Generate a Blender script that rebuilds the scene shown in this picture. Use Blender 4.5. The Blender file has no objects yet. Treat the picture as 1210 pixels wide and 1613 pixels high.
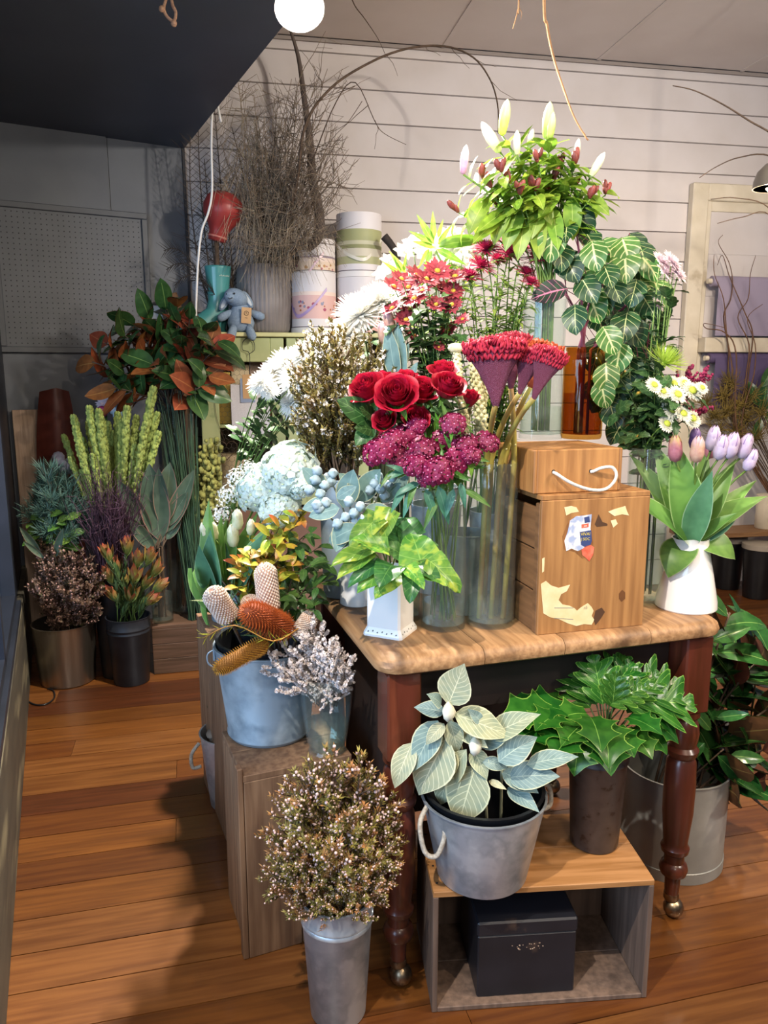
import bpy, bmesh, math, random
from mathutils import Vector, Matrix, Euler, noise
random.seed(7)
R = random.Random(11)
rad = math.radians
SC = bpy.context.scene
COL = SC.collection

# ------------------------------------------------------------------ camera
FPX, CAMH, PITCH = 1212.0, 1.41, rad(10.5)
cam_d = bpy.data.cameras.new('camera')
cam = bpy.data.objects.new('camera', cam_d); COL.objects.link(cam)
cam_d.sensor_fit = 'VERTICAL'; cam_d.sensor_height = 24.0
cam_d.lens = 24.0 * FPX / 1613.0
cam_d.clip_start = 0.05
cam.location = (0, 0, CAMH); cam.rotation_euler = (math.pi/2 - PITCH, 0, 0)
SC.camera = cam

# ------------------------------------------------------------------ light
SC.view_settings.view_transform = 'Standard'
SC.view_settings.look = 'None'
SC.view_settings.gamma = 1.0
SC.view_settings.use_curve_mapping = False
SC.view_settings.exposure = 0.32
w = bpy.data.worlds.new('world'); SC.world = w; w.use_nodes = True
w.node_tree.nodes['Background'].inputs[0].default_value = (0.55, 0.68, 1.0, 1)
w.node_tree.nodes['Background'].inputs[1].default_value = 0.10

def lamp(name, loc, target, power, color, size=0.03, spot=None, blend=0.6):
    L = bpy.data.lights.new(name, 'SPOT' if spot else 'POINT')
    L.energy = power; L.color = color; L.shadow_soft_size = size
    if spot: L.spot_size = rad(spot); L.spot_blend = blend
    o = bpy.data.objects.new(name, L); COL.objects.link(o); o.location = loc
    if target is not None:
        o.rotation_euler = (Vector(target) - Vector(loc)).to_track_quat('-Z', 'Y').to_euler()
    o['kind'] = 'helper'
    return o
WARM = (1.0, 0.80, 0.58); WHITE = (1.0, 0.91, 0.80)
lamp('spot_lamp_key', (-0.55, 0.35, 2.70), (0.25, 1.78, 1.22), 215, WHITE, 0.02, 66, 0.7)
lamp('spot_lamp_cross', (1.15, 0.30, 2.80), (-0.35, 2.0, 0.25), 62, WARM, 0.02, 96, 0.6)
lamp('spot_lamp_right', (2.1, 1.2, 2.75), (1.1, 2.3, 0.2), 115, WARM, 0.03, 120, 0.7)
lamp('wall_fill_spot', (1.9, 1.7, 2.75), (0.55, 4.7, 2.55), 175, WHITE, 0.06, 95, 0.9)  # added unseen spot that brightens the back wall
lamp('ceiling_fill_light', (2.7, 0.6, 2.35), None, 110, WHITE, 0.15)  # added unseen point light, brightens the ceiling and wall
lamp('rear_point_light', (0.6, -1.2, 2.3), None, 50, WHITE, 0.2)  # unseen point light behind the camera
sw = bpy.data.lights.new('shop_window_daylight', 'AREA'); sw.energy = 110; sw.color = (0.50, 0.70, 1.0)
sw.shape = 'RECTANGLE'; sw.size = 2.4; sw.size_y = 1.8
swo = bpy.data.objects.new('shop_window_daylight', sw); COL.objects.link(swo)
swo.location = (-2.2, -0.6, 1.5); swo['kind'] = 'helper'
swo.rotation_euler = (Vector((0, 2.0, 0.9)) - swo.location).to_track_quat('-Z', 'Y').to_euler()

# ------------------------------------------------------------------ helpers: pixels of the photograph to places in the room
def ray(u, v):
    x = (u - 605.0) / FPX; y = (806.5 - v) / FPX
    return Vector((x, math.cos(PITCH) + y*math.sin(PITCH), -math.sin(PITCH) + y*math.cos(PITCH)))
def P(u, v, Y):
    d = ray(u, v); t = Y / d.y
    return Vector((d.x*t, Y, CAMH + d.z*t))
def G(u, v, z=0.0):
    d = ray(u, v); t = (z - CAMH) / d.z
    return Vector((d.x*t, d.y*t, z))
def mpp(Y): return Y / FPX * 1.0          # metres per pixel at about that distance

# ------------------------------------------------------------------ helpers: objects
W = {}
def tag(o, label=None, cat=None, group=None, kind=None):
    if label: o['label'] = label
    if cat: o['category'] = cat
    if group: o['group'] = group
    if kind: o['kind'] = kind
    return o
def thing(name, label, cat, loc, group=None, rotz=0.0):
    o = bpy.data.objects.new(name, None); COL.objects.link(o)
    o.empty_display_size = 0.05
    M = Matrix.Translation(Vector(loc)) @ Matrix.Rotation(rotz, 4, 'Z')
    o.matrix_world = M; W[o.name] = M
    return tag(o, label, cat, group)
def part(name, me, parent=None, M=None, label=None, kind=None):
    """one mesh object; M is its WORLD matrix"""
    M = M if M is not None else Matrix.Identity(4)
    o = bpy.data.objects.new(name, me); COL.objects.link(o)
    if parent is not None:
        o.parent = parent
        o.matrix_local = W[parent.name].inverted() @ M
    else:
        o.matrix_world = M
    W[o.name] = M
    if label: o['label'] = label
    if kind: o['kind'] = kind
    return o
def loc(x, y=None, z=None):
    return Matrix.Translation(Vector(x) if y is None else Vector((x, y, z)))
def frame(o, zdir, ydir=None, roll=0.0, s=1.0):
    """matrix at o: local Z (length of a leaf / stem) along zdir, local Y (upper side) near ydir"""
    z = Vector(zdir).normalized()
    y = Vector(ydir) if ydir is not None else Vector((0, 0, 1))
    y = y - z*y.dot(z)
    if y.length < 1e-4: y = z.orthogonal()
    y.normalize(); x = y.cross(z)
    M = Matrix((x, y, z)).transposed().to_4x4()
    M = Matrix.Translation(Vector(o)) @ M
    if roll: M = M @ Matrix.Rotation(roll, 4, 'Z')
    if s != 1.0:
        M = M @ (Matrix.Scale(s, 4) if not isinstance(s, tuple) else Matrix.Diagonal((*s, 1)))
    return M

# ------------------------------------------------------------------ helpers: meshes
class MB:
    def __init__(s): s.v = []; s.f = []; s.m = []; s.uv = {}; s.mi = 0
    def add(s, vs, fs, uvs=None):
        b = len(s.v); s.v += [tuple(v) for v in vs]
        for f in fs:
            s.f.append(tuple(b+i for i in f)); s.m.append(s.mi)
        if uvs:
            for i, t in enumerate(uvs): s.uv[b+i] = t
        return s
    def box(s, x0, x1, y0, y1, z0, z1, M=None):
        vs = [Vector((x, y, z)) for z in (z0, z1) for y in (y0, y1) for x in (x0, x1)]
        if M: vs = [M @ v for v in vs]
        return s.add(vs, [(0,2,3,1),(4,5,7,6),(0,1,5,4),(2,6,7,3),(0,4,6,2),(1,3,7,5)])
    def tube(s, pts, r0, r1=None, n=6, cap=True, rs=None):
        pts = [Vector(p) for p in pts]; k = len(pts)
        r1 = r0 if r1 is None else r1
        rings = []; prev = None
        for i, p in enumerate(pts):
            t = (pts[min(i+1, k-1)] - pts[max(i-1, 0)])
            if t.length < 1e-9: t = Vector((0, 0, 1))
            t.normalize()
            if prev is None: x = t.orthogonal().normalized()
            else:
                x = prev - t*prev.dot(t)
                x = x.normalized() if x.length > 1e-6 else t.orthogonal().normalized()
            prev = x; y = t.cross(x)
            r = rs[i] if rs else r0 + (r1-r0)*i/max(1, k-1)
            rings.append([p + (x*math.cos(a) + y*math.sin(a))*r for a in [2*math.pi*j/n for j in range(n)]])
        vs = [q for r in rings for q in r]; fs = []
        for i in range(k-1):
            for j in range(n):
                a = i*n+j; b = i*n+(j+1) % n
                fs.append((a, b, b+n, a+n))
        if cap: fs.append(tuple(range(n-1, -1, -1))); fs.append(tuple((k-1)*n+j for j in range(n)))
        return s.add(vs, fs)
    def lathe(s, prof, n=40, M=None, close=False, sx=1.0, sy=1.0, wob=None):
        vs = []; fs = []; k = len(prof)
        for i, (r, z) in enumerate(prof):
            for j in range(n):
                a = 2*math.pi*j/n
                rr = r*(1 + (wob(a, i) if wob else 0))
                v = Vector((rr*math.cos(a)*sx, rr*math.sin(a)*sy, z)); vs.append(M @ v if M else v)
        kk = k if close else k-1
        for i in range(kk):
            for j in range(n):
                a = i*n+j; b = i*n+(j+1) % n; i2 = (i+1) % k
                fs.append((a, b, i2*n+(j+1) % n, i2*n+j))
        if not close:
            if prof[0][0] > 1e-6: fs.append(tuple(range(n-1, -1, -1)))
            if prof[-1][0] > 1e-6: fs.append(tuple((k-1)*n+j for j in range(n)))
        return s.add(vs, fs)
    def blob(s, c, r, n=6, m=4, M=None, sq=(1, 1, 1)):
        vs = [Vector((0, 0, -1))]; fs = []
        for i in range(1, m):
            t = math.pi*i/m
            for j in range(n):
                a = 2*math.pi*j/n; vs.append(Vector((math.sin(t)*math.cos(a), math.sin(t)*math.sin(a), -math.cos(t))))
        vs.append(Vector((0, 0, 1))); L = len(vs)-1
        for j in range(n): fs.append((0, 1+(j+1) % n, 1+j))
        for i in range(m-2):
            for j in range(n):
                a = 1+i*n+j; b = 1+i*n+(j+1) % n
                fs.append((a, b, b+n, a+n))
        for j in range(n): fs.append((1+(m-2)*n+j, 1+(m-2)*n+(j+1) % n, L))
        c = Vector(c)
        out = []
        for v in vs:
            q = Vector((v.x*sq[0]*r, v.y*sq[1]*r, v.z*sq[2]*r))
            out.append((M @ q if M else q) + c)
        return s.add(out, fs)
    def grid(s, fn, nu, nv, uv=True):
        vs = []; uvs = []
        for i in range(nv+1):
            for j in range(nu+1):
                u, v = j/nu, i/nv
                vs.append(fn(u, v)); uvs.append((u, v))
        fs = [(i*(nu+1)+j, i*(nu+1)+j+1, (i+1)*(nu+1)+j+1, (i+1)*(nu+1)+j) for i in range(nv) for j in range(nu)]
        return s.add(vs, fs, uvs if uv else None)
    def mesh(s, name, mats, smooth=True, bevel=0.0, segs=2):
        me = bpy.data.meshes.new(name)
        me.from_pydata(s.v, [], s.f)
        if not isinstance(mats, (list, tuple)): mats = [mats]
        for m in mats: me.materials.append(m)
        if len(mats) > 1: me.polygons.foreach_set('material_index', s.m)
        if s.uv:
            ul = me.uv_layers.new(name='UVMap')
            li = [0]*len(me.loops); me.loops.foreach_get('vertex_index', li)
            flat = []
            for i in li: flat += s.uv.get(i, (0, 0))
            ul.data.foreach_set('uv', flat)
        if bevel:
            bm = bmesh.new(); bm.from_mesh(me)
            bmesh.ops.recalc_face_normals(bm, faces=bm.faces)
            es = [e for e in bm.edges if len(e.link_faces) == 2 and e.calc_face_angle(0) > 0.5]
            bmesh.ops.bevel(bm, geom=es, offset=bevel, segments=segs, affect='EDGES', profile=0.5)
            bm.to_mesh(me); bm.free()
        if smooth:
            me.polygons.foreach_set('use_smooth', [True]*len(me.polygons))
            if smooth == 'auto':
                me.set_sharp_from_angle(angle=rad(38))
        me.update()
        return me
def boxmesh(name, x0, x1, y0, y1, z0, z1, mat, bevel=0.0):
    return MB().box(x0, x1, y0, y1, z0, z1).mesh(name, mat, smooth=False, bevel=bevel, segs=1)

# ------------------------------------------------------------------ helpers: materials
MATS = {}
def nodes_of(m):
    m.use_nodes = True
    nt = m.node_tree
    return nt, nt.nodes, nt.links, nt.nodes['Principled BSDF']
def srgb(c):
    if isinstance(c, str):
        c = c.lstrip('#'); c = tuple(int(c[i:i+2], 16)/255 for i in (0, 2, 4))
    return tuple(((x/12.92) if x <= 0.04045 else ((x+0.055)/1.055)**2.4) for x in c[:3]) + (1.0,)
def mixnode(N, L, fac, a, b, blend='MIX'):
    n = N.new('ShaderNodeMix'); n.data_type = 'RGBA'; n.blend_type = blend
    for sock, val in ((n.inputs[0], fac), (n.inputs[6], a), (n.inputs[7], b)):
        if isinstance(val, bpy.types.NodeSocket): L.new(val, sock)
        else: sock.default_value = val
    return n.outputs[2]
def ramp(N, L, fac, a, b):
    n = N.new('ShaderNodeMapRange'); L.new(fac, n.inputs[0])
    n.inputs[1].default_value = a; n.inputs[2].default_value = b
    return n.outputs[0]
def pmat(name, c1, c2=None, scale=20.0, rough=0.6, metal=0.0, bump=0.0, stretch=(1, 1, 1), detail=4.0,
         lo=0.35, hi=0.65, vary=0.0, c3=None, scale3=4.0, lo3=0.55, hi3=0.7, spec=0.5, trans=0.0, bscale=None, coat=0.0, rough2=None):
    if name in MATS: return MATS[name]
    m = bpy.data.materials.new(name); MATS[name] = m
    nt, N, L, B = nodes_of(m)
    c1 = srgb(c1); c2 = srgb(c2) if c2 else c1
    tc = N.new('ShaderNodeTexCoord'); mp = N.new('ShaderNodeMapping'); L.new(tc.outputs['Object'], mp.inputs[0])
    mp.inputs['Scale'].default_value = stretch
    oi = N.new('ShaderNodeObjectInfo')
    av = N.new('ShaderNodeVectorMath'); av.operation = 'MULTIPLY_ADD'
    rc = N.new('ShaderNodeCombineXYZ')
    for i in range(3): L.new(oi.outputs['Random'], rc.inputs[i])
    L.new(rc.outputs[0], av.inputs[0]); av.inputs[1].default_value = (17, 31, 13); L.new(mp.outputs[0], av.inputs[2])
    nz = N.new('ShaderNodeTexNoise'); nz.inputs['Scale'].default_value = scale; nz.inputs['Detail'].default_value = detail
    L.new(av.outputs[0], nz.inputs['Vector'])
    f = ramp(N, L, nz.outputs[0], lo, hi)
    col = mixnode(N, L, f, c1, c2)
    if c3:
        nz3 = N.new('ShaderNodeTexNoise'); nz3.inputs['Scale'].default_value = scale3; nz3.inputs['Detail'].default_value = 5
        L.new(av.outputs[0], nz3.inputs['Vector'])
        col = mixnode(N, L, ramp(N, L, nz3.outputs[0], lo3, hi3), col, srgb(c3))
    if vary:
        hs = N.new('ShaderNodeHueSaturation')
        r1 = N.new('ShaderNodeMapRange'); L.new(oi.outputs['Random'], r1.inputs[0])
        r1.inputs[3].default_value = 1-vary; r1.inputs[4].default_value = 1+vary
        L.new(r1.outputs[0], hs.inputs['Value']); L.new(col, hs.inputs['Color']); col = hs.outputs[0]
    L.new(col, B.inputs['Base Color'])
    B.inputs['Roughness'].default_value = rough; B.inputs['Metallic'].default_value = metal
    B.inputs['Specular IOR Level'].default_value = spec
    if coat: B.inputs['Coat Weight'].default_value = coat; B.inputs['Coat Roughness'].default_value = 0.1
    if rough2 is not None:
        mr = N.new('ShaderNodeMapRange'); L.new(nz.outputs[0], mr.inputs[0]); mr.inputs[1].default_value = lo; mr.inputs[2].default_value = hi
        mr.inputs[3].default_value = rough; mr.inputs[4].default_value = rough2; L.new(mr.outputs[0], B.inputs['Roughness'])
    if bump:
        bn = N.new('ShaderNodeBump'); bn.inputs['Strength'].default_value = bump; bn.inputs['Distance'].default_value = 0.004
        src = nz.outputs[0]
        if bscale:
            n2 = N.new('ShaderNodeTexNoise'); n2.inputs['Scale'].default_value = bscale; n2.inputs['Detail'].default_value = 3
            L.new(av.outputs[0], n2.inputs['Vector']); src = n2.outputs[0]
        L.new(src, bn.inputs['Height']); L.new(bn.outputs[0], B.inputs['Normal'])
    if trans:
        tr = N.new('ShaderNodeBsdfTranslucent'); L.new(col, tr.inputs[0])
        mx = N.new('ShaderNodeMixShader'); mx.inputs[0].default_value = trans
        L.new(B.outputs[0], mx.inputs[1]); L.new(tr.outputs[0], mx.inputs[2])
        L.new(mx.outputs[0], N['Material Output'].inputs[0])
    return m
def leafmat(name, base, dark=None, vein=None, rib=0.03, nv=0.0, vw=0.25, edge=None, ew=0.06, rough=0.4, trans=0.25, vary=0.15, huev=0.02, tip=None, tiplo=0.6, tiphi=1.0, spec=0.4, slope=0.9, lit_patch=None, bl=(0.5, 0.6)):
    """leaf colour in leaf coordinates: u across, v along; midrib, side veins, edge"""
    if name in MATS: return MATS[name]
    m = bpy.data.materials.new(name); MATS[name] = m
    nt, N, L, B = nodes_of(m)
    uvn = N.new('ShaderNodeUVMap'); sp = N.new('ShaderNodeSeparateXYZ'); L.new(uvn.outputs[0], sp.inputs[0])
    def math_(op, a, b=None, clamp=False):
        n = N.new('ShaderNodeMath'); n.operation = op; n.use_clamp = clamp
        for i, val in enumerate((a, b)):
            if val is None: continue
            if isinstance(val, bpy.types.NodeSocket): L.new(val, n.inputs[i])
            else: n.inputs[i].default_value = val
        return n.outputs[0]
    au = math_('ABSOLUTE', math_('SUBTRACT', sp.outputs[0], 0.5))
    tc = N.new('ShaderNodeTexCoord')
    oi = N.new('ShaderNodeObjectInfo')
    nz = N.new('ShaderNodeTexNoise'); nz.inputs['Scale'].default_value = 6
    nz.noise_dimensions = '4D'; L.new(math_('MULTIPLY', oi.outputs['Random'], 37.0), nz.inputs['W'])
    L.new(tc.outputs['Object'], nz.inputs['Vector'])
    col = mixnode(N, L, ramp(N, L, nz.outputs[0], 0.35, 0.65), srgb(base), srgb(dark or base))
    if lit_patch:
        nb = N.new('ShaderNodeTexNoise'); nb.inputs['Scale'].default_value = 4.5; nb.noise_dimensions = '4D'
        L.new(math_('MULTIPLY', oi.outputs['Random'], 91.0), nb.inputs['W']); L.new(tc.outputs['Object'], nb.inputs['Vector'])
        col = mixnode(N, L, ramp(N, L, nb.outputs[0], *bl), col, srgb(lit_patch))
    if tip:
        col = mixnode(N, L, ramp(N, L, sp.outputs[1], tiplo, tiphi), col, srgb(tip))
    if edge:
        col = mixnode(N, L, ramp(N, L, au, 0.5-ew-0.02, 0.5-ew), col, srgb(edge))
    if vein:
        f = ramp(N, L, au, rib, rib*0.4)
        if nv:
            ph = math_('MULTIPLY', math_('SUBTRACT', sp.outputs[1], math_('MULTIPLY', au, slope*0.5)), nv)
            fr = math_('ABSOLUTE', math_('SUBTRACT', math_('FRACT', ph), 0.5))
            f2 = math_('MULTIPLY', ramp(N, L, fr, vw, vw*0.35), 0.8)
            f = math_('MAXIMUM', f, f2)
        col = mixnode(N, L, math_('MINIMUM', f, 1.0, True), col, srgb(vein))
    hs = N.new('ShaderNodeHueSaturation')
    r1 = N.new('ShaderNodeMapRange'); L.new(oi.outputs['Random'], r1.inputs[0]); r1.inputs[3].default_value = 1-vary; r1.inputs[4].default_value = 1+vary
    L.new(r1.outputs[0], hs.inputs['Value'])
    r2 = N.new('ShaderNodeMapRange'); L.new(math_('FRACT', math_('MULTIPLY', oi.outputs['Random'], 7.31)), r2.inputs[0])
    r2.inputs[3].default_value = 0.5-huev; r2.inputs[4].default_value = 0.5+huev; L.new(r2.outputs[0], hs.inputs['Hue'])
    L.new(col, hs.inputs['Color']); col = hs.outputs[0]
    L.new(col, B.inputs['Base Color']); B.inputs['Roughness'].default_value = rough
    B.inputs['Specular IOR Level'].default_value = spec
    if trans:
        tr = N.new('ShaderNodeBsdfTranslucent'); L.new(col, tr.inputs[0])
        mx = N.new('ShaderNodeMixShader'); mx.inputs[0].default_value = trans
        L.new(B.outputs[0], mx.inputs[1]); L.new(tr.outputs[0], mx.inputs[2]); L.new(mx.outputs[0], N['Material Output'].inputs[0])
    return m
def glassmat(name, color=(1, 1, 1), rough=0.0, tint=0.0):
    """thin clear glass wall: mostly clear, with a fresnel shine"""
    if name in MATS: return MATS[name]
    m = bpy.data.materials.new(name); MATS[name] = m
    nt, N, L, B = nodes_of(m)
    g = N.new('ShaderNodeBsdfGlossy'); g.inputs['Roughness'].default_value = 0.03
    t = N.new('ShaderNodeBsdfTransparent'); t.inputs[0].default_value = (*color, 1)
    lw = N.new('ShaderNodeLayerWeight'); lw.inputs[0].default_value = 0.5
    pw = N.new('ShaderNodeMath'); pw.operation = 'POWER'; L.new(lw.outputs['Facing'], pw.inputs[0]); pw.inputs[1].default_value = 3.5
    mx = N.new('ShaderNodeMixShader')
    ad = N.new('ShaderNodeMath'); ad.operation = 'MULTIPLY_ADD'; L.new(pw.outputs[0], ad.inputs[0]); ad.inputs[1].default_value = 0.45; ad.inputs[2].default_value = 0.035
    L.new(ad.outputs[0], mx.inputs[0]); L.new(t.outputs[0], mx.inputs[1]); L.new(g.outputs[0], mx.inputs[2])
    out = mx.outputs[0]
    if tint:
        df = N.new('ShaderNodeBsdfDiffuse'); df.inputs[0].default_value = (0.75, 0.82, 0.80, 1)
        m2 = N.new('ShaderNodeMixShader'); m2.inputs[0].default_value = tint
        L.new(out, m2.inputs[1]); L.new(df.outputs[0], m2.inputs[2]); out = m2.outputs[0]
    L.new(out, N['Material Output'].inputs[0])
    return m
def woodmat(name, c1, c2, c3=None, ax=0, rough=0.55, scale=14, bump=0.25, vary=0.12, stain=None, coat=0.0, lo3=0.58, hi3=0.75):
    st = [7.0, 7.0, 7.0]; st[ax] = 0.45
    return pmat(name, c1, c2, scale=scale, rough=rough, bump=bump, stretch=tuple(st), detail=9, lo=0.36, hi=0.64, vary=vary,
                c3=c3, scale3=2.2, lo3=lo3, hi3=hi3, coat=coat)
# ================================================================== the setting
CEIL, SOFF = 3.16, 2.57
M_floor = [woodmat('floor_wood_%d' % i, a, b, c, ax=0, rough=0.36, scale=9, bump=0.12, vary=0.22, coat=0.2) for i, (a, b, c) in enumerate((
    ('#623816', '#512b11', '#3c1e0c'), ('#6b4019', '#583213', '#452610'), ('#4c2712', '#3e200e', '#2e160a'), ('#774b24', '#613919', '#4c2b13')))]
M_dark = pmat('dark_void', '#17120f', rough=0.9)
FA = rad(14.0)
FE = Vector((math.cos(FA), math.sin(FA), 0)); FN = Vector((-math.sin(FA), math.cos(FA), 0))
def struct(name, me, M=None, parent=None):
    o = part(name, me, parent, M)
    if parent is None: o['kind'] = 'structure'
    return o
floor = struct('floor', boxmesh('floor', -3.2, 4.4, -0.6, 6.4, -0.10, -0.016, M_dark), Matrix.Rotation(FA, 4, 'Z'))
rw = 0.128; j = 0
y = 0.35
while y < 5.9:
    x = -2.9 + R.uniform(-0.9, 0.0)
    while x < 3.9:
        ln = R.uniform(2.0, 3.6)
        x1 = min(x+ln, 4.0)
        me = boxmesh('floor_board', -ln/2, (x1-x)-ln/2, -rw/2+0.0013, rw/2-0.0013, -0.016, R.uniform(-0.0010, 0.0), R.choice(M_floor))
        part('floor_board', me, floor, Matrix.Rotation(FA, 4, 'Z') @ loc(x+ln/2, y, 0))
        x = x1 + 0.0015
    y += rw

# --- white boarded back wall
WA = math.atan2(0.1915, 1.0)
WB = Vector((-1.07, 4.40, 0)); WE = Vector((math.cos(WA), math.sin(WA), 0)); WN = Vector((math.sin(WA), -math.cos(WA), 0))
MW = loc(WB) @ Matrix.Rotation(WA, 4, 'Z')      # local x along the wall, -y into the room
M_wall = pmat('white_wall_paint', '#cdc5c2', '#c4bbb6', scale=3, rough=0.55, vary=0.03, bump=0.05, bscale=60)
M_ceil = pmat('ceiling_paint', '#d2c8c1', '#cabfb7', scale=2, rough=0.7, vary=0.02)
wall_back = struct('wall_back', boxmesh('wall_back', 0, 5.2, 0.02, 0.12, 0, CEIL, pmat('board_gap', '#8a807b', rough=.8)), MW)
z = 0.0; bh = 0.172
while z < CEIL - 0.01:
    z1 = min(z+bh, CEIL)
    me = MB()
    me.add([(0, 0.02, z), (5.2, 0.02, z), (5.2, 0.0, z+0.003), (0, 0.0, z+0.003), (5.2, 0.006, z1-0.003), (0, 0.006, z1-0.003), (0, 0.02, z1-0.001), (5.2, 0.02, z1-0.001)],
           [(0, 1, 2, 3), (3, 2, 4, 5), (5, 4, 7, 6)])
    part('wall_board', me.mesh('wall_board', M_wall, smooth=False), wall_back, MW)
    z = z1
# --- ceiling of sheets with cover strips
ceiling = struct('ceiling', boxmesh('ceiling', -3.0, 4.6, -0.8, 6.2, CEIL+0.012, CEIL+0.1, M_ceil))
for i in range(-1, 6):
    for k in range(0, 3):
        x0 = i*0.92 - 0.42; y0 = -0.02 - (k+1)*1.85
        me = boxmesh('ceiling_panel', x0+0.003, x0+0.917, y0+0.003, y0+1.847, CEIL, CEIL+0.012, M_ceil, bevel=0.002)
        part('ceiling_panel', me, ceiling, MW)
for i in range(0, 6):
    x0 = i*0.92 - 0.42
    part('cover_strip', boxmesh('cover_strip', x0-0.012, x0+0.012, -5.6, -0.02, CEIL-0.004, CEIL, M_ceil), ceiling, MW)
struct('trim_1', boxmesh('trim_1', 0, 5.2, -0.012, 0.0, CEIL-0.018, CEIL, pmat('trim_paint', '#8d827b', rough=0.6)), MW)

# --- the dark display bay at the side: lowered soffit, slate partition, window wall
M_slate = pmat('slate_paint', '#5a5f67', '#50555e', scale=3, rough=0.5, vary=0.03, bump=0.05, bscale=80)
M_soff = pmat('soffit_paint', '#465062', '#3e4758', scale=2, rough=0.5)
BE = Vector((-0.87, -0.491, 0)).normalized()           # along the partition, away from the white wall
BN = Vector((0.491, -0.87, 0)).normalized()            # out of the partition, into the room
c0 = WB + Vector((0, 0, 0))
m = MB()
ed = Vector((0.817, -1.69, 0)).normalized()
pts = [c0, c0 + ed*2.2, c0 + ed*2.2 + Vector((-2.2, 0, 0)), c0 + BE*1.7]
lo_ = [p + Vector((0, 0, SOFF)) for p in pts]; hi_ = [p + Vector((0, 0, CEIL-0.001)) for p in pts]
m.add(lo_ + hi_, [(3, 2, 1, 0), (0, 1, 5, 4), (1, 2, 6, 5), (2, 3, 7, 6), (3, 0, 4, 7)])
struct('ceiling_soffit', m.mesh('ceiling_soffit', M_soff, smooth=False))
MBay = Matrix((( -BE.x, -BN.x, 0, c0.x), (-BE.y, -BN.y, 0, c0.y), (0, 0, 1, 0), (0, 0, 0, 1)))   # local x towards the white wall (negative = into the bay), -y into the room
wall_bay = struct('wall_bay', boxmesh('wall_bay', -1.7, 0.0, 0.0, 0.08, 0, SOFF, M_slate), MBay)
part('wall_panel', boxmesh('wall_panel', -0.395, -0.002, -0.004, 0.0, 0, SOFF, M_slate), wall_bay, MBay)
part('wall_panel', boxmesh('wall_panel', -1.7, -0.405, -0.020, 0.0, 0, SOFF, M_slate), wall_bay, MBay)
part('corner_bead', boxmesh('corner_bead', -0.014, 0.0, -0.012, 0.0, 0, SOFF, pmat('bead', '#2e3036', rough=0.6)), wall_bay, MBay)
# window wall
LA = Vector((-1.898, 3.933, 0)); LE = Vector((0.39, -0.92, 0)).normalized(); LN = Vector((0.92, 0.39, 0)).normalized()
ML = Matrix(((LE.x, LN.x, 0, LA.x), (LE.y, LN.y, 0, LA.y), (0, 0, 1, 0), (0, 0, 0, 1)))   # local x towards the camera, +y into the room
M_navy = pmat('navy_frame_paint', '#272c38', '#20252f', scale=6, rough=0.45)
M_olive = pmat('worn_skirting', '#4c473b', '#3e3b32', scale=9, rough=0.6, stretch=(0.4, 2, 2), c3='#80785f', scale3=5, bump=0.1)
wl = MB().box(0, 3.6, -0.09, -0.01, 0, 0.42).box(0, 0.80, -0.09, -0.01, 0.42, SOFF).box(0.80, 3.6, -0.09, -0.01, 2.3, SOFF)
wall_left = struct('wall_left', wl.mesh('wall_left', M_navy, smooth=False), ML)
struct('baseboard_left', boxmesh('baseboard_left', 0.0, 3.6, -0.01, 0.018, 0, 0.40, M_olive, bevel=0.004), ML)
w1 = MB().box(0.80, 0.86, -0.09, 0.0, 0.42, 2.3).box(1.6, 1.66, -0.09, 0.0, 0.42, 2.3).box(0.86, 3.6, -0.09, 0.0, 0.42, 0.47).box(0.86, 3.6, -0.09, 0.0, 2.25, 2.3)
win = struct('window_1', w1.mesh('window_1', M_navy, smooth=False), ML)
part('pane', boxmesh('pane', 0.86, 1.6, -0.054, -0.05, 0.47, 2.25, glassmat('window_glass', (0.93, 0.96, 0.98))), win, ML)
part('pane', boxmesh('pane', 1.66, 3.6, -0.054, -0.05, 0.47, 2.25, glassmat('window_glass')), win, ML)
part('sill', boxmesh('sill', 0.80, 3.6, -0.01, 0.016, 0.40, 0.43, M_navy), win, ML)

# --- doorway in the back wall: cream casing, boarded infill, two bars with lilac paper
M_cream = pmat('cream_gloss_paint', '#d6cbb6', '#c9bda6', scale=8, rough=0.4, c3='#b4a68e', scale3=7, lo3=0.62, hi3=0.72)
def wall_x(u, v):                   # wall coordinate (x along, z) of a pixel
    d = ray(u, v); o = Vector((0, 0, CAMH))
    t = (WB - o).dot(WN) / d.dot(WN); p = o + d*t
    return (p - WB).dot(WE), p.z
cx, cz = wall_x(1086, 290)
door = tag(struct('door_1', boxmesh('door_1', cx+0.12, cx+1.1, -0.030, -0.012, 0, cz-0.14, M_wall), MW), kind='structure')
part('casing', boxmesh('casing', cx, cx+0.105, -0.055, 0.0, 0, cz, M_cream, bevel=0.006), door, MW)
part('casing', boxmesh('casing', cx+0.105, cx+1.2, -0.055, 0.0, cz-0.10, cz, M_cream, bevel=0.006), door, MW)
part('jamb', boxmesh('jamb', cx+0.105, cx+0.135, -0.045, 0.0, 0, cz-0.10, M_cream, bevel=0.004), door, MW)
part('stop', boxmesh('stop', cx+0.135, cx+1.2, -0.04, -0.0, cz-0.16, cz-0.10, M_cream, bevel=0.004), door, MW)
for k in range(3):
    zz = cz-0.16-0.001; 
    part('infill_board', boxmesh('infill_board', cx+0.135, cx+1.2, -0.034, -0.030, zz-(k+1)*0.25+0.003, zz-k*0.25, M_wall), door, MW)
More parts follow.
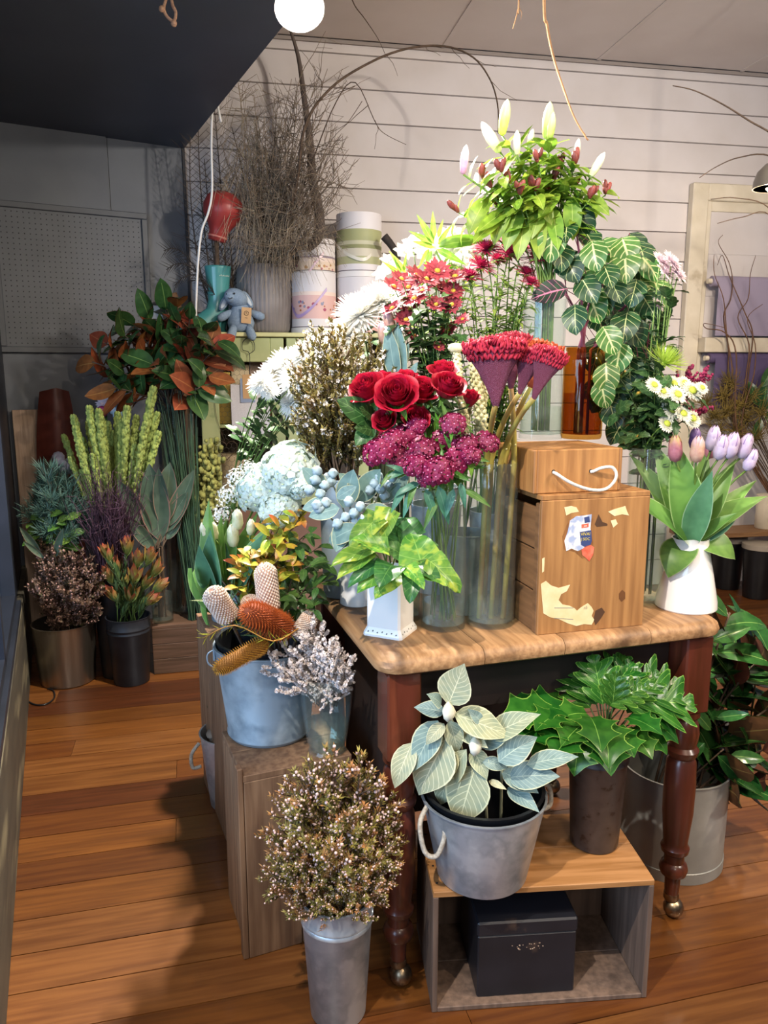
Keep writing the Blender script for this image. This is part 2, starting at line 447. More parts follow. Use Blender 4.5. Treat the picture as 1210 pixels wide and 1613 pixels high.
def paper(u0, v0, u1, v1, c, label, barlab):
    (xa, za), (xb, zb) = wall_x(u0, v0), wall_x(u1, v1)
    M = pmat('paper_'+c[1:], c, rough=0.55)
    t = thing('paper_roll', label, 'paper roll', MW @ Vector((xa+0.4, -0.10, za)), 'paper rolls across the doorway')
    m = MB().tube([(xa-0.03, -0.10, za-0.03), (xa+1.0, -0.10, za-0.03)], 0.032, n=16)
    part('roll', m.mesh('roll', M, smooth='auto'), t, MW)
    m = MB().tube([(xa-0.055, -0.10, za-0.03), (xa-0.03, -0.10, za-0.03)], 0.016, n=10)
    part('roller_bar', m.mesh('roller_bar', M_cream, smooth='auto'), t, MW)
    m = MB().grid(lambda a, b: (xa + a*0.95, -0.134 - 0.006*math.sin(a*9)*(1-b), zb + (za-0.03-zb)*b), 12, 4)
    part('sheet', m.mesh('sheet', M), t, MW)
    part('tear_bar', boxmesh('tear_bar', xa-0.055, xa+1.0, -0.125, -0.03, zb-0.10, zb-0.01, M_cream, bevel=0.004), t, MW)
paper(1113, 438, 1210, 531, '#94899c', 'pale lilac paper hanging from the upper bar across the doorway', '')
paper(1108, 557, 1210, 640, '#554869', 'deep violet paper hanging from the lower bar across the doorway', '')

# ================================================================== furniture
TA = Vector((-0.007, 1.495, 0)); TR = math.atan2(1.758-1.495, 0.826+0.007); TW = 0.873; TD = 0.74; TH = 0.82
MT = loc(TA) @ Matrix.Rotation(TR, 4, 'Z')
M_top = woodmat('table_top_wood', '#a8825a', '#876341', '#5a4029', ax=1, rough=0.55, scale=12, bump=0.35, lo3=.5, hi3=.7)
M_leg = pmat('mahogany', '#5a2a1d', '#43200f', scale=12, rough=0.3, stretch=(3, 3, 0.3), c3='#7a3f2a', scale3=6, coat=0.2)
M_apron = pmat('dark_apron', '#2a1d18', '#201613', scale=10, rough=0.6)
M_brass = pmat('aged_brass', '#a8957a', '#6f6250', scale=40, rough=0.35, metal=1.0)
table = thing('table', 'old timber work table with scrubbed plank top and turned mahogany legs', 'table', MT @ Vector((TW/2, TD/2, 0)))
cuts = [0.0, 0.235, 0.43, 0.655, TW]
for i in range(4):
    a, b = cuts[i]+(0.0007 if i else 0), cuts[i+1]-(0.0007 if i < 3 else 0)
    m = MB()
    rr = 0.05; prof = []
    def corner(cx_, cy_, a0):
        return [(cx_+rr*math.cos(a0+t*math.pi/8), cy_+rr*math.sin(a0+t*math.pi/8)) for t in range(5)]
    poly = []
    poly += corner(a+rr, rr, math.pi) if i == 0 else [(a, 0)]
    poly += corner(b-rr, rr, 1.5*math.pi) if i == 3 else [(b, 0)]
    poly += [(b, TD), (a, TD)]
    n = len(poly); cxm = sum(p[0] for p in poly)/n
    # bullnose front edge: stacked outlines
    lay = []
    for (ins, zz) in ((0.012, TH-0.040), (0.003, TH-0.034), (0.0, TH-0.022), (0.003, TH-0.010), (0.012, TH-0.002), (0.022, TH)):
        ring = []
        for (px, py) in poly:
            x_ = px + (ins if (i == 0 and px < a+rr) else 0) - (ins if (i == 3 and px > b-rr) else 0)
            y_ = py + (ins if py < 0.051 else 0)
            ring.append((x_, y_, zz))
        lay.append(ring)
    vs = [q for r_ in lay for q in r_]; fs = [tuple(range(n-1, -1, -1)), tuple(5*n+k for k in range(n))]
    for q in range(5):
        for k in range(n): fs.append((q*n+k, q*n+(k+1) % n, (q+1)*n+(k+1) % n, (q+1)*n+k))
    m.add(vs, fs)
    part('top_plank', m.mesh('top_plank', M_top, smooth='auto'), table, MT)
for nm, (a, b, c, d) in (('apron', (0.10, TW-0.10, 0.085, 0.105)), ('apron', (0.085, 0.105, 0.10, TD-0.10)), ('apron', (TW-0.105, TW-0.085, 0.10, TD-0.10)), ('apron', (0.10, TW-0.10, TD-0.105, TD-0.085))):
    part(nm, boxmesh(nm, a, b, c, d, TH-0.17, TH-0.041, M_apron), table, MT)
part('back_panel', boxmesh('back_panel', 0.10, TW-0.16, TD-0.12, TD-0.11, 0.06, TH-0.17, M_apron), table, MT)  # added dark sheet, stops light and keeps the space under the table black
part('light_block_side', boxmesh('light_block_side', 0.085, 0.095, 0.12, TD-0.12, 0.06, TH-0.17, M_apron), table, MT)  # second added dark sheet, blocks light from the side
LEGP = [(0.030, 0.10), (0.030, 0.26), (0.024, 0.275), (0.024, 0.285), (0.028, 0.29), (0.036, 0.30), (0.036, 0.31), (0.028, 0.318), (0.030, 0.325), (0.034, 0.345),
        (0.040, 0.40), (0.041, 0.43), (0.036, 0.455), (0.028, 0.465), (0.034, 0.475), (0.034, 0.485), (0.028, 0.495), (0.028, 0.505), (0.036, 0.515), (0.036, 0.53)]
LEGP = [(0.017, 0.060), (0.019, 0.085), (0.020, 0.118), (0.032, 0.126), (0.036, 0.140), (0.032, 0.154), (0.025, 0.160), (0.025, 0.182), (0.034, 0.190), (0.036, 0.202), (0.030, 0.212),
        (0.031, 0.225), (0.038, 0.30), (0.039, 0.38), (0.036, 0.44), (0.030, 0.452), (0.038, 0.462), (0.040, 0.474), (0.032, 0.484), (0.034, 0.492), (0.038, 0.52), (0.034, 0.545), (0.028, 0.556), (0.036, 0.566), (0.036, 0.580)]
mleg = MB().lathe(LEGP, 24).mesh('leg', M_leg, smooth='auto')
mblk = boxmesh('leg_block', -0.038, 0.038, -0.038, 0.038, 0.58, TH-0.041, M_leg, bevel=0.004)
mcas = MB().blob((0, 0, 0.026), 0.026, 16, 10).mesh('caster', M_brass)
mcap = MB().lathe([(0.017, 0.048), (0.020, 0.054), (0.019, 0.068)], 16).mesh('caster_cup', M_brass, smooth='auto')
for (a, b) in ((0.060, 0.058), (TW-0.060, 0.058), (0.06, TD-0.058), (TW-0.06, TD-0.058)):
    M = MT @ loc(a, b, 0)
    l = part('leg', mleg, table, M)
    part('leg_block', mblk, l, M); part('caster', mcas, l, M @ loc(0.006, -0.004, 0)); part('caster_cup', mcap, l, M)

# --- crates
M_crA = woodmat('crate_wood_grey', '#8a6a4e', '#6b4d36', '#4c3526', ax=2, rough=0.7, scale=9)
M_crB = woodmat('crate_wood_honey', '#a37446', '#835729', '#5d3c20', ax=0, rough=0.6, scale=9)
M_crD = woodmat('crate_wood_shade', '#6f5a4c', '#57463b', '#43352c', ax=2, rough=0.7, scale=9)  # shade painted into the wood colour of sides, back and bottom
M_crC = woodmat('crate_wood_dark', '#5e4434', '#46311f', '#33241a', ax=0, rough=0.7, scale=9)
def planks_box(t, M, w_, d_, h_, th, mat, nside=3, nfront=2, ntop=2, gap=0.002, top=True, front=True, vertical=True):
    """a crate standing on the ground: vertical or horizontal boards as parts; local x width, y depth, z up, front at y=0"""
    def bd(nm, a, b, c, d, e, f): part(nm, boxmesh(nm, a, b, c, d, e, f, mat, bevel=0.0015), t, M)
    if vertical:
        for i in range(nfront):
            if front: bd('front_board', w_*i/nfront+gap/2, w_*(i+1)/nfront-gap/2, 0, th, 0, h_-th)
            bd('back_board', w_*i/nfront+gap/2, w_*(i+1)/nfront-gap/2, d_-th, d_, 0, h_-th)
        for i in range(nside):
            y0, y1 = th+(d_-2*th)*i/nside+gap/2, th+(d_-2*th)*(i+1)/nside-gap/2
            bd('side_board', 0, th, y0, y1, 0, h_-th); bd('side_board', w_-th, w_, y0, y1, 0, h_-th)
    else:
        for i in range(nfront):
            z0, z1 = (h_-th)*i/nfront+gap/2, (h_-th)*(i+1)/nfront-gap/2
            bd('front_board', 0, w_, 0, th, z0, z1); bd('back_board', 0, w_, d_-th, d_, z0, z1)
            bd('side_board', 0, th, th, d_-th, z0, z1); bd('side_board', w_-th, w_, th, d_-th, z0, z1)
    if top:
        for i in range(ntop):
            bd('top_board', 0, w_, d_*i/ntop+gap/2, d_*(i+1)/ntop-gap/2, h_-th, h_)
# standing crate beside the table
ca = G(383, 1224, 0.48); cb = G(495, 1201, 0.48); ang = math.atan2(cb.y-ca.y, cb.x-ca.x)
MC1 = loc(ca.x, ca.y, 0) @ Matrix.Rotation(ang, 4, 'Z')
t = thing('wooden_crate', 'upended brown timber crate under the banksia bucket beside the table', 'crate', MC1 @ Vector((0.14, 0.15, 0)))
planks_box(t, MC1, 0.27, 0.25, 0.48, 0.016, M_crA, nside=2, nfront=2, ntop=2)
part('edge_batten', boxmesh('edge_batten', -0.014, 0.0, 0.0, 0.028, 0, 0.50, M_crA, bevel=0.002), t, MC1)
# taller crate behind it
cc = MC1 @ Vector((0.045, 0.262, 0))
MC2 = loc(cc.x, cc.y, 0) @ Matrix.Rotation(ang, 4, 'Z')
HC2 = P(345, 1066, cc.y+0.03).z
t = thing('wooden_crate', 'taller dark timber crate behind the banksia bucket, carrying the white tulips', 'crate', MC2 @ Vector((0.08, 0.3, 0)))
planks_box(t, MC2, 0.16, 0.62, HC2, 0.018, M_crA, nside=3, nfront=3, ntop=3)
# crate lying on its side under the table: open to the front
sa = G(683, 1406, 0.30); sb = G(1032, 1386, 0.30); ang2 = math.atan2(sb.y-sa.y, sb.x-sa.x)
SWd = (sb-sa).length; SD = 0.27
MC3 = loc(sa.x, sa.y, 0) @ Matrix.Rotation(ang2, 4, 'Z')
t = thing('open_crate', 'honey timber crate lying on its side under the table, open to the front', 'crate', MC3 @ Vector((SWd/2, 0.14, 0)))
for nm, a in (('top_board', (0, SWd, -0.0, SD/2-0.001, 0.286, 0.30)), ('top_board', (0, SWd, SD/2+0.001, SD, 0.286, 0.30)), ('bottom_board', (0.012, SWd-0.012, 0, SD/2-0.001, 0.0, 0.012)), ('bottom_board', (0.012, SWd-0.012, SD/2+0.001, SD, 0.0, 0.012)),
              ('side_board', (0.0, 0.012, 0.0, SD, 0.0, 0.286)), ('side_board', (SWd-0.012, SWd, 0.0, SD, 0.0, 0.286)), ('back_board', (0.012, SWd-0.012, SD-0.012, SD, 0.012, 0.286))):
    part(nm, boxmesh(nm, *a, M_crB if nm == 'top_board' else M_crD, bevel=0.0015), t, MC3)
for k in range(4):
    part('nail', MB().lathe([(0.0, 0.0012), (0.003, 0.0)], 6).mesh('nail', M_dark), t, MC3 @ loc(0.012+0.0, 0.03+0.06*k, 0.3005))
# black tin box inside
M_blk = pmat('black_worn_tin', '#1d1e24', '#15161b', scale=8, rough=0.42, c3='#4a3a30', scale3=9, lo3=0.66, hi3=0.72)
ba = G(752, 1603, 0.012); bb = G(929, 1585, 0.012); bang = math.atan2(bb.y-ba.y, bb.x-ba.x)
bw = min((bb-ba).length, 0.25)
MBX = MC3 @ loc(0.105, 0.02, 0.0125)
t = thing('tin_box', 'black worn tin box with chipped paint, standing inside the open crate', 'box', MBX @ Vector((0.11, 0.1, 0)))
part('body', boxmesh('body', 0, 0.225, 0, 0.20, 0, 0.155, M_blk, bevel=0.003), t, MBX)
part('lid', boxmesh('lid', -0.002, 0.227, -0.002, 0.202, 0.155, 0.19, M_blk, bevel=0.004), t, MBX)
m = MB(); rr_ = random.Random(3)
for k in range(22):
    x_, z_ = 0.07+rr_.random()*0.08, 0.115+rr_.random()*0.015; s_ = rr_.uniform(0.0008, 0.0035)
    m.add([(x_, -0.0004, z_), (x_+s_, -0.0004, z_+s_*rr_.uniform(-.4, .4)), (x_+s_*0.8, -0.0004, z_+s_), (x_-s_*0.3, -0.0004, z_+s_*0.7)], [(0, 1, 2, 3)])
part('paint_chips', m.mesh('paint_chips', pmat('chip', '#b59a80', rough=0.8)), t, MBX, kind='stuff')
# crate at the back of the bay
MC4 = loc(G(250, 1062, 0)) @ Matrix.Rotation(rad(14), 4, 'Z')
t = thing('low_crate', 'low dark plank crate under the glass vases in the slate bay', 'crate', MC4 @ Vector((0.1, 0.15, 0)))
planks_box(t, MC4 @ loc(-0.02, 0, 0), 0.27, 0.34, 0.235, 0.015, M_crC, nfront=3, ntop=2, vertical=False)

# old tea box and shallow rope-handled crate on the table
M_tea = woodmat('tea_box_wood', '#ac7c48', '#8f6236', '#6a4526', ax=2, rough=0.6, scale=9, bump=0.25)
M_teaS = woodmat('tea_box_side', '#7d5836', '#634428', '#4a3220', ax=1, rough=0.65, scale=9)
M_paper = pmat('torn_paper', '#e0cfa3', '#d5c08d', scale=30, rough=0.8)
ta = G(846, 1001, TH); tb = G(1012, 985, TH); tang = math.atan2(tb.y-ta.y, tb.x-ta.x)
tw = (tb-ta).length; tl = G(808, 975, TH); tdp = 0.22
th_ = P(1023, 773, tb.y).z - TH
MX = loc(ta) @ Matrix.Rotation(tang, 4, 'Z')
tea = thing('tea_box', 'old plywood tea box with torn paper labels standing on the table', 'box', MX @ Vector((tw/2, tdp/2, 0)))
part('front_panel', boxmesh('front_panel', 0, tw, 0, 0.010, 0, th_-0.012, M_tea, bevel=0.0015), tea, MX)
part('back_panel', boxmesh('back_panel', 0, tw, tdp-0.01, tdp, 0, th_-0.012, M_tea, bevel=0.0015), tea, MX)
for k in range(3):
    h3 = (th_-0.03)/3
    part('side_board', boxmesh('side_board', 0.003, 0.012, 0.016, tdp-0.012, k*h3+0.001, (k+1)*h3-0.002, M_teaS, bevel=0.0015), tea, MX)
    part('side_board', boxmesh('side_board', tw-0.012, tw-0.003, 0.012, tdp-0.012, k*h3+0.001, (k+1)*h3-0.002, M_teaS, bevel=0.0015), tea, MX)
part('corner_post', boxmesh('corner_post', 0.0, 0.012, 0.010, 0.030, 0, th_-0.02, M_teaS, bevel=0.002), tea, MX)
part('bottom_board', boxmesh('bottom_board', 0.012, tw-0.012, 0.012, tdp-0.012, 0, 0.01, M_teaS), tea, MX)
for k in range(2):
    part('lid_board', boxmesh('lid_board', 0.0, tw, tdp*k/2+0.001, tdp*(k+1)/2-0.001, th_-0.012, th_, M_tea, bevel=0.0015), tea, MX)
def fp(u, v):                       # pixel -> coordinates on the tea box front
    d = ray(u, v); o = Vector((0, 0, CAMH)); nrm = MX.to_3x3() @ Vector((0, -1, 0))
    q = o + d*((MX.translation - o).dot(nrm)/d.dot(nrm)); q = MX.inverted() @ q
    return q.x, q.z
def patch(nm, pix, mat, off=0.0006, lab=None, par=tea):
    pts_ = [fp(*p) for p in pix]; n = len(pts_)
    vs = [(x_, -off, z_) for x_, z_ in pts_] + [(x_, 0.0, z_) for x_, z_ in pts_]
    fs = [tuple(range(n))] + [(k, n+k, n+(k+1) % n, (k+1) % n) for k in range(n)]
    return part(nm, MB().add(vs, fs).mesh(nm, mat, smooth=False), par, MX, label=lab)
patch('paper_label', [(852,920),(860,915),(868,922),(880,926),(898,921),(893,931),(884,936),(880,945),(886,952),(897,954),(905,958),(909,962),(915,957),(921,953),(926,950),(932,956),(935,962),(932,970),(936,976),(932,984),(920,983),(908,986),(895,982),(880,975),(866,972),(856,966)], M_paper, lab='torn cream paper label')
patch('paper_strip', [(854,880),(858,878),(857,900),(854,902)], M_paper)
patch('paper_scrap', [(889,799),(900,797),(908,799),(912,806),(900,808),(892,812)], M_paper)
patch('paper_scrap', [(958,806),(968,802),(985,797),(988,806),(991,812),(980,810),(968,813)], M_paper)
patch('paper_scrap', [(962,820),(970,818),(973,825),(966,831)], M_paper)
patch('bare_patch', [(893,826),(904,815),(916,811),(930,812),(935,818),(930,832),(934,855),(930,872),(918,880),(905,869),(888,865),(886,845)], woodmat('bare_wood', '#8e5f33', '#744a26', ax=2, bump=0.1), off=0.0004)
patch('printed_label', [(898,820),(908,813),(920,812),(932,810),(930,832),(932,852),(922,862),(910,868),(900,864),(892,868),(889,852),(894,838)], pmat('label_white', '#d9d6d2', '#9aa7c4', scale=45, rough=0.7, lo=0.45, hi=0.55), off=0.0009, lab='remains of a white, blue and red printed label')
patch('blue_print', [(913,838),(931,835),(932,852),(930,858),(922,862),(915,858)], pmat('label_blue', '#31406f', rough=0.7), off=0.0012)
patch('blue_print', [(920,815),(928,813),(929,822),(921,824)], pmat('label_blue', '#31406f', rough=0.7), off=0.0012)
patch('red_print', [(916,866),(922,860),(930,858),(936,862),(934,874),(928,884),(922,878),(917,874)], pmat('label_red', '#c0492f', '#d4755a', scale=60, rough=0.7), off=0.0012)
patch('red_print', [(916,826),(927,824),(927,830),(916,832)], pmat('label_red', '#c0492f', rough=0.7), off=0.0013)
def writing(body, u, v, hpx, mat, par, rot=0.0):
    cu = bpy.data.curves.new('lettering', 'FONT'); cu.body = body; cu.size = 1.0; cu.align_x = 'CENTER'; cu.align_y = 'CENTER'
    ob = bpy.data.objects.new('lettering', cu); COL.objects.link(ob)
    dg = bpy.context.evaluated_depsgraph_get(); me = bpy.data.meshes.new_from_object(ob.evaluated_get(dg))
    bpy.data.objects.remove(ob); me.name = 'lettering'
    me.materials.clear(); me.materials.append(mat)
    return me
x_, z_ = fp(921, 842); sz = 0.013
M_yel = pmat('print_yellow', '#d8c14a', rough=0.7); M_wh = pmat('print_white', '#e8e4da', rough=0.7); M_gr = pmat('print_grey', '#8f8a7c', rough=0.7)
def write(body, u, v, size, mat, par=tea, Mx=None, off=0.0016):
    x_, z_ = fp(u, v)
    part('lettering', writing(body, 0, 0, 0, mat, par), par, MX @ loc(x_, -off, z_) @ Matrix.Rotation(math.pi/2, 4, 'X') @ Matrix.Scale(size, 4))
write('VIVAI', 922, 841, 0.010, M_yel); write('J SOC', 922, 849, 0.009, M_yel); write('eet', 922, 828, 0.006, M_wh)
write('nS', 922, 957, 0.010, M_gr)
patch('label_frame', [(873,957),(903,957),(903,958),(873,958)], M_gr, off=0.0009); patch('label_frame', [(873,973),(903,975),(903,976),(873,974)], M_gr, off=0.0009)
patch('scorch_mark', [(937,826),(943,810),(949,822),(957,825),(957,828),(940,830)], pmat('scorch', '#4a2f1a', rough=0.7), off=0.0004)
patch('scorch_mark', [(938,962),(948,957),(953,964),(946,975),(938,985),(935,976)], pmat('scorch', '#4a2f1a', rough=0.7), off=0.0004)
patch('knot', [(975,935),(980,929),(985,933),(985,943),(979,948),(975,943)], pmat('knot', '#6b421f', '#55331a', rough=0.6), off=0.0004)
# shallow crate on top
ra = P(816, 775, ta.y+0.02); rb_ = P(981, 770, tb.y+0.02)
z0 = TH + th_
MR = MX @ loc(0.0-0.012, 0.02, th_+0.0005)
ra = MR.inverted() @ P(985, 740, (MR @ Vector((0.17, 0, 0))).y)
rw_ = max(0.15, ra.x); rh_ = P(900, 708, (MR @ Vector((0.1, 0, 0))).y).z - z0
rc = thing('rope_crate', 'shallow pine crate with white rope handle on top of the tea box', 'crate', MR @ Vector((rw_/2, 0.1, 0)))
part('front_board', boxmesh('front_board', 0.008, rw_-0.008, 0, 0.010, 0, rh_, M_tea, bevel=0.002), rc, MR)
part('back_board', boxmesh('back_board', 0.008, rw_-0.008, 0.19, 0.20, 0, rh_, M_tea, bevel=0.002), rc, MR)
part('side_board', boxmesh('side_board', 0, 0.008, 0, 0.20, 0, rh_, M_tea, bevel=0.002), rc, MR)
part('side_board', boxmesh('side_board', rw_-0.008, rw_, 0, 0.20, 0, rh_, M_tea, bevel=0.002), rc, MR)
part('top_board', boxmesh('top_board', 0.008, rw_-0.008, 0.01, 0.19, rh_-0.008, rh_-0.0005, M_tea, bevel=0.001), rc, MR)
def rp(u, v, out):
    o = Vector((0, 0, CAMH)); d = ray(u, v); nrm = MR.to_3x3() @ Vector((0, -1, 0)); q0 = MR @ Vector((0, -out, 0))
    return o + d*((q0 - o).dot(nrm)/d.dot(nrm))
M_ropeW = pmat('white_rope', '#e8e2d6', '#cfc6b6', scale=220, rough=0.8, stretch=(1, 1, 1), bump=0.3)
hp = [rp(872, 744, 0.0), rp(878, 747, 0.012), rp(893, 757, 0.02), rp(912, 766, 0.022), rp(935, 772, 0.022), rp(955, 770, 0.022), rp(968, 758, 0.022), rp(971, 746, 0.022), rp(964, 736, 0.02), rp(948, 737, 0.014), rp(936, 742, 0.006), rp(931, 743, 0.0)]
def smoothpts(pts, k=4):
    pts = [Vector(p) for p in pts]; out = []
    for i in range(len(pts)-1):
        p0, p1, p2, p3 = pts[max(i-1, 0)], pts[i], pts[i+1], pts[min(i+2, len(pts)-1)]
        for j in range(k):
            t_ = j/k
            out.append(0.5*((2*p1) + (p2-p0)*t_ + (2*p0-5*p1+4*p2-p3)*t_*t_ + (3*p1-p0-3*p2+p3)*t_**3))
    out.append(pts[-1]); return out
part('rope_handle', MB().tube(smoothpts(hp), 0.0036, n=8).mesh('rope_handle', M_ropeW), rc)
for u, v in ((872, 743), (931, 742)):
    part('hole', MB().lathe([(0.0045, -0.0004), (0.0045, 0.0002)], 10).mesh('hole', M_dark), rc, loc(rp(u, v, 0.0003)) @ Matrix.Rotation(tang, 4, 'Z') @ Matrix.Rotation(math.pi/2, 4, 'X'))
# ================================================================== plant library
def pf_ell(v): return math.sin(math.pi*min(max(v, 0), 1)**0.85)**0.75 if 0 < v < 1 else 0.0
def pf_pt(v): return (math.sin(math.pi*v**0.72)**1.05 if 0 < v < 1 else 0.0)
def pf_lance(v): return (math.sin(math.pi*v**0.6)**0.9 if 0 < v < 1 else 0.0)
def pf_obov(v): return (math.sin(math.pi*v**1.35)**0.7 if 0 < v < 1 else 0.0)
def pf_blade(v): return (0.55+0.45*math.sin(math.pi*min(1, v*0.9+0.1)))*(1-v**3.5)
def pf_heart(v): return (min(1.0, (v*9)**0.5)*(1-v**1.6)**0.62) if v < 1 else 0.0
def pf_tulip(v): return (0.55+0.6*math.sin(math.pi*v**0.8)**1.0)*(1-v**4) if v < 1 else 0.0
LEAVES = {}
def leaf(key, mat, wd=0.4, pf=pf_ell, bend=0.6, fold=0.15, wave=0.0, nw=2.5, nseg=7, nac=4, back=None, twist=0.0, curl=0.0):
    """leaf of length 1 along local Z, upper face +Y"""
    if key in LEAVES: return LEAVES[key]
    m = MB()
    def fn(u, v, off=0.0):
        s = (u-0.5)*2; w2 = wd/2*max(pf(v), 0.004)
        th = bend*v
        z = (math.sin(th)/bend if abs(bend) > 1e-3 else v); y = (-(1-math.cos(th))/bend if abs(bend) > 1e-3 else 0)
        x = s*w2; yy = fold*abs(x) + wave*math.sin(nw*2*math.pi*v + (0 if s > 0 else 1.3))*abs(s)**2*wd*0.5 - curl*s*s*wd
        nx, nz = math.cos(th), -math.sin(th)
        if twist:
            a = twist*v; x, yy = x*math.cos(a)-yy*math.sin(a), x*math.sin(a)+yy*math.cos(a)
        yy += off
        return Vector((x, y + yy*math.cos(th), z + yy*math.sin(th)))
    m.grid(lambda u, v: fn(1-u, v), nac, nseg)
    mats = [mat]
    if back:
        m.mi = 1; m.grid(lambda u, v: fn(u, v, -0.006), nac, nseg); mats.append(back)
    LEAVES[key] = m.mesh(key.split('#')[0], mats)
    return LEAVES[key]
def put_leaf(t, me, b, tip, nrm=(0, -0.5, 1), w=1.0, name='leaf'):
    b = Vector(b); tip = Vector(tip); L = (tip-b).length
    return part(name, me, t, frame(b, tip-b, nrm, s=(L*w, L, L)))
def curve3(a, b, sag=0.0, side=None, n=6):
    a, b = Vector(a), Vector(b); out = []
    sd = Vector(side) if side is not None else Vector((0, 0, 0))
    for i in range(n+1):
        t_ = i/n; k = 4*t_*(1-t_)
        out.append(a.lerp(b, t_) + sd*k + Vector((0, 0, -sag*k)))
    return out
def bow(a, b, k=0.15, n=6):
    """stem that leaves the vase steeply and leans out to b"""
    a, b = Vector(a), Vector(b); c = Vector((a.x + (b.x-a.x)*0.3, a.y + (b.y-a.y)*0.3, a.z + (b.z-a.z)*(0.5+k)))
    return [a*(1-t_)**2 + c*2*t_*(1-t_) + b*t_*t_ for t_ in [i/n for i in range(n+1)]]
def stem(t, pts, r0, mat, r1=None, n=6, name='stem'):
    return part(name, MB().tube(pts, r0, r1 if r1 is not None else r0*0.7, n).mesh(name, mat), t)
def along(pts, f):
    n = len(pts)-1; x = f*n; i = min(int(x), n-1)
    return pts[i].lerp(pts[i+1], x-i), (pts[i+1]-pts[i]).normalized()
def rnd_dir(rg, up=0.0):
    a = rg.uniform(0, 2*math.pi); z = rg.uniform(-1, 1); r = math.sqrt(1-z*z)
    return Vector((r*math.cos(a), r*math.sin(a), z+up)).normalized()
def leafy(t, pts, me, n, f0, f1, L, rg, out=0.9, up=0.5, w=1.0, name='leaf', vary=0.3, face=None):
    """leaves spiralled along a stem"""
    mes = me if isinstance(me, (list, tuple)) else [me]
    for i in range(n):
        p, d = along(pts, f0 + (f1-f0)*(i+0.5)/n)
        a = i*2.4 + rg.uniform(-.4, .4)
        x = d.orthogonal().normalized(); y_ = d.cross(x)
        o = (x*math.cos(a) + y_*math.sin(a))
        dr = (o*out + d*up).normalized(); s = L*rg.uniform(1-vary, 1+vary)
        nr = d*1.0 - o*0.2
        if face is not None: nr = nr + Vector(face)
        part(name, rg.choice(mes), t, frame(p, dr, nr, s=(s*w, s, s)))

ORD = ['', 'second', 'third', 'fourth', 'fifth', 'sixth', 'seventh', 'eighth', 'ninth', 'tenth', 'eleventh', 'twelfth', 'thirteenth', 'fourteenth', 'fifteenth', 'sixteenth', 'seventeenth', 'eighteenth', 'nineteenth', 'twentieth']
def ordl(us, what):
    """place words for a row of look-alikes, by their column in the photograph"""
    k = sorted(range(len(us)), key=lambda i: us[i]); out = [None]*len(us)
    for r_, i in enumerate(k):
        out[i] = ('leftmost ' + what) if r_ == 0 else ('rightmost ' + what) if r_ == len(us)-1 else ('%s %s from the left' % (ORD[r_], what))
    return out
# ---- greens
L_mid = leafmat('leaf_mid', '#4f7a2c', '#3d6424', vein='#7fa34e', rib=0.02)
L_fresh = leafmat('leaf_fresh', '#8aa83a', '#6d9130', vein='#b7c96a', rib=0.025, trans=0.35)
L_dark = leafmat('leaf_dark', '#2c4a22', '#1f3a1a', vein='#4c6b36', rib=0.02, rough=0.35)
L_blue = leafmat('leaf_blue', '#5f7f78', '#4d6d6a', vein='#8aa39a', rib=0.015, rough=0.55, trans=0.1, edge='#8fa08a', ew=0.03)
M_stem = pmat('stem_green', '#6c8a3a', '#557530', scale=30, rough=0.5, trans=0.1)
M_stemD = pmat('stem_dark', '#3f5526', '#344720', scale=30, rough=0.5)
M_twig = pmat('twig_brown', '#5d4a3a', '#453527', scale=40, rough=0.8)

# ---- blossom meshes (unit size, local Z = outward)
FL = {}
def petal_cup(key, mat, span, r0, r1, zt, flare, point=0.3, nseg=5, nac=4, z0=0.0, curl=0.0):
    if key in FL: return FL[key]
    def fn(u, v):
        s = (u-0.5)*2; vv = v*(1-point*s*s*v)
        r = r0 + (r1-r0)*math.sin(vv*math.pi/2)**0.8 + flare*vv**4
        a = span*s*(math.sin(math.pi*(0.18+0.80*min(vv, .99)))**0.5)
        return Vector((r*math.cos(a), r*math.sin(a), z0 + zt*vv - curl*vv**5))
    FL[key] = MB().grid(fn, nac, nseg).mesh(key.split('#')[0], mat)
    return FL[key]
def ray_bloom(key, mat, n=24, layers=2, R_=1.0, inner=0.15, wid=0.16, lift=(0.15, 0.5), notch=True, z=0.0, seed=1, curl=0.0, disc=True):
    if key in FL: return FL[key]
    rg = random.Random(seed); m = MB()
    for l in range(layers):
        f = l/max(1, layers-1) if layers > 1 else 0
        el = lift[0] + (lift[1]-lift[0])*f; rr = R_*(1-0.45*f)
        nn = max(5, int(n*(1-0.25*f)))
        for i in range(nn):
            a = 2*math.pi*(i + 0.5*l + rg.uniform(-.25, .25))/nn
            c, s = math.cos(a), math.sin(a); e = el + rg.uniform(-.1, .1); ww = wid*rr*rg.uniform(.85, 1.15); L_ = rr*rg.uniform(.88, 1.08)
            def pt(q, x):
                r_ = inner + (L_-inner)*q*math.cos(e); h = (L_-inner)*q*math.sin(e) + curl*q*q
                return Vector((c*r_ - s*x, s*r_ + c*x, z + h + f*0.05))
            m.add([pt(0, -ww*.3), pt(0, ww*.3), pt(.6, -ww*.5)+Vector((0, 0, .03)), pt(.6, ww*.5)+Vector((0, 0, .03)), pt(1, 0)], [(0, 1, 3, 2), (2, 3, 4)])
    if disc: m.lathe([(0.001, z-0.12), (inner*1.3, z-0.04), (inner*1.1, z+0.02), (0.001, z+0.06)], 10)
    FL[key] = m.mesh('bloom', mat)
    return FL[key]
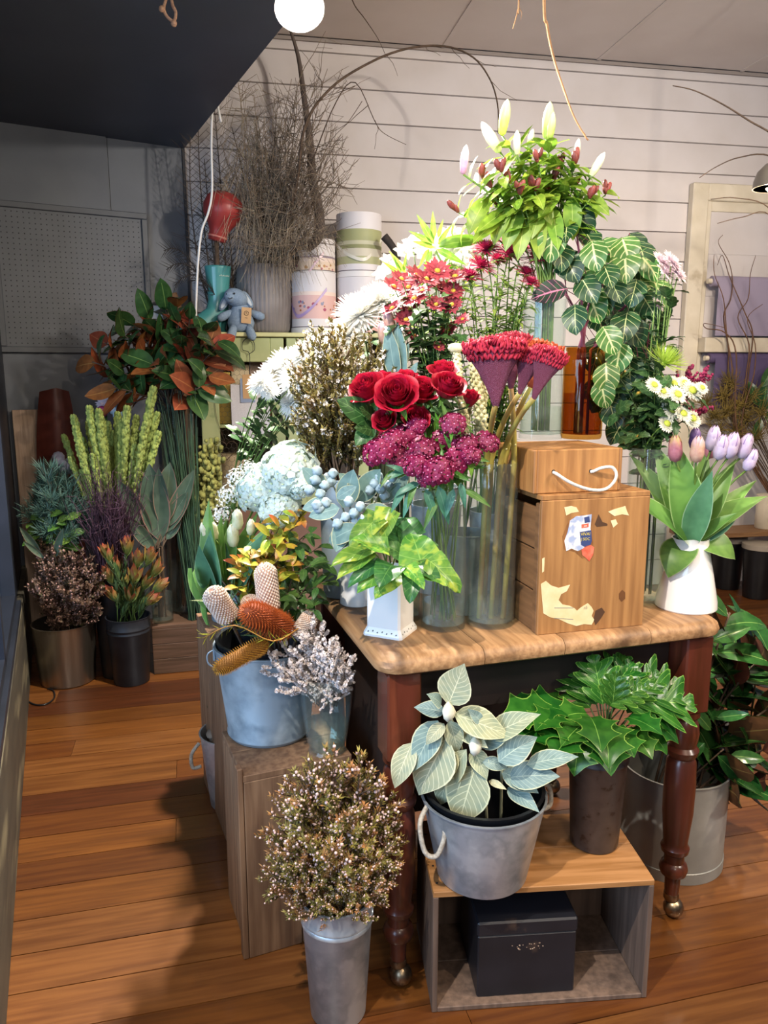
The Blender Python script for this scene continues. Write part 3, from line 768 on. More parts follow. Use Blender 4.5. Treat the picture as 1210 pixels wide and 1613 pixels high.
def florets(key, mat, n, petals=4, size=0.25, dome=math.pi*0.55, mat2=None, seed=1, sq=0.8, depth=(0.8, 1.0), cupz=0.15):
    """a dome of small flowers on a unit ball"""
    if key in FL: return FL[key]
    rg = random.Random(seed); m = MB()
    for i in range(n):
        t_ = (i+0.5)/n; ph = i*2.39996
        th = math.acos(1-(1-math.cos(dome))*t_)
        d = Vector((math.sin(th)*math.cos(ph), math.sin(th)*math.sin(ph), math.cos(th)))
        rr = rg.uniform(*depth); c = Vector((d.x*rr, d.y*rr, d.z*rr*sq))
        M = frame(c, (d + rnd_dir(rg)*0.35), rnd_dir(rg)).to_3x3()
        s = size*rg.uniform(.8, 1.2); m.mi = 0
        for k in range(petals):
            a = 2*math.pi*k/petals; b = 2*math.pi/petals*0.47
            pts = [(0, 0, 0), (s*.7*math.cos(a-b), s*.7*math.sin(a-b), s*cupz), (s*math.cos(a-b*.5), s*math.sin(a-b*.5), s*cupz*.6), (s*math.cos(a+b*.5), s*math.sin(a+b*.5), s*cupz*.6), (s*.7*math.cos(a+b), s*.7*math.sin(a+b), s*cupz)]
            m.add([c + M @ Vector(p) for p in pts], [(0, 1, 2, 3, 4)])
        if mat2:
            m.mi = 1; m.blob(c + M @ Vector((0, 0, s*.1)), s*.2, 4, 2)
    FL[key] = m.mesh('florets', [mat, mat2] if mat2 else mat, smooth=False)
    return FL[key]
def sprig(key, mat_n, mat_f=None, ns=9, nd=16, nl=0.05, nw=0.012, f_from=0.35, fsize=0.014, fn=5, spread=0.55, seed=1, f_stem=0.15, mat_s=None, sub=True, wig=0.03, fk='blob'):
    """a woody sprig of length 1 along Z: (stem mesh, needles mesh, blossoms mesh)"""
    if key in FL: return FL[key]
    rg = random.Random(seed); S = MB(); Nn = MB(); F_ = MB()
    main = [Vector((rg.uniform(-wig, wig)*i/6, rg.uniform(-wig, wig)*i/6, i/6)) for i in range(7)]
    S.tube(main, 0.011, 0.003, 4)
    tw = [(main, f_stem)]
    for i in range(ns):
        f = f_stem + (0.92-f_stem)*i/ns
        p, d = along(main, f); a = i*2.4 + rg.uniform(-.5, .5)
        o = Vector((math.cos(a), math.sin(a), 0))
        L_ = (1.05-f)*spread*rg.uniform(.7, 1.15) + 0.06
        q = p + (o*0.62 + Vector((0, 0, 0.85))).normalized()*L_
        pts = curve3(p, q, -0.02, o*0.03, 3); S.tube(pts, 0.005, 0.002, 3, cap=False); tw.append((pts, 0.1))
        if sub and L_ > 0.2:
            for k in range(2):
                p2, d2 = along(pts, rg.uniform(.25, .6)); q2 = p2 + (rnd_dir(rg, .6)*.5 + d2).normalized()*L_*.5
                pp = [p2, p2.lerp(q2, .5), q2]; S.tube(pp, 0.003, 0.0015, 3, cap=False); tw.append((pp, .1))
    for pts, f0 in tw:
        Lg = sum((pts[i+1]-pts[i]).length for i in range(len(pts)-1)); cnt = max(3, int(nd*Lg/0.3))
        for i in range(cnt):
            f = f0 + (1-f0)*(i+.5)/cnt; p, d = along(pts, f)
            for k in range(2):
                o = rnd_dir(rg); o = (o - d*o.dot(d)); 
                if o.length < 1e-3: continue
                o.normalize(); dr = (o*.8 + d*.75).normalized()*nl*rg.uniform(.6, 1.2); sd = dr.cross(d); 
                sd = sd.normalized()*nw if sd.length > 1e-6 else Vector((nw, 0, 0))
                Nn.add([p-sd*.4, p+dr*.5+sd, p+dr, p+dr*.5-sd], [(0, 1, 2, 3)])
        if mat_f:
            cf = max(1, int(fn*Lg/0.3))
            for i in range(cf):
                f = f_from + (1.02-f_from)*rg.random()
                p, d = along(pts, min(f, 1))
                c = p + rnd_dir(rg)*nl*.45; s = fsize*rg.uniform(.7, 1.3)
                if fk == 'blob': F_.blob(c, s, 5, 3)
                else:
                    M = frame(c, rnd_dir(rg, .4), (0, 0, 1)).to_3x3()
                    for kk in range(5):
                        a = kk*1.2566; F_.add([c + M @ Vector(v_) for v_ in ((0, 0, 0), (s*math.cos(a-.5), s*math.sin(a-.5), s*.25), (s*1.2*math.cos(a), s*1.2*math.sin(a), s*.2), (s*math.cos(a+.5), s*math.sin(a+.5), s*.25))], [(0, 1, 2, 3)])
    FL[key] = (S.mesh('stem', mat_s or M_twig), Nn.mesh('needles', mat_n, smooth=False), F_.mesh('blossom', mat_f, smooth=(fk == 'blob')) if mat_f else None)
    return FL[key]
def put_sprig(name, label, cat, group, sp, base, tip, roll=0.0, w=1.0):
    base = Vector(base); tip = Vector(tip); L_ = (tip-base).length
    t = thing(name, label, cat, base, group)
    M = frame(base, tip-base, (0.1, -1, 0.2), roll=roll, s=(L_*w, L_*w, L_))
    part('stem', sp[0], t, M); part('needles', sp[1], t, M, kind='stuff')
    if sp[2]: part('blossom', sp[2], t, M, kind='stuff')
    return t
def head(t, key_mesh, c, d, s, name='bloom', roll=0.0, kind=None):
    return part(name, key_mesh, t, frame(c, d, (0.13, -0.3, 1), roll=roll, s=s), kind=kind)

# ---- containers
def bucket(name, label, c, rb, rt, h, mat, bands=(), rim=0.004, cat='bucket', th=0.002, seg=48, lug=None, foot=0.0, liner=None, group=None):
    t = thing(name, label, cat, c, group)
    M = loc(c)
    pr = [(rb*0.98, 0.0015), (rb, 0.004)]
    if foot: pr = [(rb, 0.0), (rb, foot), (rb*0.985, foot+0.002)]
    def rr(z): return rb + (rt-rb)*z/h
    for b in sorted(bands):
        pr += [(rr(b-.006), b-.006), (rr(b)+.003, b-.002), (rr(b)+.003, b+.002), (rr(b+.006), b+.006)]
    pr += [(rt, h-rim), (rt+rim*.8, h-rim*.6), (rt+rim*.8, h), (rt-th, h), (rr(h*.6)-th, h*.6), (rb-th, .02), (.001, .02)]
    part('body', MB().lathe(pr, seg).mesh('body', mat, smooth='auto'), t, M)
    if liner:
        part('liner', MB().lathe([(rb*.9, .02), (rt-.006, h+.010), (rt-.002, h+.014), (rt-.010, h+.014), (rb*.85, .03)], seg).mesh('liner', liner, smooth='auto'), t, M)
    return t
M_galv = pmat('galvanised_steel', '#b9c1c8', '#9aa4ac', scale=28, rough=0.4, metal=0.65, lo=0.38, hi=0.62, bump=0.06, c3='#ccd3d8', scale3=14, lo3=0.5, hi3=0.6)
M_galvW = pmat('galvanised_weathered', '#93a0a8', '#7c8991', scale=22, rough=0.55, metal=0.45, bump=0.06, c3='#a9b6bd', scale3=9, lo3=0.45, hi3=0.6)
M_zinc = pmat('zinc_drum', '#a3a49f', '#93948f', scale=9, rough=0.5, metal=0.3, c3='#b3b4ae', scale3=5)
M_rust = pmat('brown_worn_metal', '#5d5550', '#4c4541', scale=20, rough=0.45, metal=0.5, c3='#3d2f28', scale3=40, lo3=0.6, hi3=0.66)
M_blackP = pmat('black_plastic', '#17181b', '#131417', scale=20, rough=0.4)
M_darkM = pmat('dark_metal_bucket', '#3c4048', '#30343b', scale=10, rough=0.4, metal=0.6)
M_brush = pmat('brushed_steel', '#a59a8c', '#8f8477', scale=30, rough=0.33, metal=0.95, stretch=(1, 1, 0.05))
M_white = pmat('white_ceramic', '#eceae6', '#e6e4e0', scale=4, rough=0.18, coat=0.3)
M_glass = glassmat('clear_glass', (0.965, 0.985, 0.98))
M_glassD = glassmat('cloudy_glass', (0.95, 0.98, 0.97), tint=0.03)
M_water = glassmat('water', (0.90, 0.95, 0.91), tint=0.035)
M_amber = glassmat('amber_glass', (0.80, 0.58, 0.26), tint=0.0)
def glass_vase(name, label, c, prof, water=None, mat=None, wmat=None, cat='vase', seg=40, th=0.003):
    """prof: list of (r, z) outside, bottom to top"""
    t = thing(name, label, cat, c); M = loc(c)
    ins = [(max(r-th, .001), max(z, 0.012)) for r, z in prof][::-1]
    part('body', MB().lathe([(.001, 0.0)] + prof + ins + [(.001, 0.012)], seg).mesh('body', mat or M_glass, smooth='auto'), t, M)
    if water:
        wp = [(.001, .0125)]
        def rz(z):
            for (r0, z0), (r1, z1) in zip(prof, prof[1:]):
                if z0 <= z <= z1 and z1 > z0: return r0 + (r1-r0)*(z-z0)/(z1-z0)
            return prof[-1][0]
        zs = [0.0125] + [z for _, z in prof if 0.0125 < z < water] + [water]
        wp += [(rz(z)-th-.0006, z) for z in zs] + [(.001, water)]
        part('water', MB().lathe(wp, seg).mesh('water', wmat or M_water, smooth='auto'), t, M)
    return t
def rope_loop(t, pts, r=0.006, mat=None, name='rope_handle'):
    pts = smoothpts(pts, 6)
    part(name, MB().tube(pts, r, n=7).mesh(name, mat or M_ropeG), t)
def twist_mat(name, a, b):
    m = pmat(name, a, b, scale=160, rough=0.85, bump=0.4); return m
M_ropeG = twist_mat('grey_rope', '#b9b0a0', '#94897a')
SC.cycles.transparent_max_bounces = 24
SC.cycles.max_bounces = 6; SC.cycles.diffuse_bounces = 3; SC.cycles.glossy_bounces = 3; SC.cycles.transmission_bounces = 4
# ================================================================== on the table
def interp(a, b, f): return Vector(a).lerp(Vector(b), f)
CAMP = Vector((0, 0, CAMH))
def tocam(p): return (CAMP - Vector(p)).normalized()
# ---- white square vase with pierced foot
qc = G(632, 1010, TH); ql = G(570, 1000, TH); qr = G(657, 994, TH)
qang = math.atan2((qc-ql).y, (qc-ql).x); s_ = 0.096
MQ = loc(qc) @ Matrix.Rotation(qang, 4, 'Z') @ loc(-s_/2, s_/2, 0)
t = thing('square_vase', 'square white ceramic vase with pierced flared foot at the table corner', 'vase', MQ.translation)
qh = P(632, 905, qc.y).z - TH
def sqring(s, z, ch=0.12): 
    c_ = s*ch; return [(-s+c_, -s, z), (s-c_, -s, z), (s, -s+c_, z), (s, s-c_, z), (s-c_, s, z), (-s+c_, s, z), (-s, s-c_, z), (-s, -s+c_, z)]
h_ = s_/2
lay = [sqring(h_, 0), sqring(h_, .005), sqring(h_*.98, .008), sqring(h_*.90, .016), sqring(h_*.86, .02), sqring(h_*.85, qh-.004), sqring(h_*.87, qh), sqring(h_*.80, qh), sqring(h_*.78, .03)]
vs = [p for l in lay for p in l]; fs = [tuple(range(7, -1, -1)), tuple(8*8+k for k in range(8))]
for i in range(8):
    for k in range(8): fs.append((i*8+k, i*8+(k+1) % 8, (i+1)*8+(k+1) % 8, (i+1)*8+k))
part('body', MB().add(vs, fs).mesh('body', M_white, smooth=False), t, MQ)
m = MB()
for side in range(2):
    for k in range(7):
        x_ = (-.72+.24*k)*h_; z_ = .0105+.0022*(k % 2)
        pt = [(x_-.0016, z_-.001), (x_+.001, z_-.0018), (x_+.0022, z_+.001), (x_, z_+.0018)]
        sl = lambda z: h_*(.98-.08*(z-.008)/.008)+.0004
        m.add([((a, -sl(b), b) if side == 0 else (sl(b), a, b)) for a, b in pt], [(0, 1, 2, 3)])
part('pierced_holes', m.mesh('pierced_holes', pmat('hole_dark', '#4a4a48', rough=0.9), smooth=False), t, MQ, kind='stuff')
# broad green leaves in it
L_poth = leafmat('leaf_pothos', '#6f9a3a', '#4f8034', vein='#8fb355', rib=0.02, nv=5, vw=0.06, trans=0.35, vary=0.2, lit_patch='#a3b545', bl=(0.52, 0.62), rough=0.3)  # lighter patches are falling light painted into the leaf colour
L_pothD = leafmat('leaf_pothos_deep', '#3f7038', '#2f5c30', vein='#5f8c48', rib=0.02, nv=5, vw=0.06, trans=0.3, rough=0.3)
lp = [leaf('leaf#poth%d' % i, L_poth, 0.72, pf_heart, bend=b, fold=f, wave=.12, nw=1.5, nseg=9, nac=6) for i, (b, f) in enumerate(((.7, .18), (.4, .3), (1.0, .1)))]
ld = [leaf('leaf#pothd%d' % i, L_pothD, 0.76, pf_heart, bend=b, fold=f, wave=.1, nw=1.5, nseg=9, nac=6) for i, (b, f) in enumerate(((.6, .2), (.9, .25)))]
mouth = MQ @ Vector((0, 0, qh))
hero = [ # base px, tip px, depth base, depth tip, mesh, width
 ((672, 880), (735, 925), 1.53, 1.49, lp[0], .85), ((668, 905), (652, 830), 1.55, 1.56, lp[2], 1.45),
 ((612, 868), (560, 842), 1.54, 1.50, lp[1], .8), ((600, 812), (548, 850), 1.60, 1.53, lp[0], .8), ((615, 800), (590, 860), 1.60, 1.55, lp[1], .85),
 ((598, 860), (520, 882), 1.56, 1.50, lp[1], .6), ((590, 870), (528, 905), 1.55, 1.50, lp[1], .6), ((600, 885), (545, 915), 1.54, 1.49, ld[0], .6),
 ((612, 895), (562, 920), 1.54, 1.48, lp[0], .8), ((630, 905), (590, 925), 1.53, 1.47, lp[2], .9), ((640, 892), (668, 920), 1.52, 1.46, lp[1], .75), ((652, 902), (645, 940), 1.52, 1.46, ld[1], .9),
 ((632, 860), (618, 800), 1.60, 1.66, ld[0], 1.1), ((650, 850), (640, 800), 1.62, 1.66, ld[1], 1.1), ((645, 870), (690, 850), 1.58, 1.58, ld[0], .9), ((618, 890), (600, 905), 1.53, 1.46, ld[1], 1.2),
 ((660, 890), (690, 905), 1.54, 1.48, ld[0], .9), ((640, 880), (612, 850), 1.58, 1.56, ld[1], 1.1), ((672, 905), (700, 910), 1.52, 1.47, lp[0], .8)]
hl = ordl([h[1][0] for h in hero], 'heart-shaped leaf')
for i, (a, b, ya, yb, me, w_) in enumerate(hero):
    A, B = P(*a, ya), P(*b, yb)
    t = thing('heart_leaf', hl[i] + ' by its tip, in the square white vase', 'leaf', mouth + Vector((0, 0, -.03)), 'heart-shaped leaves in the square vase')
    stem(t, bow(mouth + Vector((R.uniform(-.015, .015), R.uniform(-.015, .015), -.04)), A, .1, 5), .0022, M_stem)
    put_leaf(t, me, A, B, tocam(A)*.8 + Vector((0, 0, .8)), w_, 'blade')

# ---- white round vase behind with silver eucalyptus
wv = G(562, 950, TH)
t = thing('round_white_vase', 'plain round white vase behind the square vase, holding silver gum', 'vase', wv)
wh = P(555, 850, wv.y).z - TH
part('body', MB().lathe([(.040, 0), (.043, .003), (.042, .03), (.036, wh*.6), (.033, wh-.003), (.034, wh), (.030, wh), (.03, wh*.6), (.036, .02), (.001, .02)], 40).mesh('body', M_white, smooth='auto'), t, loc(wv))
L_euc = leafmat('leaf_gum', '#6d8a86', '#5b7876', vein='#93aaa0', rib=0.015, rough=0.6, trans=0.08, edge='#a9ab8a', ew=0.035, vary=.12)
M_nut = pmat('silver_gumnut', '#a3b7c0', '#82979f', scale=60, rough=0.55)
le = [leaf('leaf#euc%d' % i, L_euc, .5, pf_ell, bend=b, fold=.12, wave=.04, nseg=8) for i, b in enumerate((.3, .9, -.4))]
nut = MB().lathe([(.001, -.9), (.35, -.8), (.75, -.3), (.85, .15), (.72, .5), (.4, .62), (.25, .85), (.001, 1.0)], 10, wob=lambda a, i: .13*math.cos(a*4)).mesh('gumnut', M_nut)
wm = wv + Vector((0, 0, wh-.01))
eu = [((548, 762), 1.66), ((590, 790), 1.62), ((505, 800), 1.62), ((610, 755), 1.70), ((520, 755), 1.70)]
nutp = {0: [(497, 756), (488, 772), (505, 778), (512, 765), (500, 742)], 1: [(558, 808), (545, 815), (560, 822), (532, 825), (550, 790), (568, 798), (572, 818)], 3: [(590, 762), (583, 772), (600, 770), (612, 764), (606, 780), (597, 752), (618, 752)]}
ehl = [(((540, 800), (560, 735)), 1.68), (((560, 790), (605, 738)), 1.70), (((515, 775), (478, 735)), 1.66), (((520, 790), (475, 800)), 1.62), (((530, 785), (560, 765)), 1.62), (((535, 800), (485, 812)), 1.60), (((560, 840), (525, 862)), 1.60), (((565, 830), (508, 850)), 1.58), (((575, 800), (620, 810)), 1.62), (((545, 815), (530, 870)), 1.60), (((590, 800), (575, 850)), 1.64), (((600, 790), (630, 760)), 1.7), (((610, 790), (640, 735)), 1.74), (((560, 770), (535, 745)), 1.7)]
el = ordl([e[0][0] for e in eu], 'silver gum branch')
for i, ((u, v), Y) in enumerate(eu):
    t = thing('gum_branch', el[i] + ', with pale gumnuts, in the round white vase', 'branch', wm, 'gum branches in the round white vase')
    H_ = P(u, v, Y); pts = bow(wm + Vector((R.uniform(-.012, .012), R.uniform(-.012, .012), -.08)), H_, .1)
    stem(t, pts, .003, pmat('gum_stem', '#8a8f78', rough=.6))
    key = {0: 0, 1: 1, 3: 3}.get(i)
    for (a, b) in nutp.get(key, [(u+R.uniform(-12, 12), v+R.uniform(-10, 10)) for _ in range(4)]):
        c = P(a, b, Y-.02+R.uniform(-.015, .015)); part('gumnut', nut, t, frame(c, (c-H_)+Vector((0, -.01, .01)), (0, 0, 1), s=.0135))
    for ((a, b), Yl) in ehl[i::5]:
        put_leaf(t, R.choice(le), P(*a, Yl), P(*b, Yl-.01), tocam(H_)+Vector((0, 0, .4)), 1.1)

# ---- front glass cylinder with sweet william
g1 = G(698, 985, TH); k1 = g1.y/FPX*1.03
h1 = P(698, 768, g1.y).z - TH; r1_ = 35*k1
glass_vase('glass_cylinder', 'shorter clear glass cylinder with magenta sweet william, next to the square vase', g1, [(r1_, 0), (r1_, .006), (r1_, h1)], water=P(698, 945, g1.y).z-TH, mat=M_glassD)
M_sw = pmat('sweet_william', '#8e1148', '#6d0c3c', scale=60, rough=.6, vary=.15, trans=.2); M_swc = pmat('sw_eye', '#d98bb0', rough=.6)
fsw = [florets('sw%d' % i, M_sw, 34, 5, .30, math.pi*.5, M_swc, seed=i, sq=.75, cupz=.1) for i in range(3)]
l_lan = [leaf('leaf#lan%d' % i, L_mid, .22, pf_lance, bend=b, fold=.2, nseg=6, nac=2) for i, b in enumerate((.5, 1.1, -.3))]
swp = [(592, 705, 24), (628, 712, 24), (640, 678, 26), (612, 690, 20), (662, 700, 24), (655, 665, 18), (690, 735, 24), (722, 718, 22), (702, 685, 22), (735, 695, 22), (770, 690, 20), (715, 660, 20), (655, 728, 20), (672, 745, 18), (745, 712, 16)]
swl = ordl([p[0] for p in swp], 'magenta sweet william')
for i, (u, v, r_) in enumerate(swp):
    Y = 1.60 + R.uniform(-.03, .05) - (v-690)*.0008; c = P(u, v, Y)
    t = thing('sweet_william', swl[i] + ' head, above the shorter glass cylinder', 'flower', g1, 'sweet william stems')
    b = g1 + Vector((R.uniform(-.7, .7)*r1_, R.uniform(-.6, .6)*r1_, .02))
    nk = g1 + Vector((R.uniform(-.75, .75)*r1_, R.uniform(-.6, .6)*r1_, h1))
    nk.x = min(max(nk.x, g1.x-r1_*.8), g1.x+r1_*.8)
    pts = [b, b.lerp(nk, .5), nk] + bow(nk, c, .25, 5)[1:]
    stem(t, pts, .0022, M_stem)
    d = (c - (g1 + Vector((0, .0, h1*.6)))).normalized() + Vector((0, -.35, .2))
    head(t, fsw[i % 3], c - d.normalized()*r_*k1*.5, d, r_*k1, 'florets', roll=i, kind='stuff')
    leafy(t, pts, l_lan, 9, .50, .93, .055, R, face=(0, -.3, 0))
l_lanB = leaf('leaf#lanb', leafmat('leaf_bluegreen', '#4c8067', '#3d6d58', vein='#78a188', rib=.02, trans=.2), .26, pf_lance, bend=.8, fold=.2, nseg=6, nac=2)
t = thing('sweet_william', 'sweet william foliage stem with long blue-green leaves in the shorter glass cylinder', 'flower', g1)
stem(t, [g1+Vector((0, 0, .02)), g1+Vector((0, 0, h1)), P(665, 775, 1.6)], .002, M_stem)
for a, b in (((640, 765), (612, 805)), ((650, 770), (632, 815)), ((660, 760), (622, 775)), ((640, 740), (600, 752)), ((655, 760), (640, 800)), ((670, 770), (690, 820)), ((690, 765), (712, 830)), ((715, 770), (700, 815)), ((730, 770), (776, 795)), ((725, 760), (735, 800)), ((690, 780), (665, 835)), ((640, 745), (615, 728)), ((620, 740), (598, 765))):
    put_leaf(t, R.choice([l_lanB, l_lanB, l_lan[0]]), P(*a, 1.58), P(*b, 1.55), tocam(g1)+Vector((0, 0, .3)))

# ---- tall glass cylinder with cockscomb
g2 = G(772, 980, TH); k2 = g2.y/FPX*1.03
h2 = P(772, 727, g2.y).z - TH; r2_ = 37.5*k2
glass_vase('tall_glass_cylinder', 'tall clear glass cylinder holding the crested cockscombs beside the tea box', g2, [(r2_, 0), (r2_, .006), (r2_, h2)], water=P(772, 940, g2.y).z-TH, mat=M_glassD)
def cockscomb(cname, mb, mc, seed, wob=.5):
    rg = random.Random(seed); m = MB()
    prof = [(.10, 0), (.16, .12), (.30, .35), (.52, .62), (.80, .86), (.92, .97), (.80, 1.02), (.4, 1.06), (.001, 1.06)]
    m.lathe(prof, 36, sy=.42, wob=lambda a, i: .05*math.sin(a*9+i))
    body = m.mesh('fan', mb); F_ = MB()
    for rw in range(9):
        y0 = -.38+.095*rw; pts = []
        ph = rg.uniform(0, 6)
        hw = .98*math.sqrt(max(.1, 1-(y0/.46)**2))
        for i in range(64):
            f = i/63*2-1
            x = f*hw; y = y0 + .075*math.sin(i*1.25+ph); z = 1.05 + .05*math.sin(i*1.1+ph*2) + .06*(1-f*f) - .10*abs(y0)*2*abs(f)
            pts.append(Vector((x + .03*math.sin(i*2.3) + rg.uniform(-.02, .02), y + rg.uniform(-.045, .045), z + rg.uniform(-.04, .05))))
        F_.tube(pts, .040, .038, 5)
    for i in range(26):      # ruffles rolling over the edge
        a = 2*math.pi*i/26; ca, sa = math.cos(a), math.sin(a)
        pts = [Vector(((.92+.07*math.cos(k*1.6+i))*math.cos(a+k*.06-.25), .40*(.95+.07*math.cos(k*1.6+i))*math.sin(a+k*.06-.25)*1.05, .96+.05*math.sin(k*1.9+i))) for k in range(7)]
        F_.tube(pts, .040, .038, 5)
    for i in range(24):
        a = 2*math.pi*i/24
        pts = [Vector(((.80+.07*math.cos(k*1.6+i))*math.cos(a+k*.06-.25), .40*(.86+.07*math.cos(k*1.6+i))*math.sin(a+k*.06-.25), .86+.06*math.sin(k*1.9+i))) for k in range(8)]
        F_.tube(pts, .038, .034, 5)
    return body, F_.mesh('crest', mc)
M_cb = pmat('cockscomb_body', '#6a1230', '#520c26', scale=60, rough=.95, c3='#8f5a74', scale3=150, lo3=.5, hi3=.58, bump=1.0)
M_cc = pmat('cockscomb_crest', '#a31030', '#860c28', scale=25, rough=.75, vary=.1)
M_oc = pmat('cockscomb_orange', '#b04a18', '#943812', scale=25, rough=.75)
M_ob = pmat('cockscomb_orange_body', '#9c4a28', '#83381f', scale=60, rough=.9)
CB = [cockscomb('a', M_cb, M_cc, 1), cockscomb('b', M_cb, M_cc, 2), cockscomb('c', M_ob, M_oc, 3)]
M_cstem = pmat('cockscomb_stem', '#a3a04a', '#96703f', scale=18, rough=.5, stretch=(1, 1, .3))
ccs = [((781, 640), (779, 548), 50, 1.60, 0, 'broad crimson fan-shaped cockscomb, the largest, nearest the roses'), ((818, 622), (836, 560), 27, 1.61, 1, 'mid-sized crimson cockscomb between the largest fan and the leaning one'),
       ((840, 630), (866, 560), 30, 1.58, 1, 'crimson cockscomb leaning towards the amber bottle'), ((835, 612), (850, 548), 38, 1.70, 2, 'orange cockscomb behind the crimson ones'), ((805, 615), (808, 538), 30, 1.70, 1, 'crimson cockscomb peeping up behind the largest fan')]
for i, (bp, tp, hw, Y, kx, lab) in enumerate(ccs):
    A, B = P(*bp, Y), P(*tp, Y)
    t = thing('cockscomb', lab, 'flower', g2, 'cockscombs in the tall glass cylinder')
    L_ = (B-A).length; sx = hw*Y/FPX
    M = frame(A, B-A, (.1, 1, 0), s=(sx, sx*.95, L_))
    b = g2 + Vector(((-.5+.25*i)*r2_, (.3 if i % 2 else -.3)*r2_, .016))
    nk = g2 + Vector(((-.35+.28*i)*r2_, (.35 if i % 2 else -.35)*r2_, h2))
    pts = [b, b.lerp(nk, .5), nk] + bow(nk, A + (B-A)*.04, .1, 5)[1:]
    part('stem', MB().tube(pts, .0068, .0058, 8).mesh('stem', M_cstem), t)
    part('fan', CB[kx][0], t, M); part('crest', CB[kx][1], t, M)
    for k in range(5):
        p_, d_ = along(pts, .12+.16*k); o_ = d_.orthogonal().normalized(); o_.rotate(Matrix.Rotation(k*2.1, 3, d_))
        part('leaf_scar', MB().blob((0, 0, 0), .0028, 6, 4).mesh('leaf_scar', pmat('scar', '#c9c48a', rough=.6)), t, loc(p_+o_*.0055))

# ---- red roses in a glass vase behind
g3 = Vector(P(640, 800, 1.78)); g3.z = TH
M_rose = pmat('rose_petal', '#b01230', '#93092a', scale=8, rough=.5, trans=.15, vary=.1); M_roseD = pmat('rose_dark', '#7e0a22', '#650618', scale=8, rough=.55, trans=.1)
h3_ = P(640, 728, 1.78).z - TH
glass_vase('rose_vase', 'clear glass vase holding the red roses behind the sweet william', g3, [(.036, 0), (.036, .006), (.045, h3_)], water=.12)
rp_o = petal_cup('petal#ro', M_rose, 1.05, .18, .92, .95, .22, .18, nseg=6, nac=6, curl=.25)
rp_m = petal_cup('petal#rm', M_rose, 1.15, .14, .66, 1.0, .10, .15, nseg=6, nac=6, curl=.08)
rp_i = petal_cup('petal#ri', M_rose, 1.3, .10, .40, 1.02, .04, .12, nseg=5, nac=6)
m = MB()
pts = []
m.grid(lambda u, v: Vector(((.08+.26*u)*math.cos(u*15), (.08+.26*u)*math.sin(u*15), .15+.85*v*(1-.12*u)+.02*math.sin(u*22))), 60, 3)
rcore = m.mesh('heart', M_rose)
sepal = leaf('sepal#s', L_mid, .3, pf_lance, bend=1.4, nseg=4, nac=2)
def rose(u, v, rpx, Y, lab, tilt=(0, -.6, .8), open_=1.0):
    c = P(u, v, Y); r_ = rpx*Y/FPX
    t = thing('rose', lab, 'rose', g3, 'red roses')
    d = Vector(tilt).normalized(); b0 = c - d*r_*.9
    nk = g3 + Vector((R.uniform(-.025, .025), R.uniform(-.02, .02), h3_))
    pts = [nk + Vector((R.uniform(-.01, .01), 0, -h3_+.02)), nk] + bow(nk, b0, .3, 5)[1:]
    stem(t, pts, .003, M_stemD)
    M = frame(b0, d, (.2, 0, 1), roll=R.uniform(0, 6), s=(r_*open_, r_*open_, r_*1.55))
    bl = part('heart', rcore, t, M)
    for ring, (me, n) in enumerate(((rp_i, 4), (rp_m, 5), (rp_m, 5), (rp_o, 6))):
        for k in range(n):
            a = 2*math.pi*(k + .37*ring)/n; q = R.uniform(.94, 1.06)*(.8 if ring == 1 else 1)
            part('petal', me, bl, M @ Matrix.Rotation(a, 4, 'Z') @ Matrix.Diagonal((q, q, 1.04 if ring == 1 else R.uniform(.92, 1.0), 1)))
    for k in range(5):
        part('sepal', sepal, bl, frame(b0 + d*.004, d*.45 + (Matrix.Rotation(k*1.257, 3, d) @ d.orthogonal())*.9, d, s=r_*1.3))
    leafy(t, pts, [leaf('leaf#rose', leafmat('leaf_rose', '#33552b', '#26451f', vein='#557a44', rib=.02, nv=5, vw=.08, rough=.4), .6, pf_ell, bend=.6, fold=.25, nseg=6)], 3, .55, .85, .05, R)
rose(578, 612, 30, 1.68, 'red rose at the outer edge of the bunch, above the big dark leaf', (-.4, -.6, .7))
rose(625, 620, 33, 1.63, 'wide open red rose facing forward in the middle of the bunch', (-.05, -.85, .6))
rose(664, 614, 27, 1.67, 'red rose right beside the wide open one', (.15, -.6, .8))
rose(604, 602, 24, 1.74, 'red rose half hidden behind the wide open one, towards the rice flower', (-.1, -.4, .9))
rose(640, 600, 24, 1.75, 'red rose peeping over the top of the wide open one', (.1, -.4, .9))
rose(706, 607, 27, 1.66, 'tall red rose with flared petals beside the pale plumes', (.25, -.6, .8))
rose(698, 585, 24, 1.72, 'highest red rose, standing behind the flared one', (0, -.4, .95))
rose(606, 662, 24, 1.65, 'low dark red rose bud above the sweet william', (-.3, -.7, .5), .85)
rose(655, 658, 24, 1.66, 'red rose low under the wide open one', (.1, -.7, .5), .9)
rose(742, 625, 18, 1.70, 'narrow dark red rosebud in front of the pale plumes', (.1, -.3, .9), .8)
lro = LEAVES['leaf#rose']
t = thing('rose_leaf_spray', 'dark rose leaves spreading beside the outer rose', 'leaf spray', g3)
stem(t, bow(g3+Vector((-.02, 0, h3_-.05)), P(590, 660, 1.68), .2), .002, M_stemD)
for a, b in (((585, 665), (540, 625)), ((590, 670), (560, 695)), ((590, 660), (575, 640)), ((595, 680), (565, 668))): put_leaf(t, lro, P(*a, 1.68), P(*b, 1.64), tocam(g3)+Vector((0, 0, .3)), 1.1)

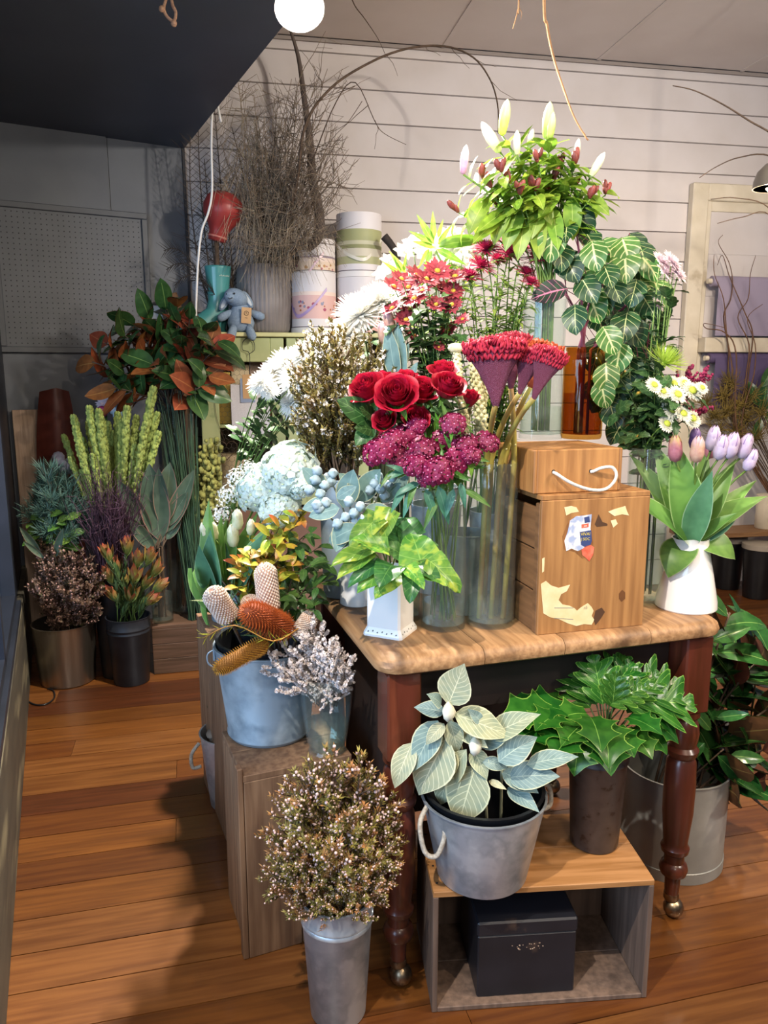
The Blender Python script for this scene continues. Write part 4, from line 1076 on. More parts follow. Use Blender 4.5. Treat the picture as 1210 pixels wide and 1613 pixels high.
# ---- pale plume celosia
M_pl = pmat('pale_plume', '#e6e3bf', '#cfd09a', scale=80, rough=.9, bump=.5, trans=.15)
gp = Vector(P(735, 700, 1.84)); gp.z = TH
bucket('flower_bucket', 'galvanised bucket hidden behind the roses, holding pale plumes and red daisies', gp, .05, .06, .20, M_galv)
pll = ordl([718, 742, 770, 752], 'pale cream plume')
for i, (a, b, Y, rr) in enumerate((((735, 700), (718, 548), 1.80, .016), ((762, 690), (742, 548), 1.80, .018), ((752, 690), (770, 552), 1.84, .016), ((725, 690), (752, 580), 1.86, .014))):
    A, B = P(*a, Y), P(*b, Y)
    t = thing('plume_celosia', pll[i] + ' spike between the roses and the largest cockscomb', 'flower', gp, 'pale plume spikes')
    stem(t, [gp+Vector((0, 0, .03)), gp+Vector((0, 0, .2)), A, A.lerp(B, .3)], .003, M_stem)
    rg = random.Random(i); m = MB(); ax = (B-A)
    for k in range(90):
        f = (k/90)**.9; r_ = rr*(1-.45*f)*(.55+.45*min(1, 4*f)); an = k*2.4
        x = ax.orthogonal().normalized(); y_ = ax.normalized().cross(x)
        c = A + ax*f + (x*math.cos(an)+y_*math.sin(an))*r_*.7
        m.blob(c, r_*.42*rg.uniform(.8, 1.2), 5, 3)
    m.blob(B, rr*.9, 8, 6, sq=(1.3, 1, .8))
    m.tube([A, B], rr*.5, rr*.4, 6)
    part('plume', m.mesh('plume', M_pl), t, kind='stuff')
# ---- lilies and alstroemeria in the glass vase on the rope crate
zc = TH + th_ + rh_
g4 = G(851, 690, zc); g5 = G(915, 690, zc)
k4 = g4.y/FPX*1.02
h4 = P(851, 470, g4.y).z - zc
glass_vase('lily_vase', 'wide clear glass vase with lilies standing on the rope-handled crate', g4, [(33*k4, 0), (33*k4, .006), (31*k4, h4*.5), (33*k4, h4)], water=P(851, 640, g4.y).z-zc, mat=M_glassD)
M_lily = leafmat('lily_bud', '#c9d87a', '#a9c456', vein='#e6ecb0', rib=.05, tip='#eef0c8', tiplo=.3, tiphi=1.0, trans=.3, vary=.08)
M_lilyW = leafmat('lily_bud_pale', '#e9ebc9', '#d8dfa6', tip='#f2efe2', tiplo=.2, tiphi=.9, trans=.3, vary=.05)
M_lilyP = leafmat('lily_bud_pink', '#d9b9cf', '#c99dbd', tip='#f0e4ea', tiplo=.4, tiphi=1, trans=.3, vary=.05)
def budmesh(mat):
    m = MB(); pr = [(.02, 0), (.075, .06), (.10, .25), (.115, .5), (.10, .72), (.06, .9), (.012, 1.0)]
    m.lathe(pr, 12, wob=lambda a, i: .10*math.cos(3*a))
    for i in range(len(m.v)): m.uv[i] = ((i % 12)/12, m.v[i][2])
    return m.mesh('bud', mat)
bud = [budmesh(M_lily), budmesh(M_lilyW), budmesh(M_lilyP)]
L_lily = leafmat('leaf_lily', '#8fae3c', '#6d9230', vein='#bccc6c', rib=.02, trans=.38, vary=.2)
l_li = [leaf('leaf#li%d' % i, L_lily, w_, pf_ell, bend=b, fold=.2, wave=.05, nseg=6, nac=2) for i, (b, w_) in enumerate(((.5, .38), (1.0, .42), (.2, .34)))]
mo4 = g4 + Vector((0, 0, h4))
lil = [((791, 214), (800, 156), 0, 'tall green lily bud standing straight up, the one nearer the arched twig'), ((861, 220), (867, 160), 0, 'tall green lily bud standing straight up under the hanging root'), ((788, 240), (759, 192), 1, 'pale lily bud leaning outwards beside the first tall bud'),
       ((815, 245), (815, 205), 1, 'short pale lily bud in the gap between the two tall buds'), ((832, 238), (840, 203), 1, 'short whitish lily bud just under the second tall bud'), ((930, 280), (953, 240), 1, 'pale lily bud leaning far out towards the doorway'),
       ((730, 275), (735, 228), 2, 'pinkish lily bud opening at the outer edge of the bunch'), ((908, 250), (912, 218), 1, 'small pale lily bud behind the red alstroemeria buds'), ((866, 222), (872, 176), 0, 'green lily bud tucked behind the second tall one')]
for i, (a, b, kx, lab) in enumerate(lil):
    Y = g4.y + R.uniform(-.05, .06); A, B = P(*a, Y), P(*b, Y-.01)
    t = thing('lily', lab, 'flower', g4, 'lilies in the wide glass vase')
    nk = mo4 + Vector((R.uniform(-.02, .02), R.uniform(-.02, .02), 0))
    pts = [nk + Vector((0, 0, -h4+.02)), nk] + bow(nk, A, .2, 6)[1:]
    stem(t, pts, .0035, M_stem)
    L_ = (B-A).length; part('bud', bud[kx], t, frame(A, B-A, (0, -1, 0), s=(L_*1.4, L_*1.4, L_)))
    leafy(t, pts, l_li, 15, .55, .97, .07, R, out=.9, up=.45, face=(0, -.3, .3))
M_als = pmat('alstro_bud', '#9a4a38', '#7d3a3e', scale=14, rough=.5, vary=.25, trans=.2)
alb = MB().lathe([(.02, 0), (.16, .12), (.24, .4), (.22, .7), (.14, .92), (.04, 1.0)], 8, wob=lambda a, i: .14*math.cos(3*a)).mesh('bud', M_als)
als = [(774, 283), (790, 258), (908, 245), (874, 271), (905, 282), (819, 293), (848, 242), (843, 287), (723, 322), (955, 293), (760, 268), (802, 275), (885, 250), (860, 300), (930, 300), (782, 310)]
al = ordl([a[0] for a in als], 'red alstroemeria')
for i, (u, v) in enumerate(als):
    Y = g4.y - .03 + R.uniform(-.05, .05); c = P(u, v, Y)
    t = thing('alstroemeria', al[i] + ' bud cluster among the lilies', 'flower', g4, 'alstroemeria among the lilies')
    nk = mo4 + Vector((R.uniform(-.022, .022), R.uniform(-.02, .02), 0))
    b0 = c + Vector((0, 0, -.02)); pts = [nk + Vector((0, 0, -h4+.02)), nk] + bow(nk, b0, .22, 6)[1:]
    stem(t, pts, .0022, M_stem)
    for k in range(3):
        d = (c-mo4).normalized()*.7 + Vector((R.uniform(-.6, .6), R.uniform(-.6, .2), .5))
        part('bud', alb, t, frame(b0 + d*.004*k, d, (0, -1, 0), s=.030*R.uniform(.7, 1.05)))
    leafy(t, pts, l_li, 15, .62, 1.02, .055, R, out=.9, up=.35, face=(0, -.3, .3))
t = thing('lily_leaf_spray', 'long loose lily leaves hanging below the lilies over the glass vase', 'leaf spray', g4)
stem(t, [mo4+Vector((0, 0, -h4+.02)), mo4, mo4+Vector((0, 0, .08))], .003, M_stem)
for a, b in (((830, 330), (815, 400)), ((845, 330), (850, 405)), ((800, 320), (775, 368)), ((820, 320), (795, 385)), ((870, 325), (880, 390)), ((860, 310), (838, 365)), ((800, 330), (752, 360)), ((790, 340), (745, 378)), ((900, 310), (905, 365)), ((845, 300), (870, 345)), ((920, 310), (962, 322)), ((770, 310), (735, 350)), ((880, 300), (850, 335)), ((810, 300), (840, 330))):
    put_leaf(t, R.choice(l_li), P(*a, g4.y-.02), P(*b, g4.y-.08), tocam(g4)+Vector((0, 0, .4)), 1.0)

# ---- amber bottle with bloodleaf
k5 = g5.y/FPX*1.02; r5 = 31*k5; h5 = P(915, 547, g5.y).z - zc
amb = glass_vase('amber_jar', 'amber glass jar holding the cream-veined foliage, on the rope-handled crate', g5, [(r5*.95, 0), (r5, .008), (r5, h5*.86), (r5*.93, h5*.93), (r5*.86, h5*.95), (r5*.90, h5*.965), (r5*.90, h5)], water=h5*.5, mat=M_amber, wmat=M_amber)
L_ire = leafmat('leaf_bloodleaf', '#244a2a', '#1c3d24', vein='#b9c486', rib=.025, nv=5, vw=.05, trans=.18, vary=.2, rough=.35, slope=1.3)
L_ireP = leafmat('leaf_bloodleaf_pale', '#4e7a38', '#3c6a30', vein='#d0d69a', rib=.05, nv=5, vw=.12, trans=.25, vary=.15, rough=.35, slope=1.3)
M_mag = pmat('magenta_stem', '#6d2142', '#521a33', scale=20, rough=.5)
l_ir = [leaf('leaf#ir%d' % i, mt, .78, pf_ell, bend=b, fold=.18, wave=.06, nseg=8, nac=6) for i, (b, mt) in enumerate(((.7, L_ire), (1.2, L_ire), (.9, L_ireP), (.4, L_ire)))]
mo5 = g5 + Vector((0, 0, h5*.97))
ire = [(912, 340), (892, 362), (870, 380), (895, 412), (935, 398), (925, 452), (958, 432), (862, 462), (905, 500), (950, 472), (985, 472), (1002, 492), (962, 392), (1005, 385), (985, 412), (1012, 442), (1022, 480), (1035, 508), (1000, 522), (960, 532), (945, 502), (982, 545), (1018, 555), (968, 572), (992, 588), (940, 558), (975, 612), (1012, 595), (990, 640), (965, 650), (1040, 460), (1000, 455), (930, 375), (970, 455), (1025, 415), (1000, 560), (955, 595), (1030, 530), (985, 505), (940, 425), (1015, 400), (985, 388), (885, 395), (1005, 620), (1020, 650), (975, 560), (1000, 670), (950, 620), (1030, 600), (935, 480), (968, 500), (1040, 490)]
nst = 8
stemtips = [(905, 350), (935, 390), (870, 440), (960, 400), (1005, 395), (1030, 460), (1000, 520), (930, 450)]
stl = ordl([s[0] for s in stemtips], 'cream-veined bloodleaf')
its = []
for i, (u, v) in enumerate(stemtips):
    H_ = P(u, v, g5.y + R.uniform(-.02, .10)); t = thing('bloodleaf_stem', stl[i] + ' stem, in the amber jar', 'foliage', g5, 'bloodleaf stems in the amber jar')
    nk = mo5 + Vector((R.uniform(-.5, .5)*r5, R.uniform(-.5, .5)*r5, 0))
    pts = [nk + Vector((0, 0, -h5+.02)), nk] + bow(nk, H_, .25, 6)[1:]; stem(t, pts, .0035, M_mag); its.append((t, pts, u, v))
for i, (u, v) in enumerate(ire):
    t, pts, su, sv = min(its, key=lambda q: (q[2]-u)**2 + (q[3]-v)**2*.5)
    c = P(u, v, g5.y - .06 + R.uniform(-.03, .10) + max(0, (u-960))*.0012)
    p, d = along(pts, .55 + .45*R.random())
    o = (c - p); o.y -= .02; o = o.normalized()
    dr = (o*.55 + Vector((R.uniform(-.35, .35), -.25, -.75))).normalized(); L_ = R.uniform(.072, .10)
    b0 = c - dr*L_*.5
    lf = part('leaf', R.choice(l_ir), t, frame(b0, dr, tocam(c) + Vector((R.uniform(-.3, .3), 0, .5)), s=L_))
    part('stalk', MB().tube([p, p.lerp(b0, .6)+Vector((0, 0, .008)), b0], .0011, n=4).mesh('stalk', M_mag), lf)
for i in range(34):
    t, pts, su, sv = its[i % 8]; c = P(R.uniform(945, 1045), R.uniform(395, 690), g5.y+.06+R.uniform(0, .06)); dr = Vector((R.uniform(-.6, .6), -.2, R.uniform(-.9, .2))); p, d = along(pts, .7+.3*R.random()); L_ = R.uniform(.06, .09)
    lf = part('leaf', l_ir[0], t, frame(c, dr, tocam(c)+Vector((0, 0, .4)), s=L_)); part('stalk', MB().tube([p, p.lerp(c, .6)+Vector((0, 0, .008)), c], .0011, n=4).mesh('stalk', M_mag), lf)
# the one dark leaf showing its pink rib
t = its[2][0]
put_leaf(t, leaf('leaf#irpink', leafmat('leaf_pinkrib', '#26402a', '#2b1f2c', vein='#c97b9d', rib=.05, nv=6, vw=.06, trans=.1), .75, pf_ell, .5, .15, nseg=8, nac=6), P(895, 455, g5.y-.06), P(835, 462, g5.y-.06), tocam(g5)+Vector((0, 0, .6)))

# ---- tall cylinder behind the tea box with mums
g6 = G(1010, 945, TH); k6 = g6.y/FPX*1.02
h6 = P(1015, 705, g6.y).z - TH
glass_vase('back_cylinder', 'tall glass cylinder behind the tea box, packed with chrysanthemum stems', g6, [(32*k6, 0), (32*k6, .006), (32*k6, h6)], water=h6*.5, mat=M_glassD)
mo6 = g6 + Vector((0, 0, h6))
M_mw = pmat('mum_white', '#f2f0e4', '#e6e6cf', scale=20, rough=.6, trans=.25); M_my = pmat('mum_yellowgreen', '#c2cc48', '#a6b63a', scale=30, rough=.7)
M_mg = pmat('mum_green', '#b7cf5a', '#9dbb45', scale=20, rough=.6, trans=.3); M_mp = pmat('mum_blush', '#ead9dd', '#dcc3cd', scale=20, rough=.6, trans=.25)
b_but = ray_bloom('button', M_mw, 26, 4, 1.0, .38, .20, (.05, 1.15), seed=2)
b_cen = MB().blob((0, 0, .22), .52, 10, 6, sq=(1, 1, .55)).mesh('centre', M_my)
b_spi = ray_bloom('spider', M_mg, 30, 4, 1.0, .1, .09, (-.1, 1.2), seed=3, curl=.3)
b_bls = ray_bloom('blush', M_mp, 20, 3, 1.0, .15, .24, (.1, .9), seed=4)
L_mum = leafmat('leaf_mum', '#3c5a30', '#2c4a26', vein='#5f7d4a', rib=.02, nv=4, vw=.08, trans=.15, vary=.2)
l_mu = [leaf('leaf#mu%d' % i, L_mum, .55, lambda v: pf_ell(v)*(.65+.35*abs(math.sin(v*9.5))), bend=b, fold=.15, wave=.06, nseg=11, nac=4) for i, b in enumerate((.6, 1.1))]
def flower(name, lab, cat, grp, base, mouth, c, d, parts_, rst=.002, matst=None, leaves=None, nl=5, ll=.05, f0=.5, f1=.92, spread=.02, k=.2):
    t = thing(name, lab, cat, base, grp)
    nk = Vector(mouth) + Vector((R.uniform(-spread, spread), R.uniform(-spread, spread), 0))
    b0 = Vector((nk.x, nk.y, Vector(base).z + .02)); pts = [b0, nk] + bow(nk, c, k, 6)[1:]
    stem(t, pts, rst, matst or M_stem)
    pb = None
    for nm, me, s, kd in parts_:
        o = part(nm, me, t if pb is None else pb, frame(c, d, (.2, -.3, 1), roll=R.uniform(0, 6), s=s), kind=kd); pb = pb or o
    if leaves: leafy(t, pts, leaves, nl, f0, f1, ll, R, face=(0, -.2, 0))
    return t
but = [(1030, 607, 13), (1061, 606, 15), (1044, 617, 12), (1067, 622, 15), (1090, 616, 16), (1106, 611, 10), (1058, 646, 17), (1076, 652, 14), (1090, 660, 15), (1050, 668, 14), (1078, 604, 12)]
bl = ordl([b[0] for b in but], 'white button chrysanthemum')
for i, (u, v, r_) in enumerate(but):
    Y = g6.y - .05 + R.uniform(-.03, .03); c = P(u, v, Y)
    flower('button_mum', bl[i] + ' with lime centre, above the tulips', 'flower', 'button chrysanthemums', g6, mo6, c, Vector((.25, -.7, .5)), [('bloom', b_but, r_*Y/FPX*1.2, None), ('centre', b_cen, r_*Y/FPX*.8, None)], leaves=l_mu, nl=5)
c = P(1047, 572, g6.y); flower('spider_mum', 'lime green spider chrysanthemum with curled thin petals', 'flower', None, g6, mo6, c, Vector((.3, -.4, .8)), [('bloom', b_spi, 38*g6.y/FPX, None)], leaves=l_mu, nl=5)
blu = [(1040, 410, 13), (1058, 412, 15), (1048, 428, 16), (1068, 432, 14), (1036, 480, 10), (1062, 420, 12)]
bl = ordl([b[0] for b in blu], 'blush white chrysanthemum')
for i, (u, v, r_) in enumerate(blu):
    c = P(u, v, g6.y+.05); flower('blush_mum', bl[i] + ' beside the cream-veined leaves', 'flower', 'blush chrysanthemums', g6, mo6, c, Vector((.5, -.5, .5)), [('bloom', b_bls, r_*g6.y/FPX*1.45, None)], leaves=l_mu, nl=6, f0=.3)
for i in range(9):
    c = P(960+10*i+R.uniform(-8, 8), R.uniform(560, 690), g6.y + R.uniform(-.02, .06))
    t = thing('foliage_stem', 'dark leafy chrysanthemum stem packed in the glass cylinder behind the tea box', 'foliage', g6, 'dark stems behind the tea box')
    nk = mo6 + Vector((R.uniform(-.03, .03), R.uniform(-.03, .03), -.05*(i % 3)))
    pts = [Vector((nk.x, nk.y, TH+.02)), nk] + bow(nk, c, .2, 5)[1:]; stem(t, pts, .002, M_stemD)
    leafy(t, pts, l_mu, 12, .15, 1.0, .055, R, face=(0, -.6, 0))
M_ama = pmat('amaranth', '#8e1848', '#6f1038', scale=60, rough=.8)
for i, (a, b) in enumerate((((1062, 640), (1090, 575)), ((1075, 640), (1116, 578)), ((1060, 650), (1066, 590)), ((1055, 690), (1040, 645)), ((1085, 655), (1112, 645)))):
    A, B = P(*a, g6.y+.04), P(*b, g6.y+.02); rg = random.Random(i+5)
    t = thing('amaranth', ['wine-red amaranth plume rising between the mums and the doorway', 'longest wine-red amaranth plume, pointing at the violet paper', 'wine-red amaranth plume behind the lime spider chrysanthemum', 'short wine-red amaranth plume under the lime-centred mums', 'wine-red amaranth plume poking out below the longest one'][i], 'flower', g6, 'amaranth plumes')
    stem(t, [mo6+Vector((0, 0, -h6+.02)), mo6, A, A.lerp(B, .5)], .0018, M_mag)
    m = MB()
    for k in range(60):
        f = k/60; m.blob(A.lerp(B, f) + rnd_dir(rg)*.010*(1-f*.7), .0048*rg.uniform(.6, 1.2), 4, 3)
    for sgn in (1, -1, .5):
        q, _ = along([A, B], .3); e = q + (B-A)*.45 + Vector((sgn*.03, 0, .008))
        for k in range(20): m.blob(q.lerp(e, k/20) + rnd_dir(rg)*.005, .0042, 4, 3)
    part('plume', m.mesh('plume', M_ama), t, kind='stuff')

# ---- white jug with lilac tulips
g7 = G(1080, 955, TH); k7 = g7.y/FPX*1.03; rb7 = 47*k7; h7 = P(1092, 847, g7.y).z - TH
t = thing('white_jug', 'tapering white ceramic jug with a small lip, full of lilac tulips', 'jug', g7)
m = MB(); n = 48; prof = [(rb7*.97, 0), (rb7, .003), (rb7*.985, .02), (rb7*.80, h7*.5), (rb7*.62, h7*.85), (rb7*.585, h7*.97), (rb7*.60, h7), (rb7*.56, h7), (rb7*.55, h7*.9), (rb7*.75, h7*.4), (rb7*.9, .015), (.001, .015)]
sa_ = rad(-105)
m.lathe(prof, n)
vv = []
for (x_, y_, z_) in m.v:
    a = math.atan2(y_, x_); da = (a - sa_ + math.pi) % (2*math.pi) - math.pi; f = max(0, (z_/h7-.7)/.3)
    g_ = math.exp(-(da/.28)**2)*f**1.5
    vv.append((x_*(1+.28*g_), y_*(1+.28*g_), z_ + (.006*g_ if z_ > h7*.95 else 0)))
m.v = vv
part('body', m.mesh('body', M_white, smooth='auto'), t, loc(g7))
mo7 = g7 + Vector((0, 0, h7)); r7 = rb7*.5
L_tul = leafmat('leaf_tulip', '#6f9a4a', '#5a863f', vein='#8fb06a', rib=.0, rough=.42, trans=.25, vary=.15, edge='#9ab877', ew=.02)
L_tulB = leafmat('leaf_tulip_blue', '#5a8a6a', '#4a785c', rough=.45, trans=.2, vary=.12, edge='#8fb090', ew=.02)
l_tu = [leaf('leaf#tu%d' % i, mt, w_, pf_tulip, bend=b, fold=.35, wave=.05, nw=1, nseg=10, nac=4, twist=tw) for i, (b, w_, mt, tw) in enumerate(((.5, .22, L_tul, .2), (.9, .26, L_tul, -.3), (.3, .30, L_tulB, .3), (1.5, .45, L_tul, .2)))]
M_tp = [leafmat('tulip_lilac', '#d6c8dc', '#c6b3d2', vein='#9070aa', rib=.06, tip='#d9c8dd', trans=.25, vary=.08), leafmat('tulip_peach', '#dcb7a0', '#cf9f8e', tip='#cfb6c4', trans=.25, vary=.08), leafmat('tulip_white', '#eceac6', '#dfe0ac', tip='#f4f1e0', trans=.25, vary=.05), leafmat('tulip_pink', '#cf8f96', '#bd7885', tip='#b8a06a', trans=.25, vary=.08), leafmat('tulip_purple', '#8a6aa8', '#6f5090', tip='#a48abb', trans=.2, vary=.08)]
TPM = {}
def tulip(u, v, hpx, Y, kx, lab, base, mouth, grp, d=(0, -.1, 1), r0=.03, nst=None):
    c = P(u, v, Y); L_ = hpx*Y/FPX*1.05; d = Vector(d).normalized(); b0 = c - d*L_*.5
    t = thing('tulip', lab, 'tulip', base, grp)
    nk = Vector(mouth) + Vector((R.uniform(-r0, r0)*.6, R.uniform(-r0, r0)*.6, -.01))
    pts = [Vector((nk.x, nk.y, Vector(base).z+.02)), nk] + bow(nk, b0, .2, 6)[1:]; stem(t, pts, .003, M_stem, .0026)
    if kx not in TPM:
        def pet(sc, key):
            return petal_cup(key, M_tp[kx], .95, .06, .31*sc, 1.0, -.24*sc, .25, nseg=7, nac=4)
        TPM[kx] = (pet(1.0, 'petal#to%d' % kx), pet(.88, 'petal#ti%d' % kx), MB().lathe([(.03, 0), (.18, .06), (.26, .3), (.22, .7), (.05, .93)], 10).mesh('heart', M_tp[kx]))
    M = frame(b0, d, (0, -1, .2), roll=R.uniform(0, 6), s=L_)
    hh = part('heart', TPM[kx][2], t, M)
    for k in range(3):
        part('petal', TPM[kx][1], hh, M @ Matrix.Rotation(k*2.094+1.05, 4, 'Z')); part('petal', TPM[kx][0], hh, M @ Matrix.Rotation(k*2.094, 4, 'Z'))
    return t
tul = [((1064, 706), 42, -.03, 3, 'dusty pink tulip at the outer side of the jug'), ((1099, 707), 42, -.06, 1, 'peach tulip with a cream base, standing in front'), ((1124, 690), 40, .01, 0, 'lilac tulip held highest, beside the peach one'), ((1136, 704), 40, -.03, 0, 'lilac tulip under the highest one'), ((1153, 701), 42, -.03, 0, 'lilac tulip between two others, with a violet stripe'), ((1174, 702), 40, -.02, 0, 'lilac tulip leaning away with a bold violet stripe'), ((1183, 724), 36, -.02, 0, 'lowest pale lilac tulip, bending furthest out'), ((1095, 690), 34, .06, 4, 'dark purple tulip half hidden behind the peach one'), ((1120, 705), 34, .05, 3, 'pink tulip half hidden behind the lilac ones')]
ts = []
for (p_, hp_, dy, kx, lab) in tul:
    ts.append(tulip(p_[0], p_[1], hp_, g7.y+dy, kx, lab, g7, mo7, 'lilac tulips in the white jug', ((p_[0]-1095)*.0035, -.1, 1), r7))
tlv = [((1078, 852), (990, 742), -.04, -.12, 0, 1.1), ((1080, 850), (1013, 706), .0, .0, 0, 1.0), ((1085, 848), (1043, 690), -.02, .0, 0, 1.15), ((1090, 845), (1073, 694), -.05, -.06, 0, 1.35), ((1092, 848), (1114, 746), -.06, -.10, 2, .95), ((1100, 845), (1150, 715), -.02, -.03, 0, 1.1), ((1104, 845), (1207, 742), .0, -.02, 1, 1.0), ((1105, 845), (1168, 790), .02, .0, 2, 1.4), ((1112, 850), (1180, 848), -.02, -.06, 3, 1.3), ((1074, 850), (1052, 882), -.03, -.09, 3, 1.6), ((1072, 848), (1042, 795), .02, .02, 0, 1.2), ((1098, 845), (1112, 695), .0, .01, 0, .9), ((1100, 845), (1132, 740), .02, .02, 0, 1.2), ((1082, 850), (1060, 740), .03, .04, 2, 1.2), ((1108, 846), (1190, 735), .03, .04, 0, .8), ((1102, 848), (1150, 800), -.04, -.07, 0, 1.2)]
for i, (a, b, ya, yb, kx, w_) in enumerate(tlv):
    A = P(*a, g7.y+ya); A2 = A.lerp(mo7 + Vector((0, 0, -.02)), .6)
    put_leaf(ts[i % len(ts)], l_tu[kx], A2, P(*b, g7.y+yb), tocam(A)*.7+Vector((0, 0, .8)), w_)
# ================================================================== behind on the table and on the tall crate
def tabZ(p): return Vector((p.x, p.y, TH))
# ---- red daisies, asters and white stock share hidden buckets
M_rd = pmat('daisy_red', '#a83446', '#8a2138', scale=30, rough=.6, trans=.2, vary=.18, c3='#d58d80', scale3=70, lo3=.58, hi3=.64); M_yc = pmat('daisy_centre', '#c9a83a', '#a98a2a', scale=60, rough=.8)
b_rd = [ray_bloom('rdaisy%d' % i, M_rd, 15, 2, 1.0, .22, .34, (.15+.1*i, .55), seed=i+10) for i in range(2)]
b_rdc = MB().blob((0, 0, .06), .26, 8, 5, sq=(1, 1, .6)).mesh('centre', M_yc)
M_as = pmat('aster_crimson', '#c93465', '#a82050', scale=30, rough=.6, trans=.2, vary=.12)
b_as = ray_bloom('aster', M_as, 34, 5, 1.0, .08, .12, (.0, 1.1), seed=21)
L_ast = leafmat('leaf_aster', '#7f9a44', '#668238', vein='#a9bb6a', rib=.03, trans=.3, vary=.2)
l_as = [leaf('leaf#as%d' % i, L_ast, .2, pf_lance, bend=b, fold=.2, nseg=5, nac=2) for i, b in enumerate((.6, 1.2))]
gD = tabZ(P(690, 600, 2.02)); bucket('flower_bucket', 'bucket behind the roses packed with red daisies', gD, .055, .068, .24, M_galv)
mD = gD + Vector((0, 0, .24))
rds = [(658, 434, 20), (686, 451, 20), (653, 470, 17), (620, 452, 18), (644, 452, 16), (689, 427, 19), (717, 436, 19), (618, 486, 17), (646, 487, 15), (640, 504, 17), (651, 528, 15), (707, 521, 15), (712, 480, 15), (687, 480, 15), (729, 503, 12), (691, 547, 9), (702, 458, 16), (632, 440, 17), (714, 458, 15), (672, 440, 18), (665, 458, 14)]
rl = ordl([r_[0] for r_ in rds[:-1]], 'dusty red daisy') + ['dusty red daisy in the thick of the bunch, half covered by its neighbours']
for i, (u, v, r_) in enumerate(rds):
    Y = 2.0 + R.uniform(-.06, .05); c = P(u, v, Y); d = Vector((R.uniform(-.5, .5), -.5, R.uniform(.3, .9)))
    flower('red_daisy', rl[i] + (' in its bunch' if i < 20 else ''), 'flower', 'dusty red daisies', gD, mD, c, d, [('bloom', b_rd[i % 2], r_*Y/FPX*1.3, None), ('centre', b_rdc, r_*Y/FPX*1.0, None)], rst=.0018, leaves=l_mu, nl=13, ll=.055, f0=.35, spread=.04)
gA = tabZ(P(780, 600, 2.03)); bucket('flower_bucket', 'bucket behind the cockscombs packed with crimson asters', gA, .05, .06, .22, M_galv)
mA = gA + Vector((0, 0, .22))
ast = [(766, 393, 18), (801, 401, 18), (804, 386, 18), (821, 392, 17), (757, 419, 19), (850, 406, 17), (740, 436, 16), (828, 430, 14), (785, 410, 14), (836, 445, 12)]
al = ordl([a[0] for a in ast], 'crimson aster')
for i, (u, v, r_) in enumerate(ast):
    Y = 2.0 + R.uniform(-.05, .04); c = P(u, v, Y); d = Vector((R.uniform(-.35, .35), -.35, .9))
    t = flower('aster', al[i] + ' below the lilies', 'flower', 'crimson asters', gA, mA, c, d, [('bloom', b_as, r_*Y/FPX*1.6, None)], rst=.0022, leaves=l_as, nl=34, ll=.055, f0=.3, f1=.98, spread=.035)
    calyx = ray_bloom('calyx', L_ast, 12, 1, .9, .1, .3, (-.5, -.3), seed=5, disc=False); part('calyx', calyx, t, frame(c - d.normalized()*.004, d, (0, -1, 0), s=r_*Y/FPX*.8))
for i in range(26):
    c = P(R.uniform(705, 850), R.uniform(440, 540), 2.0+R.uniform(-.04, .06))
    t = thing('aster_side_shoot', 'slender leafy side shoot among the crimson aster stems', 'foliage', gA, 'aster side shoots')
    nk = mA + Vector((R.uniform(-.04, .04), R.uniform(-.03, .03), 0)); pts = [Vector((nk.x, nk.y, TH+.02)), nk] + bow(nk, c, .2, 5)[1:]
    stem(t, pts, .0016, M_stem); leafy(t, pts, l_as, 24, .3, 1.0, .055, R)
# white stock with a spent lily
gW = tabZ(P(690, 560, 2.20)); bucket('flower_bucket', 'bucket at the back of the table with white stock and lily foliage', gW, .055, .065, .26, M_galv)
mW = gW + Vector((0, 0, .26))
M_ws = pmat('petal_white', '#f4f2ea', '#ecebdd', scale=20, rough=.6, trans=.3)
b_ws = ray_bloom('stock', M_ws, 7, 2, 1.0, .1, .6, (.15, .7), seed=31)
wst = [(604, 428, 14), (612, 412, 13), (636, 396, 14), (650, 382, 14), (668, 400, 15), (684, 388, 14), (700, 372, 15), (716, 366, 13), (712, 390, 16), (726, 402, 16), (740, 408, 15), (748, 398, 13), (732, 388, 14), (760, 415, 13), (626, 420, 13), (690, 412, 14), (716, 415, 14), (746, 424, 13)]
wl_ = ordl([a[0] for a in wst], 'white stock')
for i, (u, v, r_) in enumerate(wst):
    c = P(u, v, 2.15+R.uniform(-.04, .05)); flower('white_stock', wl_[i] + ' flower above the red daisies', 'flower', 'white stock flowers', gW, mW, c, Vector((R.uniform(-.5, .5), -.6, .5)), [('bloom', b_ws, r_*2.15/FPX*1.3, None)], rst=.0016, leaves=l_li, nl=4, ll=.05, f0=.55, spread=.03)
t = thing('lily_leaf_star', 'lime green lily stem with a star of narrow pointed leaves above the red daisies', 'leaf spray', gW)
H_ = P(686, 395, 2.08); pts = [gW+Vector((0, 0, .03)), mW, P(705, 430, 2.1), H_]; stem(t, pts, .0045, M_stem)
l_st = leaf('leaf#star', L_lily, .2, pf_lance, bend=.5, fold=.3, nseg=6, nac=2)
for a, b in (((684, 385), (657, 335)), ((683, 378), (682, 331)), ((682, 385), (645, 362)), ((684, 390), (650, 378)), ((690, 385), (712, 352)), ((690, 385), (748, 366)), ((690, 375), (698, 345)), ((688, 392), (735, 415)), ((680, 395), (668, 425)), ((676, 392), (660, 420)), ((690, 390), (715, 375))): put_leaf(t, l_st, P(*a, 2.08), P(*b, 2.06), tocam(H_)+Vector((0, 0, .2)), 1.1)
put_leaf(t, l_li[0], P(690, 388, 2.07), P(765, 368, 2.05), tocam(H_)+Vector((0, 0, .6)), .8)
for a, b in (((630, 430), (602, 412)), ((632, 430), (620, 405)), ((636, 428), (640, 400)), ((640, 430), (612, 395))): put_leaf(t, l_st, P(*a, 2.1), P(*b, 2.08), tocam(H_), 1.0)

